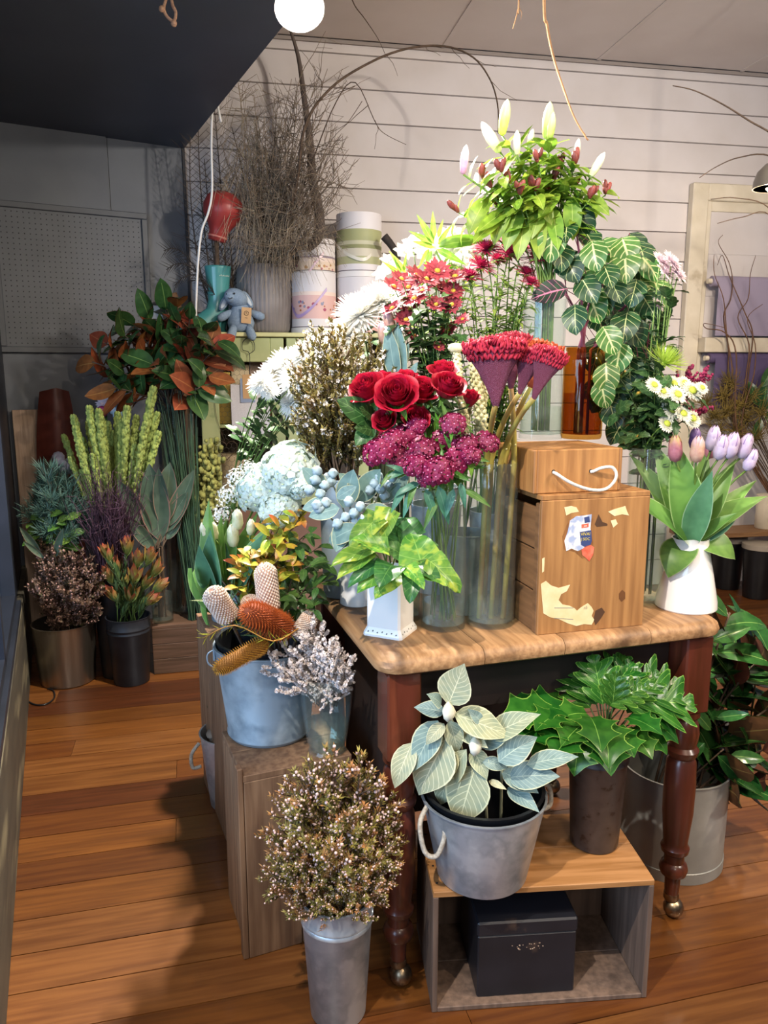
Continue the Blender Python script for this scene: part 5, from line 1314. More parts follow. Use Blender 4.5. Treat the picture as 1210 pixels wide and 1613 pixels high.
# ---- large white disbud chrysanthemums
gC = tabZ(P(590, 560, 2.18)); bucket('flower_bucket', 'bucket behind the rice flower with the big white chrysanthemums', gC, .05, .06, .22, M_galv)
M_dm = pmat('disbud_white', '#f7f5ef', '#efede2', scale=20, rough=.6, trans=.25)
b_dm = ray_bloom('disbud', M_dm, 44, 7, 1.0, .05, .10, (-.35, 1.35), seed=41, curl=.12)
for i, (u, v, r_, lab) in enumerate(((600, 476, 30, 'big white chrysanthemum touching the red daisies'), (568, 496, 34, 'biggest white chrysanthemum, in front of the pink hat box'), (545, 530, 26, 'big white chrysanthemum dropping into the rice flower'))):
    c = P(u, v, 2.15-.02*i); flower('disbud_mum', lab, 'flower', 'big white chrysanthemums', gC, gC+Vector((0, 0, .22)), c, Vector((-.2, -.45, .8)), [('bloom', b_dm, r_*2.15/FPX*1.45, None)], rst=.003, leaves=l_mu, nl=6, ll=.07)
for u, v, lab in ((604, 524, 'cream pink bud half hidden under the big white chrysanthemums'), (613, 505, 'pale pink bud beside the lowest red daisies')): tulip(u, v, 34, 2.0, 1, lab, gC, gC+Vector((0, 0, .22)), 'pale buds behind the rice flower', (-.2, -.3, 1), .02)
t = thing('leaf_spray', 'smooth blue-green leaves below the red daisies', 'leaf spray', gC)
stem(t, [gC+Vector((0, 0, .03)), gC+Vector((.02, 0, .22)), P(620, 580, 2.0)], .002, M_stemD)
for a, b in (((625, 600), (606, 515)), ((632, 605), (620, 510)), ((628, 595), (640, 540)), ((640, 610), (655, 570))): put_leaf(t, le[0], P(*a, 1.96), P(*b, 1.94), tocam(H_)+Vector((-.5, 0, .2)), .75)

# ---- white spray daisies
gS = (MC2 @ Vector((.085, .52, HC2)))
bucket('flower_bucket', 'galvanised bucket at the back of the tall crate with white spray daisies', gS, .05, .062, .24, M_galvW); mS = gS + Vector((0, 0, .24))
b_sd = ray_bloom('spraydaisy', M_dm, 30, 5, 1.0, .08, .16, (-.1, 1.15), seed=51)
sdp = [(412, 602, 18), (430, 588, 22), (452, 574, 24), (476, 562, 24), (500, 552, 24), (522, 545, 22), (445, 612, 20), (468, 600, 24), (492, 590, 26), (515, 580, 22), (462, 632, 22), (488, 622, 24), (476, 648, 18), (505, 612, 20), (536, 530, 20), (425, 616, 13)]
sl_ = ordl([s[0] for s in sdp], 'white spray daisy')
for i, (u, v, r_) in enumerate(sdp):
    c = P(u, v, 2.28+R.uniform(-.06, .06)); flower('spray_daisy', sl_[i] + ' in front of the green cabinet', 'flower', 'white spray daisies', gS, mS, c, Vector((R.uniform(-.6, .2), -.6, .5)), [('bloom', b_sd, r_*2.28/FPX*1.45, None)], rst=.002, leaves=l_mu, nl=4, ll=.05)

# ---- rice flower in a zinc pail at the table edge
gR = tabZ(P(538, 800, 1.98)); hR = P(520, 752, 1.98).z - TH
bucket('zinc_pail', 'pale zinc pail at the table edge behind the silver gum, full of rice flower', gR, .05, .058, hR, M_galvW)
mR = gR + Vector((0, 0, hR-.02))
N_rice = pmat('rice_needles', '#857a3c', '#6b5f2e', scale=15, rough=.7, vary=.2, c3='#8a6a38', scale3=6); F_rice = pmat('rice_blossom', '#f0ebe4', '#e2d8d0', scale=30, rough=.7)
spr = [sprig('rice%d' % i, N_rice, F_rice, ns=11, nd=26, nl=.038, nw=.010, f_from=.8, fsize=.011, fn=6, spread=.35, seed=60+i, f_stem=.25, fk='star') for i in range(3)]
rt = [(468, 545), (480, 525), (495, 510), (510, 518), (525, 505), (540, 515), (556, 520), (570, 530), (585, 525), (600, 540), (608, 555), (460, 570), (475, 590), (500, 555), (520, 545), (545, 550), (565, 560), (590, 565), (490, 600), (530, 590), (570, 600), (510, 630), (550, 635), (478, 640), (462, 615), (590, 610), (540, 660)]
for i, (u, v) in enumerate(rt):
    put_sprig('rice_flower_sprig', 'olive-brown rice flower sprig tipped with tiny white blossom, in the zinc pail', 'sprig', 'rice flower sprigs', spr[i % 3], mR + Vector((R.uniform(-.04, .04), R.uniform(-.04, .04), -.02)), P(u, v, 1.98+R.uniform(-.09, .08)), roll=i*1.3, w=.85)

# ---- hydrangeas
gH = MC2 @ Vector((.085, .36, HC2)); hH = .17
bucket('flower_bucket', 'bucket on the tall crate behind the white tulips, holding the hydrangeas', gH, .05, .062, hH, M_galvW); mH = gH + Vector((0, 0, hH))
M_hy = pmat('hydrangea_petal', '#e6efe6', '#d2e4e0', scale=9, rough=.6, trans=.25); M_hyc = pmat('hydrangea_eye', '#cfdcae', rough=.7)
fhy = [florets('hy%d' % i, M_hy, 75, 4, .28, math.pi*.72, M_hyc, seed=70+i, sq=.85, depth=(.82, 1.02)) for i in range(2)]
core = MB().blob((0, 0, 0), .8, 12, 8, sq=(1, 1, .85)).mesh('core', pmat('hydrangea_core', '#8fa67e', rough=.8))
for i, (u, v, r_, Y, lab) in enumerate(((457, 735, 44, 1.93, 'largest white hydrangea head, brightest lit, against the zinc pail'), (412, 770, 42, 1.97, 'bluish white hydrangea head under the hanging notepad'), (440, 800, 34, 1.92, 'lower white hydrangea head just above the yellow leaves'), (475, 760, 26, 1.9, 'small white hydrangea head tucked beside the silver gum'))):
    c = P(u, v, Y); d = Vector((-.2, -.5, .8)); t = thing('hydrangea', lab, 'flower', gH, 'white hydrangeas')
    s = r_*Y/FPX; pts = [gH + Vector((0, 0, .02)), mH] + bow(mH, c-d*.3*s, .2, 5)[1:]; stem(t, pts, .004, M_stem)
    part('core', core, t, frame(c, d, (0, -1, .2), s=s)); part('florets', fhy[i % 2], t, frame(c, d, (0, -1, .2), roll=i, s=s), kind='stuff')
F_lace = pmat('lace_white', '#f2f2ee', '#e4e6e2', scale=30, rough=.7)
fl = florets('lace', F_lace, 110, 4, .11, math.pi*.75, None, seed=77, sq=1, depth=(.5, 1.05))
for i, (u, v, r_, lab) in enumerate(((372, 752, 18, 'lacy white filler flower highest beside the hydrangeas'), (360, 780, 20, 'lacy white filler flower beside the hanging moss'), (348, 812, 20, 'lowest lacy white filler flower above the tulip leaves'), (392, 738, 16, 'small lacy white filler flower against the green cabinet'))):
    c = P(u, v, 1.98); t = thing('lace_flower', lab, 'flower', gH, 'lacy white filler flowers'); stem(t, [gH+Vector((0, 0, .02)), mH] + bow(mH, c, .2, 5)[1:], .0015, M_stem)
    part('florets', fl, t, frame(c, (-.2, -.4, .8), roll=i, s=r_*1.98/FPX), kind='stuff')

# ---- white tulips
gT = MC2 @ Vector((.05, .075, HC2)); hT = .13
bucket('flower_bucket', 'dark bucket at the front of the tall crate with the white tulips', gT, .042, .05, hT, M_darkM); mT = gT + Vector((0, 0, hT))
wt = [((367, 843), 38, 2, 'fullest white tulip bud, over the yellow leaves'), ((374, 818), 34, 2, 'white tulip bud behind the fullest one'), ((336, 836), 30, 2, 'slim white tulip bud between the leaves'), ((322, 836), 28, 2, 'slim yellowish tulip bud at the outer edge'), ((395, 830), 26, 2, 'white tulip bud half hidden under the hydrangea')]
tw_ = []
for (p_, hp_, kx, lab) in wt: tw_.append(tulip(p_[0], p_[1], hp_, 1.86, kx, lab, gT, mT, 'white tulips on the tall crate', ((p_[0]-365)*.003, -.1, 1), .03))
tlv = [((345, 930), (303, 795), 0, .9), ((350, 930), (312, 800), 0, 1.0), ((345, 940), (318, 840), 2, 1.1), ((340, 940), (303, 865), 2, 1.2), ((338, 950), (292, 905), 3, .9), ((355, 930), (330, 810), 0, .8), ((365, 930), (350, 805), 0, 1.0), ((370, 930), (385, 800), 0, 1.1), ((375, 925), (408, 815), 0, 1.0), ((360, 935), (345, 850), 2, 1.1), ((350, 950), (330, 880), 2, 1.2), ((370, 935), (360, 860), 0, 1.0), ((380, 930), (400, 840), 2, 1.0), ((358, 930), (338, 815), 0, .8)]
for i, (a, b, kx, w_) in enumerate(tlv): put_leaf(tw_[i % 5], l_tu[kx], P(*a, 1.86), P(*b, 1.85+R.uniform(-.06, .04)), Vector((-.4, -.6, .6)), w_)
put_leaf(tw_[0], l_tu[1], P(330, 985, 1.84), P(300, 880, 1.82), (-.8, -.5, -.2), 1.0); put_leaf(tw_[1], l_tu[1], P(302, 895, 1.82), P(315, 1000, 1.80), (-.8, -.5, .3), .9)

# ---- nandina
gN = MC2 @ Vector((.10, .20, HC2)); hN = .12
bucket('flower_bucket', 'bucket on the tall crate with yellow and orange tipped nandina', gN, .04, .048, hN, M_darkM); mN = gN + Vector((0, 0, hN))
L_nan = leafmat('leaf_nandina', '#b9b53c', '#95a436', vein='#d2cc5a', rib=.02, tip='#c78a3a', tiplo=.55, tiphi=1.1, trans=.3, vary=.25, huev=.05)
L_nanO = leafmat('leaf_nandina_orange', '#d0b040', '#b79a34', tip='#c2603a', tiplo=.3, tiphi=1.0, trans=.3, vary=.15, huev=.03)
L_nanG = leafmat('leaf_nandina_green', '#47672c', '#365424', vein='#6f8a44', rib=.02, trans=.2, vary=.2)
l_nn = [leaf('leaf#nn%d' % i, mt, .42, pf_ell, bend=.6, fold=.2, nseg=5, nac=2) for i, mt in enumerate((L_nan, L_nanO, L_nanG))]
nt_ = [(400, 880, 0), (380, 905, 0), (420, 870, 0), (440, 830, 1), (450, 855, 0), (470, 820, 0), (440, 880, 0), (460, 900, 0), (425, 905, 0), (410, 850, 0), (478, 850, 2), (495, 830, 2), (505, 860, 2), (490, 890, 2), (515, 885, 2), (480, 915, 2), (500, 925, 2), (520, 915, 2), (455, 935, 2), (395, 860, 1), (430, 925, 0), (465, 870, 0), (485, 800, 0), (445, 805, 0), (515, 945, 2), (495, 960, 2), (375, 880, 1), (470, 945, 2), (405, 895, 0), (390, 890, 0), (415, 885, 1), (435, 865, 0), (450, 890, 0), (425, 845, 0), (455, 830, 0), (375, 925, 0), (405, 920, 0)]
nl_ = ordl([q[0] for q in nt_[:18]], 'nandina')
for i, (u, v, kx) in enumerate(nt_):
    Y = 1.80 + R.uniform(-.06, .06) - (v-880)*.0006; c = P(u, v, Y)
    t = thing('nandina_sprig', ('yellow-orange nandina sprig with pointed leaves above the banksias' if kx < 2 else 'deep green nandina sprig beside the white vases'), 'sprig', gN, 'yellow nandina sprigs' if kx < 2 else 'green nandina sprigs')
    pts = bow(mN + Vector((R.uniform(-.02, .02), R.uniform(-.02, .02), -.05)), c, .1, 5); stem(t, pts, .0014, M_twig)
    for k in range(11):
        p, d = along(pts, .62 + .38*(k/10)); o = rnd_dir(R, .1); dr = (o*.8 + (c-mN).normalized()*.6 + Vector((0, -.3, 0))).normalized(); s = R.uniform(.036, .054)
        part('leaf', l_nn[kx if kx == 2 else R.choice((0, 0, kx, 1) if kx else (0, 0, 0, 1))], t, frame(p, dr, tocam(c)*.6+Vector((0, 0, .8)), s=s))
# ================================================================== in front: banksia pail, heath, under the table
ZC1 = .48
gB = G(425, 1150, ZC1); kB = gB.y/FPX*1.02
rbB = 66*kB; rtB = 84*kB; hB = P(410, 1010, gB.y).z - ZC1
t = bucket('banksia_pail', 'large weathered galvanised pail with banksias on the upended crate', gB, rbB, rtB, hB, M_galvW, bands=(.012,), rim=.005, liner=M_blackP)
m = MB().box(-.012, .012, -.003, .003, -.02, .02)
part('lug', m.mesh('lug', M_galvW, smooth=False, bevel=.002), t, loc(gB + Vector((-rtB+.002, -.012, hB-.025))) @ Matrix.Rotation(1.4, 4, 'Z'))
part('handle', MB().tube(smoothpts([gB+Vector((-rtB-.004, -.012, hB-.02)), gB+Vector((-rtB-.018, -.014, hB-.03)), gB+Vector((-rtB-.018, -.012, hB-.055)), gB+Vector((-rtB-.004, -.005, hB-.07))]), .002, n=6).mesh('handle', M_galvW), t)
mB = gB + Vector((0, 0, hB))
def banksia(lab, a, b, rpx, Y0, Y1, m1, m2, spike=False):
    A, B = P(*a, Y0), P(*b, Y1); L_ = (B-A).length; r_ = rpx*(Y0+Y1)/2/FPX
    t = thing('banksia', lab, 'banksia', gB, 'banksias in the galvanised pail')
    st_ = mB + Vector((max(-.5, min(.5, (A.x-gB.x)/rtB))*rtB*.8, 0, -.05)); 
    stem(t, [st_, st_.lerp(A, .5), A, A.lerp(B, .2)], .005, M_twig)
    def rad_(f): return r_*min(1, (f*5+.35))*(1-max(0, (f-.8)/.2)**2*.75)
    M = frame(A, B-A, (0, -1, .3)); body = MB().lathe([(max(.0005, rad_(f)*.86), f*L_) for f in [i/14 for i in range(15)]], 18); part('cone', body.mesh('cone', m1), t, M)
    m = MB(); n = 420 if not spike else 700; rg = random.Random(len(lab))
    for i in range(n):
        f = (i+.5)/n; an = i*2.39996; rr = rad_(f)*.84; d = Vector((math.cos(an), math.sin(an), (f-.5)*1.0 if not spike else .35 + (f-.5)*.8)).normalized()
        c = Vector((math.cos(an)*rr, math.sin(an)*rr, f*L_)); 
        if spike:
            e = c + d*r_*.42*rg.uniform(.8, 1.1); sd = Vector((-math.sin(an), math.cos(an), 0))*r_*.05; u_ = d.cross(sd).normalized()*r_*.05
            m.add([c-sd, c+sd, c+u_*1.4, e], [(0, 1, 3), (1, 2, 3), (2, 0, 3)])
        else: m.blob(c, r_*.105, 5, 3, sq=(1, 1, 1.2))
    part('florets', m.mesh('florets', m2, smooth=not spike), t, M, kind='stuff')
    return t
M_bn1 = pmat('banksia_pale', '#b58f7a', '#9c7566', scale=40, rough=.8); M_bn2 = pmat('banksia_pale_florets', '#e0cfc0', '#cdb5a2', scale=90, rough=.8, vary=.05)
M_bo1 = pmat('banksia_rust', '#8a3d14', '#74300f', scale=40, rough=.8); M_bo2 = pmat('banksia_rust_florets', '#b5591c', '#9c4716', scale=90, rough=.7)
M_by1 = pmat('banksia_gold', '#8a5a14', '#70480f', scale=40, rough=.8); M_by2 = pmat('banksia_gold_florets', '#b8851f', '#a06c1a', scale=90, rough=.7)
banksia('upright pale banksia cone, the tallest, dotted cream', (425, 965), (417, 888), 21, 1.72, 1.72, M_bn1, M_bn2)
banksia('pale banksia cone leaning out over the rim by the tulips', (362, 975), (332, 930), 22, 1.70, 1.65, M_bn1, M_bn2)
banksia('short pale banksia cone behind the rust-red one', (400, 965), (390, 942), 16, 1.74, 1.72, M_bn1, M_bn2)
banksia('rust-orange banksia cone lying towards the viewer', (452, 992), (388, 962), 23, 1.74, 1.60, M_bo1, M_bo2, True)
banksia('long golden-brown banksia spike lying across the rim of the pail', (420, 1012), (340, 1056), 15, 1.68, 1.56, M_by1, M_by2, True)
banksia('pale banksia cone beside the blush heath', (470, 1000), (492, 968), 17, 1.76, 1.74, M_bn1, M_bn2)
L_bk = leafmat('leaf_banksia', '#5f7444', '#4c6238', vein='#98a270', rib=.06, rough=.55, trans=.1, vary=.2, edge='#8f9a6a', ew=.08)
l_bk = leaf('leaf#bk', L_bk, .13, lambda v: pf_lance(v)*(.75+.25*abs(math.sin(v*22))), bend=.4, fold=.3, nseg=14, nac=2)
for i in range(8):
    tp = ((330, 935), (345, 960), (375, 930), (400, 905), (440, 880), (460, 910), (485, 920), (350, 915), (430, 930), (470, 940), (385, 950))[i]
    t = thing('banksia_sprig', 'grey-green serrated banksia leaf sprig around the cones', 'sprig', gB, 'banksia leaf sprigs')
    pts = bow(mB + Vector((R.uniform(-.05, .05), R.uniform(-.03, .03), -.05)), P(*tp, 1.77+R.uniform(-.06, .05)), .1, 4); stem(t, pts, .002, M_twig); leafy(t, pts, l_bk, 14, .3, .85, .06, R, out=.55, up=.8, w=1.0)
t = thing('wattle_sprig', 'feathery yellow-green leaf sprig lying over the golden banksia spike', 'sprig', gB)
pts = smoothpts([P(470, 990, 1.66), P(430, 1010, 1.6), P(370, 985, 1.6), P(320, 1005, 1.6)], 4); stem(t, pts, .0016, pmat('amber_stem', '#a8752a', rough=.6))
l_ft = leaf('leaf#ft', leafmat('leaf_feather', '#b5a832', '#8c9a34', trans=.3, vary=.2), .08, pf_lance, bend=.3, nseg=3, nac=2)
leafy(t, pts, l_ft, 46, .1, 1.0, .026, R, out=.8, up=.6)
# tapered glass vase with blush heath
gV = G(515, 1182, ZC1); kV = gV.y/FPX*1.02; hV = P(515, 1060, gV.y).z - ZC1
gV = Vector((gV.x, gV.y, ZC1))
glass_vase('tapered_glass_vase', 'tapered clear glass vase with blush heath at the crate edge', gV, [(30*kV, 0), (31*kV, .004), (28*kV, .012), (33*kV, .03), (40*kV, hV*.5), (44*kV, hV*.8), (46*kV, hV)], water=hV*.38, mat=M_glassD)
F_blu = pmat('heath_blush', '#f2e8e3', '#e0ccc4', scale=40, rough=.7, c3='#f4efe9', scale3=60); N_blu = pmat('heath_green', '#7d7a50', '#66633c', scale=20, rough=.7)
spb = [sprig('blush%d' % i, N_blu, F_blu, ns=10, nd=10, nl=.03, nw=.006, f_from=.22, fsize=.013, fn=75, spread=.45, seed=80+i, f_stem=.3, fk='star') for i in range(3)]
bt = [(420, 1030), (445, 1010), (470, 985), (490, 970), (505, 990), (520, 1010), (535, 1025), (550, 1035), (555, 1060), (540, 1075), (455, 1045), (480, 1030), (500, 1040), (520, 1055), (470, 1070), (495, 1085), (515, 1095), (440, 1060), (545, 1050)]
for i, (u, v) in enumerate(bt):
    b0 = gV + Vector((R.uniform(-.03, .03), R.uniform(-.03, .02), hV*.62)); tp = P(u, v, gV.y-.05+R.uniform(-.06, .04))
    put_sprig('blush_heath_sprig', 'blush white heath sprig crowded with tiny bells, in the tapered glass vase', 'sprig', 'blush heath sprigs', spb[i % 3], b0, tp, roll=i*1.7, w=1.0)
# tall front bucket with heath
gF = G(533, 1590, 0); kF = gF.y/FPX*1.06
gF.z = 0; rbF = 47*kF; rtF = 61*kF; hF = P(530, 1405, gF.y).z
t = bucket('tall_bucket', 'tall galvanised flower bucket of pink-flecked heath standing in front', gF, rbF, rtF, hF, M_galv, bands=(hF*.80, hF*.84), rim=.003)
part('handle', MB().tube(smoothpts([gF+Vector((rtF*.93, -rtF*.34, hF-.01)), gF+Vector((rtF*.98, -rtF*.5, hF-.018)), gF+Vector((rtF*.88, -rtF*.6, hF-.03)), gF+Vector((rtF*.80, -rtF*.55, hF-.04))]), .0015, n=6).mesh('handle', M_galv), t)
N_he = pmat('heath_needles', '#8a803a', '#6f642c', scale=15, rough=.7, vary=.3, c3='#99693a', scale3=6, lo3=.48, hi3=.58); F_he = pmat('heath_flowers', '#ead2cb', '#d6ada4', scale=40, rough=.7)
sph = [sprig('heath%d' % i, N_he, F_he, ns=13, nd=40, nl=.040, nw=.0042, f_from=.4, fsize=.008, fn=9, spread=.42, seed=90+i, f_stem=.2) for i in range(4)]
ht = [(430, 1255), (420, 1330), (415, 1375), (450, 1225), (470, 1210), (490, 1190), (510, 1200), (530, 1180), (550, 1195), (570, 1190), (590, 1215), (605, 1240), (618, 1275), (620, 1320), (612, 1360), (600, 1390), (455, 1290), (450, 1340), (470, 1250), (500, 1240), (530, 1230), (560, 1240), (585, 1270), (590, 1310), (480, 1300), (510, 1290), (545, 1290), (570, 1330), (470, 1350), (500, 1340), (535, 1335), (560, 1370), (480, 1385), (510, 1390), (540, 1395), (455, 1380)]
mF = gF + Vector((0, 0, hF))
for i, (u, v) in enumerate(ht):
    f = max(0, (v-1240)/160); tp = P(u, v, gF.y - .10*f + R.uniform(-.03, .06)*(1-f))
    put_sprig('heath_sprig', 'olive heath sprig flecked with pale pink in the tall front bucket', 'sprig', 'heath sprigs in the tall front bucket', sph[i % 4], mF + Vector((R.uniform(-.5, .5)*rtF, R.uniform(-.5, .5)*rtF, -.06)), tp, roll=i*1.1, w=1.05)
# blue pail half hidden behind the crates
gP = G(352, 1262, 0); gP = Vector((gP.x+.035, gP.y, 0)); kP = gP.y/FPX
t = bucket('rope_pail', 'galvanised pail with rope handle standing on the floor behind the crates', gP, .075, .10, P(340, 1150, gP.y).z, M_galv, rim=.004)
hP = P(340, 1150, gP.y).z
rope_loop(t, [gP+Vector((-.098, -.03, hP-.03)), gP+Vector((-.12, -.05, hP-.06)), gP+Vector((-.115, -.06, hP-.10)), gP+Vector((-.09, -.05, hP-.10))], .006)
t = thing('ivy_leaf', 'single dark ivy-like leaf sticking out beside the rope pail', 'leaf', gP); stem(t, [gP+Vector((0, 0, .03)), gP+Vector((-.03, 0, hP)), P(345, 1110, gP.y)], .002, M_stemD)
put_leaf(t, leaf('leaf#ivy', L_dark, .9, pf_heart, .5, .2, nseg=6), P(348, 1095, gP.y), P(324, 1122, gP.y-.02), (-.3, -.8, .5)); put_leaf(t, LEAVES['leaf#ivy'], P(345, 1095, gP.y), P(332, 1085, gP.y), (-.3, -.8, .5))
for i in range(2):
    t = thing('driftwood_knob', ['pale weathered root lying in the rope pail', 'second weathered root lying in the rope pail, towards the crate'][i], 'root', gP + Vector((-.05+.04*i, -.03, hP-.02)), 'roots in the rope pail')
    part('root_piece', MB().tube(smoothpts([gP+Vector((-.06+.05*i, -.02, .03)), gP+Vector((-.05+.04*i, -.03, hP-.03)), gP+Vector((-.055+.05*i, -.045, hP+.012))]), .014, .018, 8).mesh('root_piece', pmat('root_wood', '#8a7a6a', '#6f6052', scale=20, rough=.8)), t)

# ---- galvanised rope bucket with silver plant on the open crate
Zs = .30
gG = G(755, 1395, Zs); gG.z = Zs + .0005
gG = MC3 @ Vector((.118, .062, 0)); gG.z = Zs+.0005
kG = gG.y/FPX*1.06; rbG = 78*kG; rtG = 102*kG; hG = P(760, 1250, gG.y-.1).z - Zs
rbG = .100; rtG = .136; hG = .195
t = bucket('rope_bucket', 'shiny galvanised bucket with rope handles and black liner, on the open crate', gG, rbG, rtG, hG, M_galv, rim=.004, liner=M_blackP)
rope_loop(t, [gG+Vector((-rtG*.92, -.045, hG-.005)), gG+Vector((-rtG*1.05, -.075, hG-.03)), gG+Vector((-rtG*.98, -.09, hG-.085)), gG+Vector((-rtG*.80, -.095, hG-.092)), gG+Vector((-rtG*.68, -.088, hG-.055)), gG+Vector((-rtG*.68, -.078, hG-.02))], .0055)
rope_loop(t, [gG+Vector((rtG*.92, .035, hG-.005)), gG+Vector((rtG*1.12, .04, hG-.01)), gG+Vector((rtG*1.14, .03, hG-.05)), gG+Vector((rtG*.9, .02, hG-.06))], .0055)
L_sil = leafmat('leaf_silver', '#a9ab88', '#8f9a80', vein='#d8d6b0', rib=.02, nv=9, vw=.10, rough=.6, trans=.12, vary=.12, edge='#d0cfa6', ew=.03, slope=1.2)
L_silD = leafmat('leaf_silver_blue', '#7d9490', '#6a837f', vein='#a9b8a8', rib=.02, nv=9, vw=.08, rough=.6, trans=.1, vary=.1, edge='#c3c6a2', ew=.03, slope=1.2)
l_si = [leaf('leaf#si%d' % i, mt, .44, pf_pt, bend=b, fold=.22, wave=.03, nseg=9, nac=4) for i, (b, mt) in enumerate(((.5, L_sil), (1.0, L_sil), (.7, L_silD), (-.3, L_sil)))]
mG = gG + Vector((0, 0, hG))
Yg = gG.y - .06
sil = [(((706, 1110), (732, 1050)), 0, 3, 1.15), (((700, 1122), (660, 1110)), 0, 2, .9), (((715, 1125), (800, 1152)), 0, 0, .8), (((708, 1135), (725, 1185)), 0, 1, .85), (((690, 1135), (650, 1205)), 0, 2, .8), (((705, 1160), (655, 1250)), 0, 0, 1.0), (((650, 1170), (618, 1235)), 0, 1, .75), (((745, 1180), (765, 1215)), 1, 1, .9), (((755, 1175), (800, 1135)), 1, 2, .9), (((750, 1205), (720, 1298)), 1, 0, 1.05), (((735, 1180), (690, 1250)), 1, 1, .55), (((720, 1190), (682, 1275)), 1, 1, .7), (((770, 1160), (830, 1125)), 1, 0, .7), (((785, 1200), (835, 1160)), 2, 2, 1.0), (((800, 1225), (868, 1215)), 2, 2, .9), (((790, 1215), (845, 1240)), 2, 2, .8), (((830, 1205), (900, 1185)), 2, 2, .6), (((760, 1140), (745, 1120)), 1, 2, .9), (((695, 1110), (686, 1095)), 0, 2, .9), (((770, 1230), (795, 1240)), 2, 0, .6), (((715, 1180), (700, 1230)), 1, 0, .8), (((760, 1200), (800, 1205)), 1, 2, .8), (((740, 1215), (762, 1262)), 1, 1, .7), (((700, 1140), (672, 1165)), 0, 1, .8), (((800, 1240), (840, 1265)), 2, 2, .7), (((725, 1150), (760, 1168)), 0, 0, .8)]
sst = []
for i, ((u, v), lab) in enumerate((((708, 1125), 'silver-leaved stem with the tallest upright leaf, in the rope bucket'), ((750, 1185), 'silver-leaved stem drooping over the front of the rope bucket'), ((790, 1210), 'bluish silver-leaved stem reaching towards the brown bucket'))):
    t = thing('silver_leaf_plant', lab, 'plant', mG, 'silver-leaved stems'); H_ = P(u, v, Yg); pts = bow(mG+Vector((-.02+.03*i, 0, -.08)), H_, .15); stem(t, pts, .0035, pmat('silver_stem', '#b3b08c', rough=.7)); sst.append((t, H_))
for ((a, b), k, kx, w_) in sil: put_leaf(sst[k][0], l_si[kx], P(*a, Yg+R.uniform(-.02, .02)), P(*b, Yg-.03+R.uniform(-.02, .02)).lerp(P(*a, Yg), -.14), tocam(sst[k][1])*1.0+Vector((0, 0, .5)), w_*1.45)
M_felt = pmat('white_felt_bud', '#e9e6d2', '#dbd8bf', scale=60, rough=.9)
for k, (u, v) in ((0, (706, 1124)), (1, (748, 1178))):
    part('bud', MB().lathe([(.002, -.018), (.011, -.008), (.014, .004), (.009, .016), (.001, .026)], 10, wob=lambda a, i: .15*math.cos(3*a)).mesh('bud', M_felt), sst[k][0], loc(P(u, v, Yg-.025)))

# ---- brown bucket with tree philodendron leaves
gK = G(955, 1330, Zs); gK = MC3 @ Vector((SWd-.085, .15, 0)); gK.z = Zs+.0005
hK = P(955, 1175, gK.y).z - Zs
t = bucket('brown_bucket', 'tall rust-spotted brown metal bucket of lobed green leaves on the open crate', gK, .056, .068, hK, M_rust, rim=.003, bands=(hK*.9,))
mK = gK + Vector((0, 0, hK))
L_phi = leafmat('leaf_philodendron', '#356a22', '#24561a', vein='#7fae4e', rib=.012, nv=8, vw=.05, rough=.28, trans=.25, vary=.25, edge='#6f9c3e', ew=.012, slope=1.0)
def lobed(key, mat, nl, wd, sharp, bend, fwd=.35, seed=0):
    m = MB(); nseg = nl*5; rg = random.Random(seed); amp = [rg.uniform(.75, 1.0) for _ in range(nl+1)]
    def fn(u, v):
        s = (u-.5)*2; k = v*nl; fr = k-int(k)
        tooth = max(.0, (math.sin(math.pi*fr))**sharp)
        hw = wd/2*(math.sin(math.pi*min(1, .12+.9*v)**.9)**.6)*(.32+.68*tooth*amp[min(int(k), nl)])*(1-v**5)
        x = s*hw; z = v*.92 + fwd*abs(x); y = .18*abs(x) + .03*math.sin(k*6)*abs(s)
        th = bend*z; return Vector((x, y*math.cos(th) - (1-math.cos(th))/bend, math.sin(th)/bend + y*math.sin(th)))
    m.grid(lambda u, v: fn(1-u, v), 4, nseg)
    LEAVES[key] = m.mesh('leaf', mat); return LEAVES[key]
l_ph = [lobed('ph0', L_phi, 4, .85, .55, .7, .6, 1), lobed('ph1', L_phi, 4, .95, .5, 1.0, .65, 2), lobed('ph2', L_phi, 5, .75, .55, .5, .7, 3)]
Yk = gK.y
L_hol = leafmat('leaf_pointed', '#356a22', '#24561a', vein='#86b552', rib=.012, rough=.28, trans=.2, vary=.22, edge='#86ab4a', ew=.015)
def thorny(key, bend, seed):
    m = MB(); rg = random.Random(seed)
    def hw(v): 
        base = .15+.85*math.sin(math.pi*min(.999, v*.92+.06))**.7
        k = v*3.0; fr = k-int(k); return .40*base*(1.15-.5*math.sin(math.pi*fr)**.7)*(1-v**7)
    def fn(u, v):
        s = (u-.5)*2; x = s*hw(v); z = v; y = .22*abs(x); th = bend*z
        return Vector((x, y*math.cos(th) - (1-math.cos(th))/bend, math.sin(th)/bend + y*math.sin(th)))
    m.grid(lambda u, v: fn(1-u, v), 4, 15); LEAVES[key] = m.mesh('leaf', L_hol); return LEAVES[key]
l_th = [thorny('th0', .9, 1), thorny('th1', 1.3, 2), thorny('th2', .6, 3)]
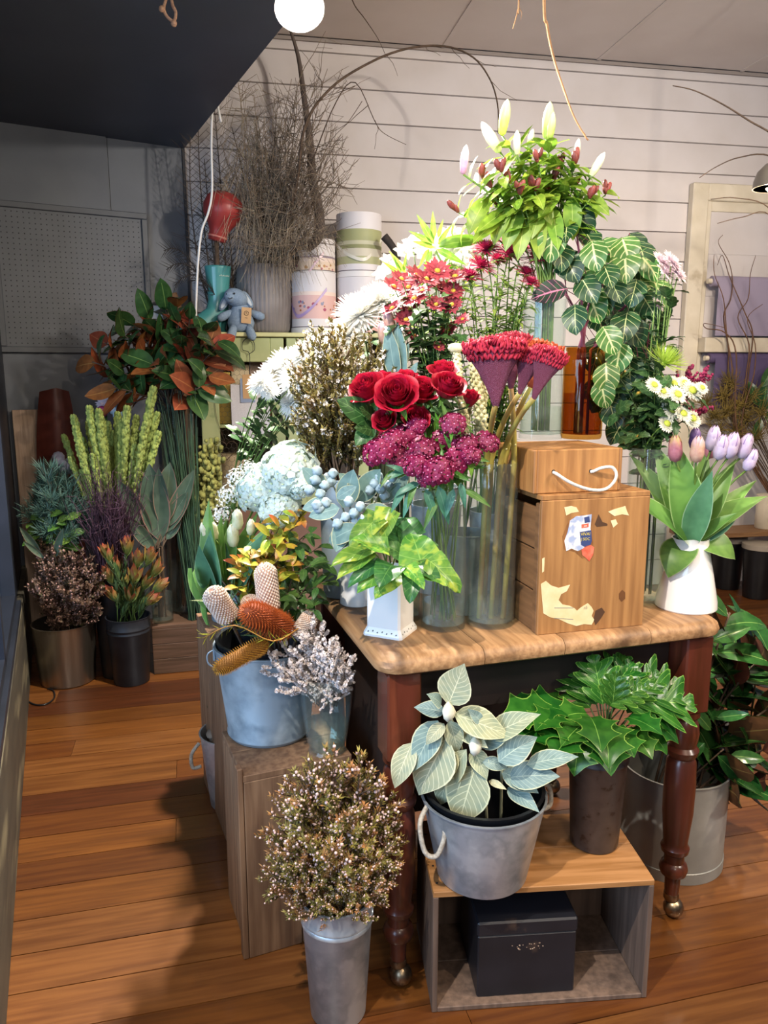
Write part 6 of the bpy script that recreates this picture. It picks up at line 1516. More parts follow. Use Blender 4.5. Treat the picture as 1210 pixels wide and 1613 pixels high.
ph = [((890, 1120), (808, 1085), -.02, -.04, 4), ((885, 1130), (800, 1100), -.04, -.08, 3), ((890, 1130), (835, 1070), 0, .02, 4), ((895, 1145), (820, 1130), -.05, -.11, 3), ((900, 1150), (842, 1168), -.07, -.15, 4), ((905, 1155), (880, 1160), -.06, -.16, 3), ((915, 1150), (908, 1195), -.07, -.17, 4), ((945, 1150), (968, 1195), -.07, -.18, 3), ((950, 1140), (965, 1158), -.06, -.18, 4), ((985, 1150), (1030, 1172), -.06, -.14, 3), ((1000, 1145), (1062, 1160), -.04, -.10, 4), ((1010, 1130), (1078, 1150), -.03, -.08, 3), ((1000, 1120), (1070, 1120), .0, -.04, 4), ((920, 1140), (890, 1155), -.06, -.14, 5), ((970, 1145), (1000, 1175), -.06, -.15, 5), ((930, 1130), (950, 1150), -.06, -.17, 3), ((880, 1125), (850, 1130), -.04, -.12, 5), ((990, 1130), (1040, 1140), -.05, -.12, 5), ((925, 1125), (870, 1110), -.02, -.06, 4), ((985, 1115), (1075, 1100), .02, .0, 3)]
phu = [((950, 1110), (935, 1025), 0, .02, 0), ((960, 1110), (985, 1018), .01, .03, 1), ((955, 1105), (1000, 1030), .0, .02, 0), ((970, 1110), (1045, 1050), .0, .0, 2), ((985, 1110), (1115, 1095), -.02, -.05, 0), ((980, 1100), (1088, 1060), .0, -.02, 1), ((940, 1110), (905, 1030), .02, .05, 1), ((930, 1115), (885, 1060), .02, .05, 0), ((965, 1115), (970, 1060), -.03, -.06, 2), ((960, 1110), (1020, 1075), -.03, -.07, 2), ((945, 1105), (955, 1035), .02, .04, 2), ((975, 1105), (1060, 1080), .02, .0, 0)]
allp = [(a, b, y0, y1, l_th[k-3]) for (a, b, y0, y1, k) in ph] + [(a, b, y0, y1, l_ph[k]) for (a, b, y0, y1, k) in phu]
cl_ = ordl([q[1][0] for q in allp[:len(ph)]], 'pointed green collar leaf') + ordl([q[1][0] for q in allp[len(ph):]], 'deeply lobed upright leaf')
for i, (a, b, y0, y1, me) in enumerate(allp):
    A, B = P(*a, Yk+y0), P(*b, Yk+y1)
    t = thing('philodendron_leaf', cl_[i] + ' by its tip, over the brown bucket', 'leaf', mK, 'pointed collar leaves' if i < len(ph) else 'lobed upright leaves')
    put_leaf(t, me, A, A+(B-A)*1.05, Vector((0, -.25, 1)) if i < len(ph) else tocam(A)+Vector((0, 0, .5)), 1.05 if i < len(ph) else 1.0, 'blade')
    stem(t, bow(mK+Vector((R.uniform(-.03, .03), R.uniform(-.03, .03), -.06)), A, .1, 4), .0022, M_stemD)

# ---- zinc drum with magnolia behind the table leg
gM = G(1085, 1405, 0); kM = gM.y/FPX; gM = Vector((.845, 2.06, 0))
hM = P(1100, 1200, gM.y).z
t = bucket('zinc_drum', 'big grey zinc drum of magnolia leaves on the floor behind the table leg', gM, .148, .148, hM, M_zinc, rim=.004, foot=.032)
mM = gM + Vector((0, 0, hM))
L_mgT = leafmat('leaf_magnolia', '#2f5a28', '#23481f', vein='#6f8f4a', rib=.025, rough=.22, trans=.0, vary=.25); L_mgB = leafmat('leaf_magnolia_under', '#6f3f22', '#5a3019', vein='#8f6a3a', rib=.03, rough=.75, trans=.0, vary=.2)
l_mg = [leaf('leaf#mg%d' % i, L_mgT, .42, pf_ell, bend=b, fold=.2, wave=.03, nseg=7, nac=4, back=L_mgB) for i, b in enumerate((.4, .9, -.2))]
mgt = [(1150, 965), (1190, 1000), (1120, 1010), (1165, 1050), (1200, 1060), (1130, 1090), (1190, 1130), (1150, 1150), (1205, 1180), (1110, 1130), (1140, 1200), (1185, 1230), (1215, 1020), (1100, 1160), (1220, 1110)]
for i, (u, v) in enumerate(mgt):
    H_ = P(u, v, gM.y + R.uniform(-.06, .10)); t = thing('magnolia_branch', 'glossy magnolia branch with brown-backed leaves in the zinc drum', 'branch', mM, 'magnolia branches in the zinc drum')
    pts = bow(mM + Vector((R.uniform(-.05, .06), R.uniform(-.04, .04), -.1)), H_, .1, 5); stem(t, pts, .004, M_twig)
    leafy(t, pts, l_mg, 7, .60, 1.0, .155, R, w=1.15, out=.85, up=.5, face=(0, -.6, .1))
t = thing('magnolia_branch', 'low magnolia leaves hanging over the rim of the zinc drum', 'branch', mM)
stem(t, [mM+Vector((0, 0, -.1)), P(1140, 1180, 2.0)], .003, M_twig)
for a, b, k in (((1130, 1190), (1190, 1245), 0), ((1110, 1170), (1080, 1200), 1), ((1150, 1190), (1210, 1195), 0), ((1120, 1010), (1185, 985), 0), ((1120, 1020), (1095, 960), 0), ((1120, 1150), (1095, 1115), 0), ((1130, 1130), (1180, 1125), 2)): put_leaf(t, l_mg[k], P(*a, 1.98), P(*b, 1.96), (0, -.8, .6), .9)
# ================================================================== the slate bay
def clear(p, d):
    k = (p - LA).dot(LN); return p + LN*max(0, d-k)
g = G(108, 1070, 0); kk = g.y/FPX*1.03
hS_ = P(108, 990, g.y-.1).z
bucket('steel_bucket', 'brushed steel bucket of brown-pink heath standing in the bay', g, 42*kk, 48*kk, hS_, M_brush, rim=.004)
N_br = pmat('brown_heath_needles', '#6a5140', '#553f30', scale=12, rough=.7, vary=.2, c3='#5a5a34', scale3=5, lo3=.58); F_br = pmat('brown_heath_flowers', '#a98478', '#8a665c', scale=30, rough=.7)
spw = [sprig('brown%d' % i, N_br, F_br, ns=12, nd=20, nl=.06, nw=.013, f_from=.3, fsize=.013, fn=7, spread=.5, seed=110+i, f_stem=.2) for i in range(3)]
mo = g + Vector((0, 0, hS_-.06))
for i, (u, v) in enumerate(((20, 945), (30, 915), (45, 890), (60, 870), (78, 848), (95, 865), (115, 870), (135, 880), (150, 905), (158, 935), (50, 950), (70, 920), (90, 900), (115, 910), (135, 930), (80, 950), (105, 945), (130, 960), (60, 975), (95, 975))):
    put_sprig('brown_heath_sprig', 'brownish pink heath sprig in the brushed steel bucket', 'sprig', 'brown-pink heath sprigs', spw[i % 3], mo + Vector((R.uniform(-.06, .06), R.uniform(-.05, .05), 0)), clear(P(u, v, g.y-.06+R.uniform(-.08, .06)), .12), roll=i*1.4, w=.85)
g = G(208, 1072, 0); kk = g.y/FPX*1.03; hD_ = P(208, 978, g.y-.08).z
bucket('dark_bucket', 'slim dark metal bucket of red-tipped conebush standing in the bay', g, 28*kk, 34*kk, hD_, M_darkM, rim=.003, bands=(hD_*.78, hD_*.84))
mo = g + Vector((0, 0, hD_))
L_leu = leafmat('leaf_conebush', '#8f9a52', '#76864a', vein='#b0b070', rib=.02, tip='#b5563f', tiplo=.35, tiphi=1.05, trans=.2, vary=.2, huev=.03); L_leuG = leafmat('leaf_conebush_green', '#5f7a4a', '#4c6640', trans=.1, vary=.2)
l_le = [leaf('leaf#le%d' % i, mt, w_, pf_ell, bend=-.5, fold=.3, nseg=5, nac=2) for i, (mt, w_) in enumerate(((L_leu, .38), (L_leuG, .22)))]
pos = [(172, 880), (185, 900), (200, 870), (175, 915), (195, 925), (215, 890), (232, 885), (240, 905), (225, 925), (210, 915), (245, 930), (165, 930), (185, 945), (230, 950), (205, 945)]
pl_ = ordl([p_[0] for p_ in pos], 'red-tipped conebush')
for i, (u, v) in enumerate(pos):
    c = P(u, v, g.y-.03+R.uniform(-.06, .06)); t = thing('conebush_stem', pl_[i] + ' in the slim dark bucket', 'flower', mo, 'red-tipped conebush stems')
    pts = bow(mo+Vector((R.uniform(-.04, .04), R.uniform(-.04, .04), -.05)), c, .1, 4); stem(t, pts, .003, M_stemD)
    leafy(t, pts, l_le[1], 14, .25, .9, .06, R, out=.5, up=.8)
    d = (c-mo).normalized()
    for k in range(7):
        a = k*2.4; o = (Matrix.Rotation(a, 3, d) @ d.orthogonal().normalized())
        part('bract', l_le[0], t, frame(c-d*.02+d*.003*k, d*(.6+.1*k)+o*.5, -o, s=R.uniform(.078, .10)))

# lime spires
gL = Vector(P(185, 900, 3.55)); gL.z = 0; bucket('spire_bucket', 'black bucket behind the steel one, with the lime spires', gL, .10, .12, .42, M_blackP); mo = gL + Vector((0, 0, .40))
M_lime = pmat('lime_spire', '#93a052', '#77863f', scale=25, rough=.85, vary=.12)
rg = random.Random(5); m = MB()
for k in range(150):
    f = (k+rg.random())/150; an = rg.uniform(0, 6.28); r_ = .05*(.7+.4*f)*rg.uniform(.7, 1.1)
    m.blob((math.cos(an)*r_, math.sin(an)*r_, f), .034*rg.uniform(.75, 1.2), 5, 3, sq=(1, 1, 1.0))
m.tube([(0, 0, 0), (0, 0, 1)], .055, .065, 6)
spire = m.mesh('spike', M_lime)
tips = [(100, 686), (118, 672), (115, 655), (140, 640), (155, 645), (170, 665), (185, 650), (200, 640), (215, 655), (130, 690), (150, 680), (165, 690), (180, 680), (200, 675), (220, 680), (235, 650), (242, 610), (240, 690), (110, 720), (145, 715), (190, 710), (225, 720), (170, 730), (250, 680), (128, 740), (208, 735), (122, 700), (160, 660), (192, 662), (212, 700), (230, 665), (175, 705), (138, 665), (248, 650)]
tl_ = ordl([p_[0] for p_ in tips[:20]], 'lime green spire') + ['lime green spire in the lower thick of the bunch']*14
for i, (u, v) in enumerate(tips):
    B = P(u, v, 3.5+R.uniform(-.1, .1)); A = B.lerp(mo, R.uniform(.42, .5))
    t = thing('lime_spire', tl_[i] + (' by its tip' if i < 20 else ''), 'flower', mo, 'lime green spires'); stem(t, [mo+Vector((0, 0, -.1)), A, A.lerp(B, .1)], .004, M_twig)
    L_ = (B-A).length; part('spike', spire, t, frame(A, B-A, (0, -1, 0), s=(L_*.66, L_*.66, L_)))
# dark purple grass
gU = Vector(P(178, 930, 3.42)); gU.z = 0; bucket('grass_bucket', 'black bucket between the steel and dark ones, with dark purple grass', gU, .07, .085, .44, M_blackP)
M_pur = pmat('purple_grass', '#4a2f42', '#38222f', scale=10, rough=.6, vary=.3, c3='#6d5468', scale3=6); mo = gU + Vector((0, 0, .43))
for i in range(6):
    t = thing('purple_grass_tuft', 'dark purple grass tuft spilling out under the lime spires', 'grass', mo, 'dark purple grass tufts'); m = MB()
    for k in range(60):
        B = P(172+R.gauss(0, 26), 800+R.gauss(0, 32), 3.35+R.uniform(-.08, .08)); A = mo+Vector((R.uniform(-.05, .05), R.uniform(-.05, .05), -.03)); md = A.lerp(B, .6)+Vector((0, 0, .05))+rnd_dir(R)*.02
        m.tube([A, md, B+rnd_dir(R)*.02, B+rnd_dir(R)*.05], .0018, .0009, 3, cap=False)
    part('blades', m.mesh('blades', M_pur), t, kind='stuff')
# tall vases on the low crate
zL = .235
gv1 = Vector(MC4 @ Vector((.135, .22, 0))); gv1.z = zL+.0005; hv1 = P(275, 652, gv1.y).z - zL
glass_vase('tall_floor_vase', 'very tall clear glass vase of rusty magnolia in the bay', gv1, [(.075, 0), (.075, .01), (.078, hv1)], water=.25)
mo1 = gv1 + Vector((0, 0, hv1))
L_m2 = leafmat('leaf_magnolia_bay', '#33502b', '#274222', vein='#6a8448', rib=.025, rough=.25, trans=0, vary=.25); L_m2b = leafmat('leaf_magnolia_rust', '#8a4a22', '#713a1a', vein='#a06a3a', rib=.03, rough=.7, trans=0, vary=.2)
l_m2 = [leaf('leaf#m2%d' % i, a, .42, pf_ell, bend=b, fold=.2, wave=.04, nseg=7, nac=4, back=c_) for i, (b, a, c_) in enumerate(((.5, L_m2, L_m2b), (.9, L_m2, L_m2b), (-.4, L_m2b, L_m2), (.4, L_m2b, L_m2)))]
bt_ = [(145, 570), (165, 540), (185, 520), (210, 510), (235, 505), (260, 485), (280, 480), (300, 500), (325, 520), (340, 550), (345, 535), (160, 590), (195, 560), (225, 550), (255, 530), (285, 540), (310, 560), (330, 590), (180, 610), (215, 600), (250, 590), (290, 590), (315, 610), (240, 570), (270, 560)]
for i, (u, v) in enumerate(bt_):
    H_ = P(u, v, gv1.y-.05+R.uniform(-.12, .12)); t = thing('rusty_magnolia', 'magnolia branch with rust-backed leaves in the very tall glass vase', 'branch', mo1, 'rusty magnolia branches')
    pts = [gv1+Vector((R.uniform(-.04, .04), R.uniform(-.04, .04), .02)), mo1+Vector((R.uniform(-.04, .04), R.uniform(-.04, .04), 0))]; pts += bow(pts[-1], H_, .15, 5)[1:]; stem(t, pts, .004, M_twig)
    leafy(t, pts, l_m2, 8, .60, 1.0, .14, R, w=1.25, out=.8, up=.6, face=(0, -.5, .1))
gv2 = Vector(MC4 @ Vector((.03, .075, 0))); gv2.z = zL+.0005; hv2 = P(258, 862, gv2.y).z - zL
glass_vase('leaf_vase', 'slim glass vase of grey-green protea leaves on the low crate', gv2, [(.05, 0), (.05, .008), (.054, hv2)], water=.14)
mo2 = gv2 + Vector((0, 0, hv2)); L_pro = leafmat('leaf_protea', '#5c6f5c', '#4a5f4e', vein='#7f8f76', rib=.015, edge='#9a7a6a', ew=.03, rough=.5, trans=.1, vary=.15)
l_pr = leaf('leaf#pro', L_pro, .30, pf_ell, bend=-.35, fold=.35, nseg=8, nac=4)
prl = [((251, 852), (242, 722), 1.2), ((254, 830), (275, 724), 1.2), ((261, 840), (316, 735), .8), ((260, 830), (302, 772), 1.0), ((246, 860), (252, 788), 1.5), ((238, 852), (188, 747), .9), ((238, 850), (209, 738), 1.0), ((244, 868), (200, 808), 1.0), ((244, 830), (221, 750), .8), ((258, 830), (256, 728), .8), ((240, 870), (215, 840), .9), ((262, 850), (290, 810), 1.2)]
ql_ = ordl([b[0] for _, b, _ in prl], 'grey-green protea leaf')
for i, (a, b, w_) in enumerate(prl):
    A = P(*a, gv2.y); t = thing('protea_leaf', ql_[i] + ' by its tip, on the low crate', 'leaf', mo2, 'protea leaves'); stem(t, [gv2+Vector((R.uniform(-.02, .02), 0, .02)), mo2+Vector((R.uniform(-.02, .02), R.uniform(-.02, .02), 0)), A], .004, M_twig)
    put_leaf(t, l_pr, A, P(*b, gv2.y+R.uniform(-.08, .06)), (0, -1, .3), w_, 'blade')
t = thing('reed_bundle', 'bundle of straight dark green reeds standing beside the very tall vase', 'reeds', Vector(MC4 @ Vector((.2, .1, zL)))); m = MB(); b0 = Vector(MC4 @ Vector((.19, .06, 0))); b0.z = zL+.001
for k in range(75):
    A = b0 + Vector((R.uniform(-.045, .045), R.uniform(-.03, .04), 0)); B = P(R.uniform(248, 312), R.uniform(615, 680), b0.y+R.uniform(-.05, .05)); m.tube([A, A.lerp(B, .5), B], .0026, .0012, 4, cap=False)
part('stalks', m.mesh('stalks', pmat('reed_green', '#36523a', '#2b442f', scale=10, rough=.5, stretch=(1, 1, .2))), t, kind='stuff')
# moss-like tassels
gm = Vector(P(330, 960, 3.6)); gm.z = 0; bucket('tassel_bucket', 'black bucket behind the white tulips, with yellow-green tassels', gm, .07, .085, .36, M_blackP)
M_moss = pmat('moss_tassel', '#8a8a48', '#6f7038', scale=30, rough=.9, vary=.15)
m = MB(); rg = random.Random(9)
for k in range(110):
    f = k/110; m.blob((rg.gauss(0, .018), rg.gauss(0, .018), f), .026*rg.uniform(.7, 1.3)*(1-.3*f), 5, 3)
m.tube([(0, 0, 0), (0, 0, 1)], .02, .012, 5); tas = m.mesh('tassel', M_moss)
tp_ = [(315, 712), (322, 700), (332, 690), (340, 702), (345, 720), (328, 720), (336, 735), (320, 740)]; tl_ = ordl([p_[0] for p_ in tp_], 'yellow-green mossy tassel')
for i, (u, v) in enumerate(tp_):
    A = gm+Vector((R.uniform(-.04, .04), R.uniform(-.03, .03), .33)); B = P(u, v, 3.6+R.uniform(-.05, .05)); t = thing('amaranth_tassel', tl_[i] + ' beside the green cabinet', 'flower', A, 'mossy tassels'); L_ = (B-A).length; part('tassel', tas, t, frame(A, B-A, (0, -1, 0), s=(L_, L_, L_)))
# blue-green asparagus fern and salal at the window
gf = Vector(P(60, 950, 3.55)); gf.z = 0; gf.x += .14; bucket('fern_bucket', 'black bucket by the window with feathery blue-green fern', gf, .09, .11, .46, M_blackP); mo = gf+Vector((0, 0, .45))
N_fe = pmat('fern_needles', '#4a6a5e', '#38564c', scale=8, rough=.6, vary=.2); spf = [sprig('fern%d' % i, N_fe, None, ns=16, nd=26, nl=.13, nw=.004, spread=.5, seed=130+i, f_stem=.25, wig=.06) for i in range(2)]
for i, (u, v) in enumerate(((5, 760), (15, 800), (30, 740), (50, 750), (70, 735), (95, 745), (115, 760), (8, 840), (125, 790), (40, 790), (75, 780), (100, 800), (20, 870))):
    put_sprig('fern_frond', 'feathery blue-green fern frond by the window in the bay', 'fern', 'feathery fern fronds', spf[i % 2], mo, clear(P(u, v, 3.40+R.uniform(-.1, .05)), .16), roll=i, w=.75)
gs = Vector(P(75, 960, 3.42)); gs.z = 0; gs.y = 3.52; gs.x -= .0
L_sal = leafmat('leaf_salal', '#5f8038', '#4a6c2e', vein='#86a054', rib=.02, trans=.25, vary=.3); l_sl = leaf('leaf#sal', L_sal, .6, pf_ell, .5, .2, nseg=5, nac=2)
for i, (u, v) in enumerate(((45, 815), (60, 805), (75, 808), (90, 818), (105, 815), (55, 835), (80, 835), (110, 840), (95, 845), (40, 845))):
    t = thing('salal_stem', 'bright green salal stem below the feathery fern', 'foliage', mo, 'salal stems'); pts = bow(mo+Vector((R.uniform(-.04, .04), -.03, -.1)), P(u, v, 3.34), .1, 4); stem(t, pts, .002, M_stemD); leafy(t, pts, l_sl, 6, .65, 1.0, .055, R, face=(0, -.6, .2))
t = thing('blue_leaf', 'two long blue-green blade leaves crossing in front of the salal', 'leaf', mo); stem(t, [mo+Vector((0, -.03, -.1)), P(60, 880, 3.32)], .002, M_stemD)
for a, b in (((65, 875), (32, 825)), ((85, 880), (108, 828)), ((70, 880), (36, 850))): put_leaf(t, l_pr, P(*a, 3.3), P(*b, 3.27), (0, -1, .4), .7)
# things on and against the slate wall
def bay_x(u, v, off=0.02):
    d = ray(u, v); o = Vector((0, 0, CAMH)); q = o + d*((MBay @ Vector((0, -off, 0)) - o).dot(BN)/d.dot(BN)); q = MBay.inverted() @ q; return q.x, q.z
xa, za = bay_x(4, 553, .05); xb, zb = bay_x(230, 338, .05)
M_peg = pmat('pegboard_grey', '#575b62', '#4e5258', scale=4, rough=.5); M_frm = pmat('pegboard_frame', '#4e5259', '#474b51', scale=6, rough=.5)
t = thing('pegboard', 'grey framed pegboard panel mounted on the slate wall', 'pegboard', MBay @ Vector(((xa+xb)/2, -.03, za)))
part('panel', boxmesh('panel', xa, xb, -.035, -.022, za, zb, M_peg), t, MBay)
fw = .03
for a in ((xa-fw*.2, xb+fw*.2, za-fw*.2, za+fw*.8), (xa-fw*.2, xb+fw*.2, zb-fw*.8, zb+fw*.2), (xa-fw*.2, xa+fw*.8, za+fw*.8, zb-fw*.8), (xb-fw*.8, xb+fw*.2, za+fw*.8, zb-fw*.8)):
    part('frame_rail', boxmesh('frame_rail', a[0], a[1], -.048, -.022, a[2], a[3], M_frm, bevel=.003), t, MBay)
m = MB(); n_ = 0
for i in range(26):
    for j in range(26):
        x_ = xa+.04+(xb-xa-.08)*i/25; z_ = za+.04+(zb-za-.08)*j/25
        m.add([(x_+.0032*math.cos(a), -.0352, z_+.0032*math.sin(a)) for a in [k*math.pi/3 for k in range(6)]], [(5, 4, 3, 2, 1, 0)])
part('holes', m.mesh('holes', pmat('peg_hole', '#2b2d31', rough=.9), smooth=False), t, MBay, kind='stuff')
xa, za = bay_x(30, 780, .06); xb, zb = bay_x(62, 645, .06)
t = thing('timber_board', 'pale timber board leaning against the slate wall', 'board', MBay @ Vector(((xa+xb)/2, -.06, 0)))
part('board', boxmesh('board', xa, xb, -.075, -.05, .0, zb, woodmat('pale_board', '#a08a78', '#8a7462', ax=2, rough=.7), bevel=.002), t, MBay)
xa, za = bay_x(62, 770, .10); xb, zb = bay_x(120, 610, .10)
t = thing('palm_sheath', 'dark red-brown palm sheath standing against the slate wall', 'palm sheath', MBay @ Vector(((xa+xb)/2, -.1, 0)))
m = MB().grid(lambda u, v: Vector((xa + (xb-xa)*(.5+(u-.5)*(1-.35*v**6)) - .03*v*(1-v), -.16+.07*abs((u-.5)*2)**1.6 + .02*math.sin(v*5), .01+(zb-.01)*v - .04*abs(u-.5)*v)), 8, 14)
m.grid(lambda u, v: Vector((xb - (xb-xa)*(.5+(u-.5)*(1-.35*v**6)) - .03*v*(1-v), -.150+.07*abs((u-.5)*2)**1.6 + .02*math.sin(v*5), .01+(zb-.01)*v - .04*abs(u-.5)*v)), 8, 14)
part('sheath', m.mesh('sheath', pmat('palm_sheath', '#6d3328', '#4f2620', scale=5, rough=.4, stretch=(1, 1, .3))), t, MBay)
for (u, v, c_, lab, hh) in ((190, 645, '#b9c6cc', 'small pale toy among the plants under the pegboard', .05), ((100), 730, '#a9a6b8', 'small crumpled pale bundle at the foot of the palm sheath', .045)):
    c = P(u, v, 3.75); t = thing('pale_bundle', lab, 'bundle', c); m = MB(); rg = random.Random(u)
    for k in range(9): m.blob(c+rnd_dir(rg)*.035, .032*rg.uniform(.6, 1.1), 8, 5)
    part('cloth', m.mesh('cloth', pmat('bundle_'+c_[1:], c_, rough=.8)), t)
    st_ = P(u, v, 3.75)
    part('stick', MB().tube([(c.x, c.y+.02, 0), (c.x, c.y+.02, c.z)], .012, n=6).mesh('stick', M_twig), t)
c = P(166, 638, 3.72); t = thing('pink_bloom', 'pink artificial bloom with white petals under the rusty magnolia', 'flower', c)
part('bloom', b_bls, t, frame(c, (0, -1, .3), s=.05)); part('centre', MB().blob(c+Vector((-.01, -.02, -.03)), .028, 8, 6).mesh('centre', pmat('hot_pink', '#a83a6a', rough=.6)), t); part('stick', MB().tube([(c.x, c.y, 0), c], .006, n=6).mesh('stick', M_stemD), t)
# flex on the floor
t = thing('flex_cord', 'thin black flex looping over the skirting onto the floor', 'cord', G(60, 1095, 0))
part('cord', MB().tube(smoothpts([P(16, 1030, 2.9)+Vector((.0, 0, 0)), G(22, 1066, .05), G(32, 1092, .01), G(50, 1108, .004), G(70, 1110, .004), G(85, 1100, .004), G(84, 1088, .004), G(75, 1085, .004)], 6), .0035, n=6).mesh('cord', M_blackP), t)
# rope loop hanging from the soffit
t = thing('rope_loop', 'knotted jute rope loop hanging from the dark soffit', 'rope', P(265, 20, 2.72))
M_jute = twist_mat('jute_rope', '#b98f72', '#9a7258'); pa = P(262, -40, 2.66); pa.z = SOFF
pts = smoothpts([Vector((pa.x, pa.y, SOFF)), P(261, 0, 2.66), P(258, 14, 2.66), P(264, 27, 2.66), P(274, 33, 2.66), P(277, 20, 2.66), P(272, 8, 2.66), P(270, -8, 2.66), Vector((pa.x+.02, pa.y, SOFF))], 5)
part('loop', MB().tube(pts, .005, n=7).mesh('loop', M_jute), t)
for u, v in ((255, 14), (274, 37)): part('knot', MB().blob(P(u, v, 2.655), .010, 8, 6).mesh('knot', M_jute), t)
# ================================================================== green cabinet, shelf of boxes, dried branches
CF = -.34
def cab(u, v, off=CF):
    d = ray(u, v); o = Vector((0, 0, CAMH)); q = o + d*((MW @ Vector((0, off, 0)) - o).dot(WN)/d.dot(WN)); q = MW.inverted() @ q; return q.x, q.z
M_grn = pmat('sage_green_paint', '#b4bd8a', '#a3ae7c', scale=7, rough=.5, c3='#93a273', scale3=12, lo3=.6, hi3=.66); M_yg = pmat('cabinet_edge', '#d3d19a', '#c2c28c', scale=9, rough=.5)
x0, zt = cab(318, 526); x1, _ = cab(447, 526); zt = 1.60
x0 = cab(314, 600)[0]; CW = 1.05
cb = thing('green_cabinet', 'sage green cabinet with chicken wire doors and a shelf top', 'cabinet', MW @ Vector((x0+CW/2, -.17, 0)))
def cpart(nm, a, mat, par=None, bev=.003): return part(nm, boxmesh(nm, *a, mat, bevel=bev), par or cb, MW)
cpart('top', (x0-.03, x0+CW+.03, CF-.02, -.003, zt-.022, zt), M_yg)
cpart('side', (x0, x0+.02, CF+.02, -.003, 0, zt-.022), M_grn); cpart('side', (x0+CW-.02, x0+CW, CF+.02, -.003, 0, zt-.022), M_grn)
cpart('back', (x0+.02, x0+CW-.02, -.012, -.003, 0, zt-.022), pmat('cabinet_back', '#4a3f3a', rough=.8))
for zz in (.10, .42, .76, 1.12): cpart('shelf', (x0+.02, x0+CW-.02, CF+.03, -.012, zz-.018, zz), M_grn)
cpart('plinth', (x0+.02, x0+CW-.02, CF+.02, CF+.035, 0, .66), pmat('cabinet_base', '#8a6a5a', '#7a5c4e', scale=8, rough=.6))
dw = x1 - x0
zb_ = cab(330, 800)[1]
def door_(xa, xb):
    sw_, rh = .10*(xb-xa)/.46, .125
    z1 = zt-.026; d = part('door', boxmesh('door', xa+.002, xa+sw_+.0, CF, CF+.02, zb_, z1, M_grn, bevel=.003), cb, MW, label='sage green door frame filled with chicken wire')
    part('stile', boxmesh('stile', xb-sw_*.75, xb-.002, CF, CF+.02, zb_, z1, M_grn, bevel=.003), d, MW)
    part('rail', boxmesh('rail', xa+sw_, xb-sw_*.75, CF, CF+.02, z1-rh, z1, M_grn, bevel=.003), d, MW)
    part('rail', boxmesh('rail', xa+sw_, xb-sw_*.75, CF, CF+.02, zb_, zb_+.10, M_grn, bevel=.003), d, MW)
    m = MB(); hx = .016; r_ = .0008; X0, X1, Z0, Z1 = xa+sw_, xb-sw_*.75, zb_+.10, z1-rh; j = 0; zz = Z0
    while zz < Z1:
        off = (j % 2)*hx*.866; x_ = X0+off
        while x_ < X1:
            for a, b in (((0, 0), (hx*.866, hx*.5)), ((0, 0), (-hx*.866, hx*.5)), ((0, 0), (0, -hx))):
                p0 = (x_+a[0], CF+.012, zz+a[1]); p1 = (min(max(x_+b[0], X0), X1), CF+.012, zz+b[1])
                m.tube([p0, p1], r_, n=3, cap=False)
            x_ += hx*1.732
        zz += hx*1.5; j += 1
    part('chicken_wire', m.mesh('chicken_wire', pmat('wire_grey', '#6a635c', rough=.5, metal=.7)), d, MW, kind='stuff')
door_(x0, x1); door_(x1+.01, x1+.01+dw)
# contents behind the wire
def inbox(nm, lab, cat, u0, v1, u1, v0, c_, off=-.24, dep=.1, base=None):
    xa, za = cab(u0, v1, off); xb, zb2 = cab(u1, v0, off); za = base if base is not None else za
    t = thing(nm, lab, cat, MW @ Vector(((xa+xb)/2, off+dep/2, za))); part('carton', boxmesh('carton', xa, xb, off, off+dep, za+.0005, zb2, pmat('inner_'+c_[1:], c_, rough=.7), bevel=.002), t, MW)
    part('carton_lid', boxmesh('carton_lid', xa-.002, xb+.002, off-.002, off+dep+.002, zb2, zb2+.012, pmat('inner_'+c_[1:], c_, rough=.7), bevel=.002), t, MW)
inbox('yellow_carton', 'yellow carton on the upper cabinet shelf behind the wire', 'box', 340, 632, 362, 590, '#d8b85f', base=1.12); inbox('cream_carton', 'cream carton on the upper cabinet shelf behind the notepad', 'box', 366, 632, 392, 578, '#dccaa8', base=1.12)
inbox('terracotta_carton', 'small terracotta red box on the upper cabinet shelf', 'box', 411, 632, 428, 556, '#b5604a', base=1.12); inbox('grey_carton', 'grey-brown box on the upper cabinet shelf beside the terracotta one', 'box', 394, 632, 409, 560, '#9a8578', base=1.12)
xa, za = cab(348, 740, -.22); t = thing('heart_tin', 'cream round tin printed with a heart, behind the wire', 'tin', MW @ Vector((xa+.07, -.2, .76)))
part('body', MB().lathe([(.085, .0005), (.085, .165), (.088, .17), (.088, .19), (.001, .19)], 32, M=loc(xa+.07, -.2, .76)).mesh('body', pmat('cream_tin', '#d8c3a2', rough=.5), smooth='auto'), t, MW)
hp_ = [(16*math.sin(a)**3, 13*math.cos(a)-5*math.cos(2*a)-2*math.cos(3*a)-math.cos(4*a)) for a in [2*math.pi*k/28 for k in range(28)]]
m = MB().add([(xa+.07+x_*.0022, -.2-.0865+.00006*x_*x_, .86+y_*.0022) for x_, y_ in hp_], [tuple(range(27, -1, -1))]); part('heart_print', m.mesh('heart_print', pmat('heart_print', '#6a4f48', rough=.7), smooth=False), t, MW)
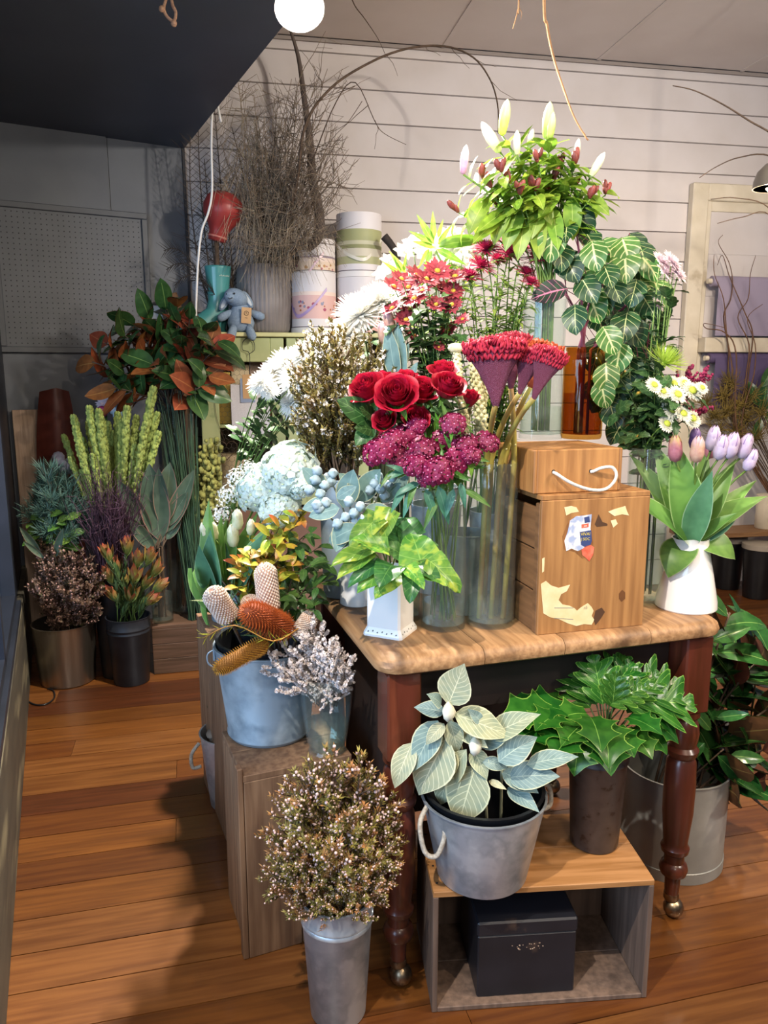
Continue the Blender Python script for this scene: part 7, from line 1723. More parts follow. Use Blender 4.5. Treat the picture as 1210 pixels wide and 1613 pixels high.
# notepad hanging on the door with a wire hanger and kraft tag
xa, za = cab(366, 688, CF-.02); xb, zb2 = cab(424, 605, CF-.02); zc0 = cab(395, 548, CF-.02)[1]
t = thing('hanging_notepad', 'white dotted notepad hanging on the cabinet door from a wire loop', 'notepad', MW @ Vector(((xa+xb)/2, CF-.02, za)))
M_pad = pmat('pad_white', '#dcdbe0', '#cfced6', scale=200, rough=.7)
part('pad', MB().grid(lambda u, v: Vector((xa+(xb-xa)*u, CF-.014-.01*math.sin(u*2), za+(zb2-za)*v-.012*u)), 4, 4).mesh('pad', M_pad), t, MW)
part('pad_back', MB().grid(lambda u, v: Vector((xb-(xb-xa)*u, CF-.006, za+(zb2-za)*v-.012*(1-u))), 4, 4).mesh('pad_back', M_pad), t, MW)
xt, ztg = cab(383, 628, CF-.03); xu, zu = cab(404, 590, CF-.03)
part('kraft_tag', boxmesh('kraft_tag', xt, xu, CF-.028, CF-.026, ztg, zu, pmat('kraft_card', '#c9a377', rough=.8)), t, MW); part('blue_band', boxmesh('blue_band', xt-.012, xu-.01, CF-.026, CF-.0245, ztg-.02, zu-.02, pmat('band_blue', '#8e9fc0', rough=.7)), t, MW)
xm = (xt+xu)/2; part('wire_loop', MB().tube(smoothpts([(xm, CF-.027, zu), (xm+.004, CF-.02, zc0-.03), (xm-.03, CF-.014, zc0-.01), (xm-.028, CF-.012, zc0+.03), (xm, CF-.012, zc0+.05), (xm+.028, CF-.012, zc0+.03), (xm+.03, CF-.014, zc0-.01), (xm+.004, CF-.02, zc0-.03)], 5), .0018, n=6).mesh('wire_loop', M_blackP), t, MW)
part('hook', MB().tube(smoothpts([(xm, CF-.012, zc0+.045), (xm+.003, CF-.012, zc0+.075), (xm+.012, CF-.010, zc0+.09), (xm+.006, CF-.004, zc0+.095)], 4), .0016, n=6).mesh('hook', M_blackP), t, MW)
# wire heart hanging lower
xh, zh = cab(357, 708, CF-.015); t = thing('wire_heart', 'rusty wire heart hanging on the cabinet door over the cream tin', 'ornament', MW @ Vector((xh, CF-.01, zh)))
part('heart', MB().tube([Vector((xh+x_*.0036, CF-.008, zh+y_*.0036)) for x_, y_ in hp_+hp_[:1]], .0016, n=5).mesh('heart', M_twig), t, MW)
part('hanging_wire', MB().tube(smoothpts([(xh, CF-.008, zh+.02), (xh-.05, CF-.008, zh+.2), (xh-.03, CF-.008, zh+.42), (xh+.02, CF-.012, zt-.15)]), .0012, n=5).mesh('hanging_wire', M_twig), t, MW)

# ---- hat boxes
def hatbox(u, vb, vt, rpx, lab, bands, off, rib, z0=None, lid=.03):
    x_, zb0 = cab(u, vb, off); zb0 = z0 if z0 is not None else zb0; Yh = (MW @ Vector((x_, off, 0))).y; h = cab(u, vt, off)[1] - zb0; r_ = rpx*Yh/FPX
    M = MW @ loc(x_, off, zb0+.0005); t = thing('hat_box', lab, 'hat box', M.translation, 'hat boxes on the cabinet')
    m = MB(); mats = []; 
    for (f0, f1, c_) in bands:
        mats.append(pmat('hatbox_'+c_[1:], c_, rough=.55)); m.mi = len(mats)-1; vs = []; n = 40
        for z_ in (f0*h, f1*h): vs += [(r_*math.cos(2*math.pi*k/n), r_*math.sin(2*math.pi*k/n), z_) for k in range(n)]
        m.add(vs, [(k, (k+1) % n, n+(k+1) % n, n+k) for k in range(n)])
    m.mi = 0; m.add([(r_*math.cos(2*math.pi*k/40), r_*math.sin(2*math.pi*k/40), h) for k in range(40)], [tuple(range(40))]); m.add([(r_*math.cos(2*math.pi*k/40), r_*math.sin(2*math.pi*k/40), 0) for k in range(40)], [tuple(range(39, -1, -1))])
    part('drum', m.mesh('drum', mats, smooth='auto'), t, M)
    part('base_ring', MB().lathe([(r_+.004, 0), (r_+.004, lid), (r_, lid+.001)], 40).mesh('base_ring', pmat('hatbox_white', '#e3e0de', rough=.5), smooth='auto'), t, M)
    part('seam', MB().lathe([(r_+.002, lid+.001), (r_+.002, lid+.005)], 40).mesh('seam', pmat('hatbox_line', '#5d5258', rough=.6), smooth='auto'), t, M)
    if rib:
        pts = [Vector((1.03*r_*math.cos(a), 1.03*r_*math.sin(a), z_*h)) for a, z_ in rib[1]]; pts = smoothpts(pts, 5); w_ = .009
        vs = [p_+Vector((0, 0, w_)) for p_ in pts]+[p_-Vector((0, 0, w_)) for p_ in pts]; n = len(pts)
        vs2 = [v*1.0 + Vector((v.x, v.y, 0)).normalized()*.002 for v in vs]
        m = MB().add(vs2, [(k, k+1, n+k+1, n+k) for k in range(n-1)]).add([v*1.0 for v in vs], [(n+k, n+k+1, k+1, k) for k in range(n-1)])
        part('ribbon_handle', m.mesh('ribbon_handle', pmat('ribbon_'+rib[0][1:], rib[0], rough=.35)), t, M)
    return t, M, r_, h, zb0
W0 = '#dcd8da'
A1 = hatbox(495, 522, 432, 34, 'lower floral hat box with a lilac ribbon, next to the ribbed pot', [(0, .24, W0), (.24, .62, '#d9b3ae'), (.62, .68, '#e6d3c8'), (.68, 1.0, W0)], -.20, ('#a98fbe', [(rad(-175), .55), (rad(-140), .28), (rad(-100), .42), (rad(-62), .72)]), z0=zt)
A2 = hatbox(495, 432, 380, 32, 'upper floral hat box with a pale pink ribbon', [(0, .3, '#dcc8b4'), (.3, .42, '#e2cfc4'), (.42, .47, '#8f7f8f'), (.47, 1.0, W0)], -.20, ('#dcbfc8', [(rad(-170), -.5), (rad(-130), -.3), (rad(-95), .2), (rad(-70), .55)]), z0=zt+A1[3]+.001, lid=.004)
B1 = hatbox(567, 522, 440, 35, 'lower pink hat box with a dusky ribbon, behind the white chrysanthemums', [(0, .64, '#d2a6a0'), (.64, 1.0, W0)], -.17, ('#a07a78', [(rad(-150), .6), (rad(-125), .2), (rad(-90), .05), (rad(-45), .5)]), z0=zt, lid=.004)
B2 = hatbox(566, 440, 340, 34, 'upper hat box striped in olive green', [(0, .2, W0), (.2, .32, '#a9aa80'), (.32, .44, '#c9c3b0'), (.44, .50, '#8c8f62'), (.50, .56, '#c2c0a2'), (.56, .74, '#a3a676'), (.74, 1.0, W0)], -.17, ('#d8d5c8', [(rad(-165), .5), (rad(-120), .32), (rad(-80), .28), (rad(-25), .62)]), z0=zt+B1[3]+.001)
me_ = writing('MANDAL      ER', 0, 0, 0, pmat('print_brown', '#8f7f86', rough=.7), None)
m = bpy.data.meshes.new('lettering'); vs = []; 
for v in me_.vertices:
    a = rad(-100)+v.co.x*.017/A2[2]; vs.append(((A2[2]+.0012)*math.cos(a), (A2[2]+.0012)*math.sin(a), A2[3]*.51+v.co.y*.016))
m.from_pydata(vs, [], [tuple(p_.vertices) for p_ in me_.polygons]); m.materials.append(pmat('print_brown', '#8f7f86', rough=.7)); part('lettering', m, A2[0], A2[1])
def flecks(T_, seed, z0, z1, cols, n):
    for ci, c_ in enumerate(cols):
        m = MB(); rg = random.Random(seed+ci)
        for k in range(n):
            a = rad(rg.uniform(-165, -20)); z_ = T_[3]*rg.uniform(z0, z1); s = rg.uniform(.004, .010)
            m.add([((T_[2]+.0008)*math.cos(a+s*math.cos(q)*rg.uniform(.7, 1.2)/T_[2]), (T_[2]+.0008)*math.sin(a+s*math.cos(q)/T_[2]), z_+s*math.sin(q)) for q in [j*math.pi/3 for j in range(6)]], [tuple(range(6))])
        part('flower_print', m.mesh('flower_print', pmat('fleck_'+c_[1:], c_, rough=.6), smooth=False), T_[0], T_[1], kind='stuff')
flecks(A1, 3, .36, .52, ('#a8506a', '#b06a3a', '#8a8fa8'), 7); flecks(A2, 9, .08, .28, ('#a8506a', '#b58a5a'), 7)

# ---- ribbed grey pot full of dried branches
xp, _ = cab(418, 518, -.19); rP_ = 43*4.2/FPX; hP_ = cab(418, 420, -.19)[1]-zt
MP = MW @ loc(xp, -.175, zt+.0005); t = thing('ribbed_pot', 'grey vertically ribbed pot full of dried branches on the cabinet', 'pot', MP.translation)
part('body', MB().lathe([(rP_*.80, 0), (rP_*.90, .02), (rP_*1.0, hP_*.45), (rP_*1.0, hP_*.8), (rP_*.98, hP_), (rP_*.92, hP_), (rP_*.9, hP_*.5), (rP_*.7, .03), (.001, .03)], 120, wob=lambda a, i: .022*math.cos(a*40) if i < 5 else 0).mesh('body', pmat('ribbed_grey', '#837d7c', '#6f6a6a', scale=6, rough=.45), smooth=True), t, MP)
mp = MP @ Vector((0, 0, hP_-.05))
M_tw2 = pmat('dried_twig', '#8a7a68', '#6d5e4e', scale=20, rough=.8, vary=.15)
def wander(a, b, n, j, rg, grav=0): 
    a, b = Vector(a), Vector(b); out = []; off = Vector((0, 0, 0))
    for i in range(n+1):
        f = i/n; off = off*.8 + rnd_dir(rg)*j; out.append(a.lerp(b, f) + off*math.sin(math.pi*min(1, f+.08)) + Vector((0, 0, grav*4*f*(1-f))))
    return out
rg = random.Random(77)
for i in range(54):
    u = rg.uniform(330, 545); v = rg.uniform(100, 330); 
    if i < 18: u, v = rg.uniform(470, 535), rg.uniform(200, 380)
    if v < 235 and u < 480-(235+v*0)*0 - (v-0)*.81 + 70: u = 480 - v*.81 + 75 + rg.uniform(0, 60)
    B = P(u, v, 4.05+rg.uniform(-.16, .04)); t = thing('dried_branch', 'bare tangled grey-brown branch in the ribbed pot', 'branch', mp, 'dried branches in the ribbed pot'); m = MB()
    pts = wander(mp+Vector((rg.uniform(-.08, .08), rg.uniform(-.08, .08), 0)), B, 8, .02, rg); m.tube(pts, .0045, .0015, 5)
    for k in range(11):
        p_, d_ = along(pts, rg.uniform(.25, .98)); e = p_ + (d_*.6 + rnd_dir(rg)*.9).normalized()*rg.uniform(.08, .26); q = wander(p_, e, 4, .012, rg); m.tube(q, .0022, .001, 3, cap=False)
        for k2 in range(2):
            p2, d2 = along(q, rg.uniform(.3, .9)); e2 = p2 + (d2*.6 + rnd_dir(rg)*.9).normalized()*rg.uniform(.04, .1); m.tube([p2, p2.lerp(e2, .5)+rnd_dir(rg)*.008, e2], .0013, .0008, 3, cap=False)
    part('twigs', m.mesh('twigs', M_tw2), t)
M_gr2 = pmat('dried_grass', '#b7a58c', '#97866e', scale=12, rough=.8, vary=.15)
for i in range(15):
    t = thing('dried_grass_tuft', 'wispy dried grass tuft drooping from the branches above the ribbed pot', 'dried grass', mp, 'dried grass tufts'); m = MB()
    cu, cv = [(400, 150), (380, 230), (420, 240), (440, 300), (400, 330), (470, 330), (490, 370), (430, 380), (400, 185), (375, 130), (410, 200), (350, 280), (445, 250), (395, 290), (455, 360)][i]
    C_ = P(cu, cv, 4.05); 
    stt = wander(mp, C_, 5, .02, rg); m.tube(stt, .004, .002, 4)
    for k in range(48):
        p_, d_ = along(stt, rg.uniform(.55, 1)); o = rnd_dir(rg); e = p_ + Vector((o.x*.16, o.y*.08, -.05+o.z*.12)); md = p_.lerp(e, .5)+Vector((o.x*.04, 0, .06)); m.tube([p_, md, e, e+Vector((o.x*.04, 0, -.06))], .0014, .0007, 3, cap=False)
    part('stalks', m.mesh('stalks', M_gr2), t, kind='stuff')
# dark conifer-like fan at the corner
for i in range(8):
    t = thing('palm_fan_stem', 'dark dried palm stem with comb-like leaflets in the corner by the slate wall', 'dried palm', MW @ Vector((.12, -.2, zt)), 'dried palm stems'); m = MB(); A = MW @ Vector((.14+.02*i, -.14-.008*i, zt+.002))
    B = P([300, 312, 322, 335, 345, 318, 365, 290][i], [215, 180, 250, 140, 280, 330, 200, 370][i], 4.12+.02*i); pts = curve3(A, B, 0, (-.05+.02*i, 0, 0), 10); m.tube(pts, .006, .002, 5)
    for k in range(26):
        p_, d_ = along(pts, .15+.85*k/26); 
        for sg in (-1, 1):
            e = p_ + (Vector((sg*.8, rg.uniform(-.3, .3), 0)) + d_*.7).normalized()*rg.uniform(.05, .12); m.tube([p_, e], .0018, .0008, 3, cap=False)
    part('leaflets', m.mesh('leaflets', pmat('dark_palm', '#57493e', '#43372e', scale=10, rough=.8, vary=.2)), t)
for i in range(3):
    t = thing('palm_spike', ['black spiky dried frond poking out over the magnolia', 'second black spiky frond, lower, over the magnolia', 'short black spiky frond nearest the teal boot'][i], 'dried palm', MW @ Vector((.15, -.2, zt)), 'black spiky fronds'); m = MB(); A = MW @ Vector((.16+.03*i, -.20-.02*i, zt+.002))
    B = P([258, 262, 275][i], [395, 425, 450][i], 4.0); pts = curve3(A, B, -.1, (0, 0, .05), 8); m.tube(pts, .004, .002, 5)
    for k in range(16):
        p_, d_ = along(pts, .3+.7*k/16)
        for sg in (-1, 1): m.tube([p_, p_+(Vector((0, 0, sg*.7))+d_*.8).normalized()*.06], .0022, .0006, 3, cap=False)
    part('spines', m.mesh('spines', pmat('black_frond', '#2a2421', rough=.8)), t)
# the thick bent branch and the arching canes
t = thing('bent_branch', 'thick dark bent branch rising behind the hat boxes', 'branch', mp); part('limb', MB().tube(smoothpts([mp+Vector((.02, .06, -.05)), P(500, 375, 4.22), P(492, 280, 4.25), P(488, 220, 4.25), P(480, 160, 4.25), P(470, 90, 4.25), P(455, 40, 4.2)], 5), .032, .006, 10).mesh('limb', pmat('dark_branch', '#5d5049', '#493e38', scale=9, rough=.8, bump=.3)), t)
t = thing('arched_cane', 'long thin cane arching from the dried branches over to the lilies', 'cane', mp); pts = smoothpts([mp+Vector((.03, 0, 0)), P(465, 300, 4.0), P(480, 200, 3.9), P(520, 140, 3.95), P(580, 100, 4.0), P(640, 77, 4.05), P(700, 73, 4.05), P(745, 90, 4.0), P(772, 125, 4.0), P(784, 165, 3.95), P(785, 210, 3.9)], 5)
part('cane', MB().tube(pts, .008, .003, 6).mesh('cane', M_twig), t)
for i, f in enumerate((.45, .55, .62, .7, .8)):
    p_, d_ = along(pts, f); part('side_twig', MB().tube(wander(p_, p_+Vector((.05+.02*i, -.02, -.10+.05*(i % 2))), 4, .008, rg), .0016, .0008, 4).mesh('side_twig', M_twig), t)
t = thing('forked_cane', 'thin forked cane reaching out in front of the white wall', 'cane', mp); pts = smoothpts([mp+Vector((.04, 0, 0)), P(490, 260, 4.0), P(530, 160, 3.9), P(560, 130, 3.85), P(590, 190, 3.8), P(605, 210, 3.8), P(640, 228, 3.8)], 4); part('cane', MB().tube(pts, .0035, .0012, 5).mesh('cane', M_twig), t)
for a, b in (((560, 135), (500, 160)), ((580, 165), (520, 210)), ((590, 190), (590, 235)), ((570, 160), (505, 240))): part('side_twig', MB().tube(wander(P(*a, 3.85), P(*b, 3.9), 5, .01, rg), .002, .001, 4).mesh('side_twig', M_twig), t)
t = thing('bark_curl', 'dark curled bark strip sticking out behind the striped hat box', 'bark', MW @ Vector((cab(610, 400, -.15)[0], -.15, zt)))
part('strip', MB().tube(smoothpts([MW @ Vector((cab(628, 520, -.12)[0], -.12, zt+.001)), P(628, 425, 4.3), P(622, 395, 4.28), P(605, 372, 4.26)], 4), .012, .022, 8).mesh('strip', pmat('dark_bark', '#3c332d', '#2e2722', scale=20, rough=.8)), t)

# ---- teal gumboot, red ornament, bunny, flex
xb_, _ = cab(338, 520, -.22); MBt = MW @ loc(xb_, -.25, zt+.0005) @ Matrix.Rotation(rad(8), 4, 'Z')
M_teal = pmat('teal_rubber', '#4f9a98', '#468c8c', scale=5, rough=.28, coat=.2)
hb = cab(345, 421, -.22)[1]-zt
t = thing('gumboot', 'teal rubber gumboot standing on the cabinet with branches in it', 'boot', MBt.translation)
secs = [(-.06, .115, .045, .002), (-.06, .118, .047, .02), (-.045, .112, .046, .05), (-.01, .085, .043, .085), (.02, .058, .042, .125), (.026, .052, .043, hb*.5), (.028, .060, .050, hb*.75), (.030, .068, .056, hb-.01), (.030, .070, .058, hb), (.030, .064, .053, hb), (.028, .055, .045, hb*.7), (.02, .045, .035, .14), (.02, .01, .01, .12)]
m = MB(); n = 24; vs = []
for (cx_, rx, ry, z_) in secs:
    for k in range(n):
        a = 2*math.pi*k/n; vs.append((cx_+rx*math.cos(a), ry*math.sin(a), z_))
m.add(vs, [(i*n+k, i*n+(k+1) % n, (i+1)*n+(k+1) % n, (i+1)*n+k) for i in range(len(secs)-1) for k in range(n)] + [tuple(range(n-1, -1, -1))])
part('boot_upper', m.mesh('boot_upper', M_teal), t, MBt); part('sole', MB().lathe([(1.0, .0), (1.0, .016)], 24, M=loc(-.06, 0, .0) @ Matrix.Diagonal((.122, .050, 1, 1))).mesh('sole', pmat('teal_sole', '#3f8382', rough=.4), smooth='auto'), t, MBt)
m = MB(); rg = random.Random(8)
for k in range(9):
    a_ = rad(-88+6.0*k); hh_ = rg.uniform(.004, .008); q = Vector((.030+.0665*math.cos(a_), .0555*math.sin(a_), hb*.84))
    m.box(-.0018, .0018, -.0006, .0006, 0, hh_, M=loc(q) @ Matrix.Rotation(a_+math.pi/2, 4, 'Z'))
part('maker_mark', m.mesh('maker_mark', pmat('boot_print', '#c9d8cc', rough=.6), smooth=False), t, MBt, kind='stuff')
c = P(350, 338, 4.12); t = thing('red_ornament', 'round red bulb-shaped ornament on a dark stem above the teal boot', 'ornament', MBt @ Vector((.03, 0, hb)))
part('bulb', MB().lathe([(.02, -.135), (.045, -.13), (.047, -.09), (.060, -.06), (.095, -.01), (.102, .03), (.090, .075), (.05, .105), (.001, .112)], 24, M=frame(c, (.25, 0, 1), (0, -1, 0))).mesh('bulb', pmat('red_glaze', '#a8403c', '#97322f', scale=5, rough=.4)), t)
part('collar', MB().lathe([(.048, -.118), (.050, -.116), (.050, -.110), (.048, -.108)], 24, M=frame(c, (.25, 0, 1), (0, -1, 0))).mesh('collar', pmat('red_collar', '#c9786a', rough=.5)), t)
part('stem', MB().tube([MBt @ Vector((.03, 0, .15)), c + Vector((-.035, 0, -.13))], .012, n=8).mesh('stem', M_twig), t)
xr, _ = cab(380, 518, -.33); MBn = MW @ loc(xr, -.315, zt+.0005); Mfur = pmat('blue_plush', '#8b9fb5', '#7a8fa6', scale=120, rough=.95, bump=.4)
t = thing('plush_bunny', 'blue plush bunny with a kraft tag sitting at the edge of the cabinet', 'plush toy', MBn.translation)
part('torso', MB().lathe([(.02, .0), (.062, .012), (.070, .05), (.058, .10), (.040, .135), (.02, .15)], 20, sy=.8).mesh('torso', Mfur), t, MBn)
hd = part('head', MB().blob((0, 0, 0), .055, 18, 12, sq=(1.12, .95, .85)).blob((-.028, -.028, -.008), .032, 12, 8).mesh('head', Mfur), t, MBn @ loc(-.022, -.012, .175) @ Matrix.Rotation(.35, 4, 'Y'))
for sg in (-1, 1):
    ear = MB().blob((0, 0, 0), .05, 12, 8, sq=(.42, .25, 1.0)).mesh('ear', Mfur); part('ear', ear, hd, MBn @ loc(-.022+sg*.058, .0, .160+.008*sg) @ Matrix.Rotation(sg*-.55, 4, 'Y'))
    part('ear_lining', MB().blob((0, -.012, -.004), .036, 10, 6, sq=(.3, .1, 1.0)).mesh('ear_lining', pmat('ear_pale', '#c3cdd6', rough=.9)), hd, MBn @ loc(-.022+sg*.058, .0, .160+.008*sg) @ Matrix.Rotation(sg*-.55, 4, 'Y'))
    part('arm', MB().lathe([(.012, 0), (.018, .02), (.022, .055), (.018, .078), (.001, .086)], 10).mesh('arm', Mfur), t, MBn @ frame((sg*.045, -.01, .105), (sg*.85, -.2, -.5 if sg < 0 else -.35), (0, -1, 0)))
    part('foot_leg', MB().lathe([(.018, 0), (.022, .03), (.024, .07), (.012, .088), (.001, .092)], 10).mesh('foot_leg', Mfur), t, MBn @ frame((sg*.036, -.03, .03), (sg*.25, -.55, -.75), (0, -1, 0)))
part('eye', MB().blob((-.045, -.048, .012), .005, 8, 6).blob((-.008, -.056, .016), .005, 8, 6).mesh('eye', M_blackP), hd, MBn @ loc(-.022, -.012, .175)); part('nose', MB().tube([(-.04, -.062, -.006), (-.03, -.064, -.012), (-.018, -.062, -.005)], .002, n=5).mesh('nose', M_blackP), hd, MBn @ loc(-.022, -.012, .175))
part('kraft_tag', boxmesh('kraft_tag', -.004, .046, -.0655, -.0645, .045, .125, pmat('kraft_card', '#c9a377', rough=.8)), t, MBn @ Matrix.Rotation(.08, 4, 'Y'))
part('tag_mark', MB().tube([Vector((.021+.011*math.cos(a), -.0665, .096+.011*math.sin(a))) for a in [k*.5 for k in range(13)]], .0012, n=4).tube([(.016, -.0665, .094), (.020, -.0665, .102), (.024, -.0665, .092)], .001, n=4).tube([(.014, -.0665, .072), (.028, -.0665, .072)], .001, n=4).mesh('tag_mark', M_dark), t, MBn @ Matrix.Rotation(.08, 4, 'Y'))
t = thing('white_flex', 'white electric flex dangling from the soffit edge past the teal boot', 'cord', P(310, 500, 3.95)); pa = P(337, 150, 3.95)
part('cord', MB().tube(smoothpts([Vector((pa.x+.03, 3.95, SOFF)), P(337, 150, 3.95), P(333, 220, 3.95), P(334, 300, 3.95), P(328, 335, 3.95), P(318, 362, 3.95), P(313, 400, 3.95), P(310, 450, 3.95), P(308, 515, 3.95)], 5), .006, n=7).mesh('cord', pmat('white_flex', '#e4e2de', rough=.5)), t)
c = P(252, 492, 4.1); t = thing('white_socket', 'small white plastic box on the slate wall beside the pegboard', 'socket', c); xq, zq = bay_x(248, 497, .02)
part('box', boxmesh('box', xq-.05, xq+.05, -.06, -.004, zq-.06, zq+.05, M_white, bevel=.005), t, MBay); part('plug', MB().blob((xq+.03, -.07, zq+.01), .02, 8, 6).mesh('plug', M_white), t, MBay)
c = P(280, 490, 4.2); t = thing('timber_log', 'rough brown log standing in the corner behind the magnolia', 'log', Vector((c.x, c.y, 0))); part('trunk_piece', MB().tube([(c.x+.03, c.y, 0), (c.x, c.y, c.z-.1), (c.x-.05, c.y-.02, c.z+.08)], .06, .055, 10).mesh('trunk_piece', pmat('rough_bark', '#7a5a40', '#5d4330', scale=18, rough=.9, bump=.6)), t)
# ================================================================== by the doorway, overhead
gb = MW @ Vector((cx-.12, -.42, 0)); 
bx0 = wall_x(1110, 850)[0]-.25
t = thing('low_bench', 'low timber bench in front of the doorway', 'bench', MW @ Vector((cx+.5, -.25, 0)))
part('bench_top', boxmesh('bench_top', cx-.05, cx+1.1, -.34, -.12, .38, .41, woodmat('bench_wood', '#8f6a44', '#775433', ax=0), bevel=.003), t, MW)
for a in (cx, cx+1.05): part('bench_leg', boxmesh('bench_leg', a-.02, a+.02, -.32, -.14, 0, .38, woodmat('bench_wood', '#8f6a44', '#775433', ax=0), bevel=.003), t, MW)
for i, (u, v, lab) in enumerate(((1190, 940, 'black plastic bucket with a cream rim on the floor by the doorway'), (1143, 925, 'black plastic bucket behind the white jug'))):
    g = G(u, v, 0); k_ = g.y/FPX; t = bucket('black_bucket', lab, g, 20*k_, 25*k_, .34, M_blackP, rim=.006, group='black buckets by the doorway')
    part('rim_band', MB().lathe([(25*k_+.007, .315), (25*k_+.007, .345), (25*k_, .347)], 40).mesh('rim_band', pmat('cream_rim', '#9a9082', rough=.6), smooth='auto'), t, loc(g))
xg = wall_x(1205, 800)[0]; gg = MW @ Vector((xg-.02, -.23, .4105)); glass_vase('bench_vase', 'clear glass vase on the low bench by the doorway', gg, [(.075, 0), (.075, .008), (.078, .38)], water=.1, mat=M_glassD)
gq = MW @ Vector((xg-.17, -.23, .4105)); t = thing('cream_canister', 'cream lidded canister on the low bench', 'canister', gq)
part('body', MB().lathe([(.055, 0), (.058, .004), (.058, .19), (.001, .19)], 32).mesh('body', M_cream, smooth='auto'), t, loc(gq)); part('lid', MB().lathe([(.061, .19), (.061, .215), (.02, .225), (.001, .225)], 32).mesh('lid', M_cream, smooth='auto'), t, loc(gq))
ml = gg + Vector((0, 0, .36)); N_ol = pmat('olive_needles', '#8a7434', '#6d5c28', scale=10, rough=.7, vary=.2)
for i, (u, v) in enumerate(((1110, 635), (1125, 655), (1140, 625), (1150, 605), (1165, 640), (1185, 625), (1200, 650), (1130, 680), (1160, 680), (1190, 690), (1145, 650), (1175, 660))):
    Yq = ml.y-.05; C_ = P(u, v, Yq); t = thing('olive_bottlebrush', 'olive-gold spiky foliage tuft on its stem in front of the violet paper', 'foliage', ml, 'olive-gold spiky tufts'); stem(t, bow(ml+Vector((0, 0, -.3)), C_, .1, 5), .004, M_twig); m = MB()
    for k in range(70):
        o = rnd_dir(R, .3); c2 = C_ + rnd_dir(R)*.02; e = c2 + o*R.uniform(.05, .10); m.tube([c2, c2.lerp(e, .6)+rnd_dir(R)*.008, e+Vector((0, 0, .015))], .0028, .001, 3, cap=False)
    part('needles', m.mesh('needles', N_ol), t, kind='stuff')
M_wil = pmat('curly_willow', '#6d4c34', '#553a27', scale=20, rough=.7); rg = random.Random(4)
wls = [[(1165, 690), (1150, 600), (1146, 550), (1138, 500), (1150, 470), (1156, 440), (1148, 410), (1132, 385), (1137, 372)], [(1175, 690), (1180, 600), (1185, 530), (1172, 490), (1158, 455), (1150, 430), (1140, 400), (1128, 420)], [(1170, 690), (1172, 600), (1178, 545), (1165, 500), (1180, 470), (1182, 430), (1190, 400)], [(1160, 690), (1155, 580), (1148, 530), (1138, 470), (1128, 430), (1126, 400)], [(1172, 690), (1190, 590), (1188, 540), (1176, 500), (1200, 480)], [(1165, 690), (1160, 560), (1140, 525), (1112, 520), (1110, 512), (1140, 515)]]
for i, ps in enumerate(wls):
    t = thing('willow_twig', ['tallest curly willow twig in front of the lilac paper', 'curly willow twig crossing the tallest one', 'pale curly willow twig nearest the pendant lamp', 'thin curly willow twig closest to the door casing', 'short curly willow twig bending outwards', 'curly willow twig making a flat loop over the paper bar'][i], 'twig', ml, 'curly willow twigs')
    part('twig', MB().tube(smoothpts([ml+Vector((0, 0, -.3))]+[P(u, v, ml.y-.02*i)+rnd_dir(rg)*.01 for u, v in ps], 5), .006, .0016, 5).mesh('twig', M_wil), t)
t = thing('green_leaf_branch', 'bright green leaf sprig entering beside the willow twigs', 'branch', ml); stem(t, bow(ml+Vector((0, 0, -.3)), P(1200, 640, ml.y), .1), .004, M_stem)
for a, b in (((1200, 650), (1215, 590)), ((1195, 640), (1185, 600)), ((1205, 660), (1225, 640)), ((1200, 610), (1225, 570)), ((1200, 660), (1188, 690))): put_leaf(t, l_m2[0], P(*a, ml.y-.05), P(*b, ml.y-.08), (0, -1, .3), 1.0)
# overhead: hanging roots and canes
def hang(nm, lab, cat, pts, r0, r1, mat, top=None):
    t = thing(nm, lab, cat, pts[-1]); 
    if top is not None: pts = [top] + pts
    part('strand', MB().tube(smoothpts(pts, 5), r0, r1, 6).mesh('strand', mat), t); return t, pts
M_root = pmat('pale_root', '#b9895c', '#9a6f48', scale=20, rough=.7)
ps = [P(857, -20, 2.4), P(862, 40, 2.4), P(872, 90, 2.4), (P(888, 140, 2.4)), P(905, 185, 2.4), P(926, 221, 2.4)]
t, pp = hang('hanging_root', 'long pale root hanging from the ceiling above the lilies', 'root', ps, .005, .0018, M_root, Vector((ps[0].x-.02, 2.42, CEIL)))
for f in (.93, .97): p_, d_ = along(pp, f); part('root_hair', MB().tube([p_, p_+Vector((.012, 0, -.012))], .0012, .0006, 4).mesh('root_hair', M_root), t)
ps = [P(818, -20, 2.4), P(816, 15, 2.4), P(808, 45, 2.4)]; t, pp = hang('hanging_root', 'short pale root hanging beside the long one', 'root', ps, .003, .001, M_root, Vector((ps[0].x, 2.42, CEIL)))
part('root_hair', MB().tube(smoothpts([P(816, 10, 2.4), P(822, 20, 2.4), P(820, 32, 2.4)]), .0012, .0006, 4).mesh('root_hair', M_root), t)
ps = [P(555, 0, 3.75), P(575, 30, 3.75), P(595, 60, 3.75), P(608, 88, 3.75)]; hang('ceiling_cane', 'thin dark cane hanging from the ceiling near the bright lamp', 'cane', ps, .003, .001, M_twig, Vector((ps[0].x-.03, 3.75, CEIL)))
hang('side_cane', 'dark cane arching in front of the wall above the doorway', 'cane', [P(1060, 135, 3.6), P(1095, 143, 3.6), P(1140, 165, 3.6), P(1180, 190, 3.6), P(1230, 222, 3.6), P(1300, 300, 3.65), (2.4, 3.7, 1.6), (2.45, 3.75, 0.002)], .002, .006, M_twig)
hang('side_cane', 'thin cane curving over the door casing', 'cane', [P(1102, 280, 3.8), P(1130, 262, 3.8), P(1165, 248, 3.8), P(1215, 246, 3.8), P(1290, 290, 3.8), (2.45, 3.9, 1.6), (2.5, 3.95, 0.002)], .0018, .005, M_twig)
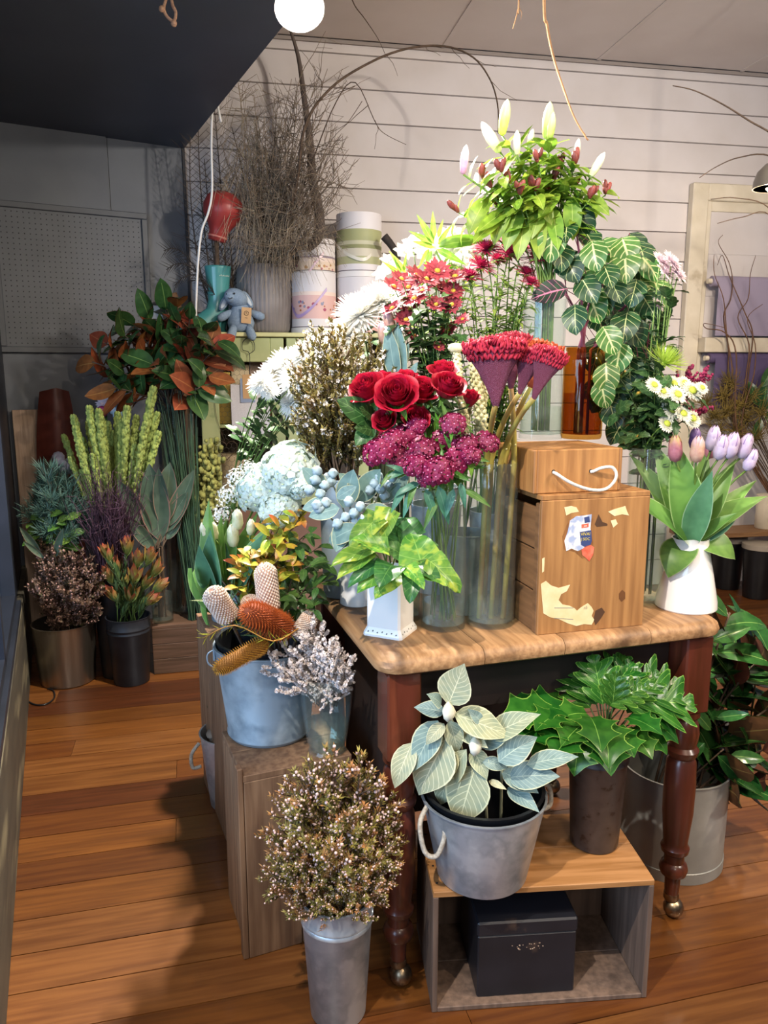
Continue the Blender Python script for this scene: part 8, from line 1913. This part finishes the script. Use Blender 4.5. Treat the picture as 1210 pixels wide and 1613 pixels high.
hang('side_cane', 'thin cane crossing just under the casing top', 'cane', [P(1120, 314, 4.2), P(1160, 312, 4.2), P(1215, 330, 4.2), P(1280, 420, 4.2), (2.75, 4.25, .9), (2.8, 4.3, .002)], .0018, .005, M_twig)
hang('side_cane', 'thin cane crossing the boarded infill of the doorway', 'cane', [P(1130, 352, 4.2), P(1170, 342, 4.2), P(1215, 340, 4.2), P(1270, 430, 4.25), (2.8, 4.3, .9), (2.86, 4.34, .002)], .0018, .005, M_twig)
# lamps
def emit(name, c, s):
    m = bpy.data.materials.new(name); nt, N, L, B = nodes_of(m); B.inputs['Base Color'].default_value = (*c, 1); B.inputs['Emission Color'].default_value = (*c, 1); B.inputs['Emission Strength'].default_value = s; return m
M_bulb = emit('lamp_glow', (1.0, .93, .82), 60)
c = P(472, 14, 2.58); t = thing('spot_lamp', 'glaring spot lamp hanging under the ceiling by the soffit', 'lamp', c)
ax = (Vector((-.05, 1.6, 1.0)) - c).normalized()
part('shade', MB().lathe([(.02, .10), (.045, .09), (.068, .03), (.076, 0), (.072, 0), (.064, .03), (.04, .085), (.001, .09)], 28, M=frame(c, -ax, (0, 0, 1))).mesh('shade', pmat('lamp_white', '#d9d6d0', rough=.4), smooth='auto'), t)
part('bulb', MB().blob(c - ax*.012, .062, 20, 12).mesh('bulb', M_bulb), t)
part('stem', MB().tube([c-ax*.09, Vector((c.x, c.y+.05, c.z+.10)), Vector((c.x, c.y+.05, SOFF))], .008, n=8).mesh('stem', pmat('lamp_white', '#d9d6d0', rough=.4)), t)
lamp('spot_lamp_light', c + ax*.06, c+ax, 360, WHITE, .04, 165, .4)
c = P(1224, 296, 3.6); t = thing('pendant_lamp', 'dome pendant lamp entering the picture by the doorway', 'lamp', c)
part('shade', MB().lathe([(.10, 0), (.098, .03), (.085, .07), (.055, .10), (.025, .115), (.02, .15), (.016, .15), (.02, .11), (.05, .095), (.08, .066), (.094, .03), (.096, 0)], 36, M=loc(c)).mesh('shade', pmat('lamp_grey', '#8d8578', rough=.4, metal=.4), smooth='auto'), t)
part('bulb', MB().blob(c+Vector((0, 0, .03)), .055, 16, 10).mesh('bulb', emit('pendant_glow', (1.0, .85, .62), 14)), t)
part('flex', MB().tube([c+Vector((0, 0, .15)), Vector((c.x, c.y, CEIL))], .004, n=6).mesh('flex', M_blackP), t)
lamp('pendant_lamp_light', c + Vector((0, 0, -.02)), None, 40, WARM, .05)
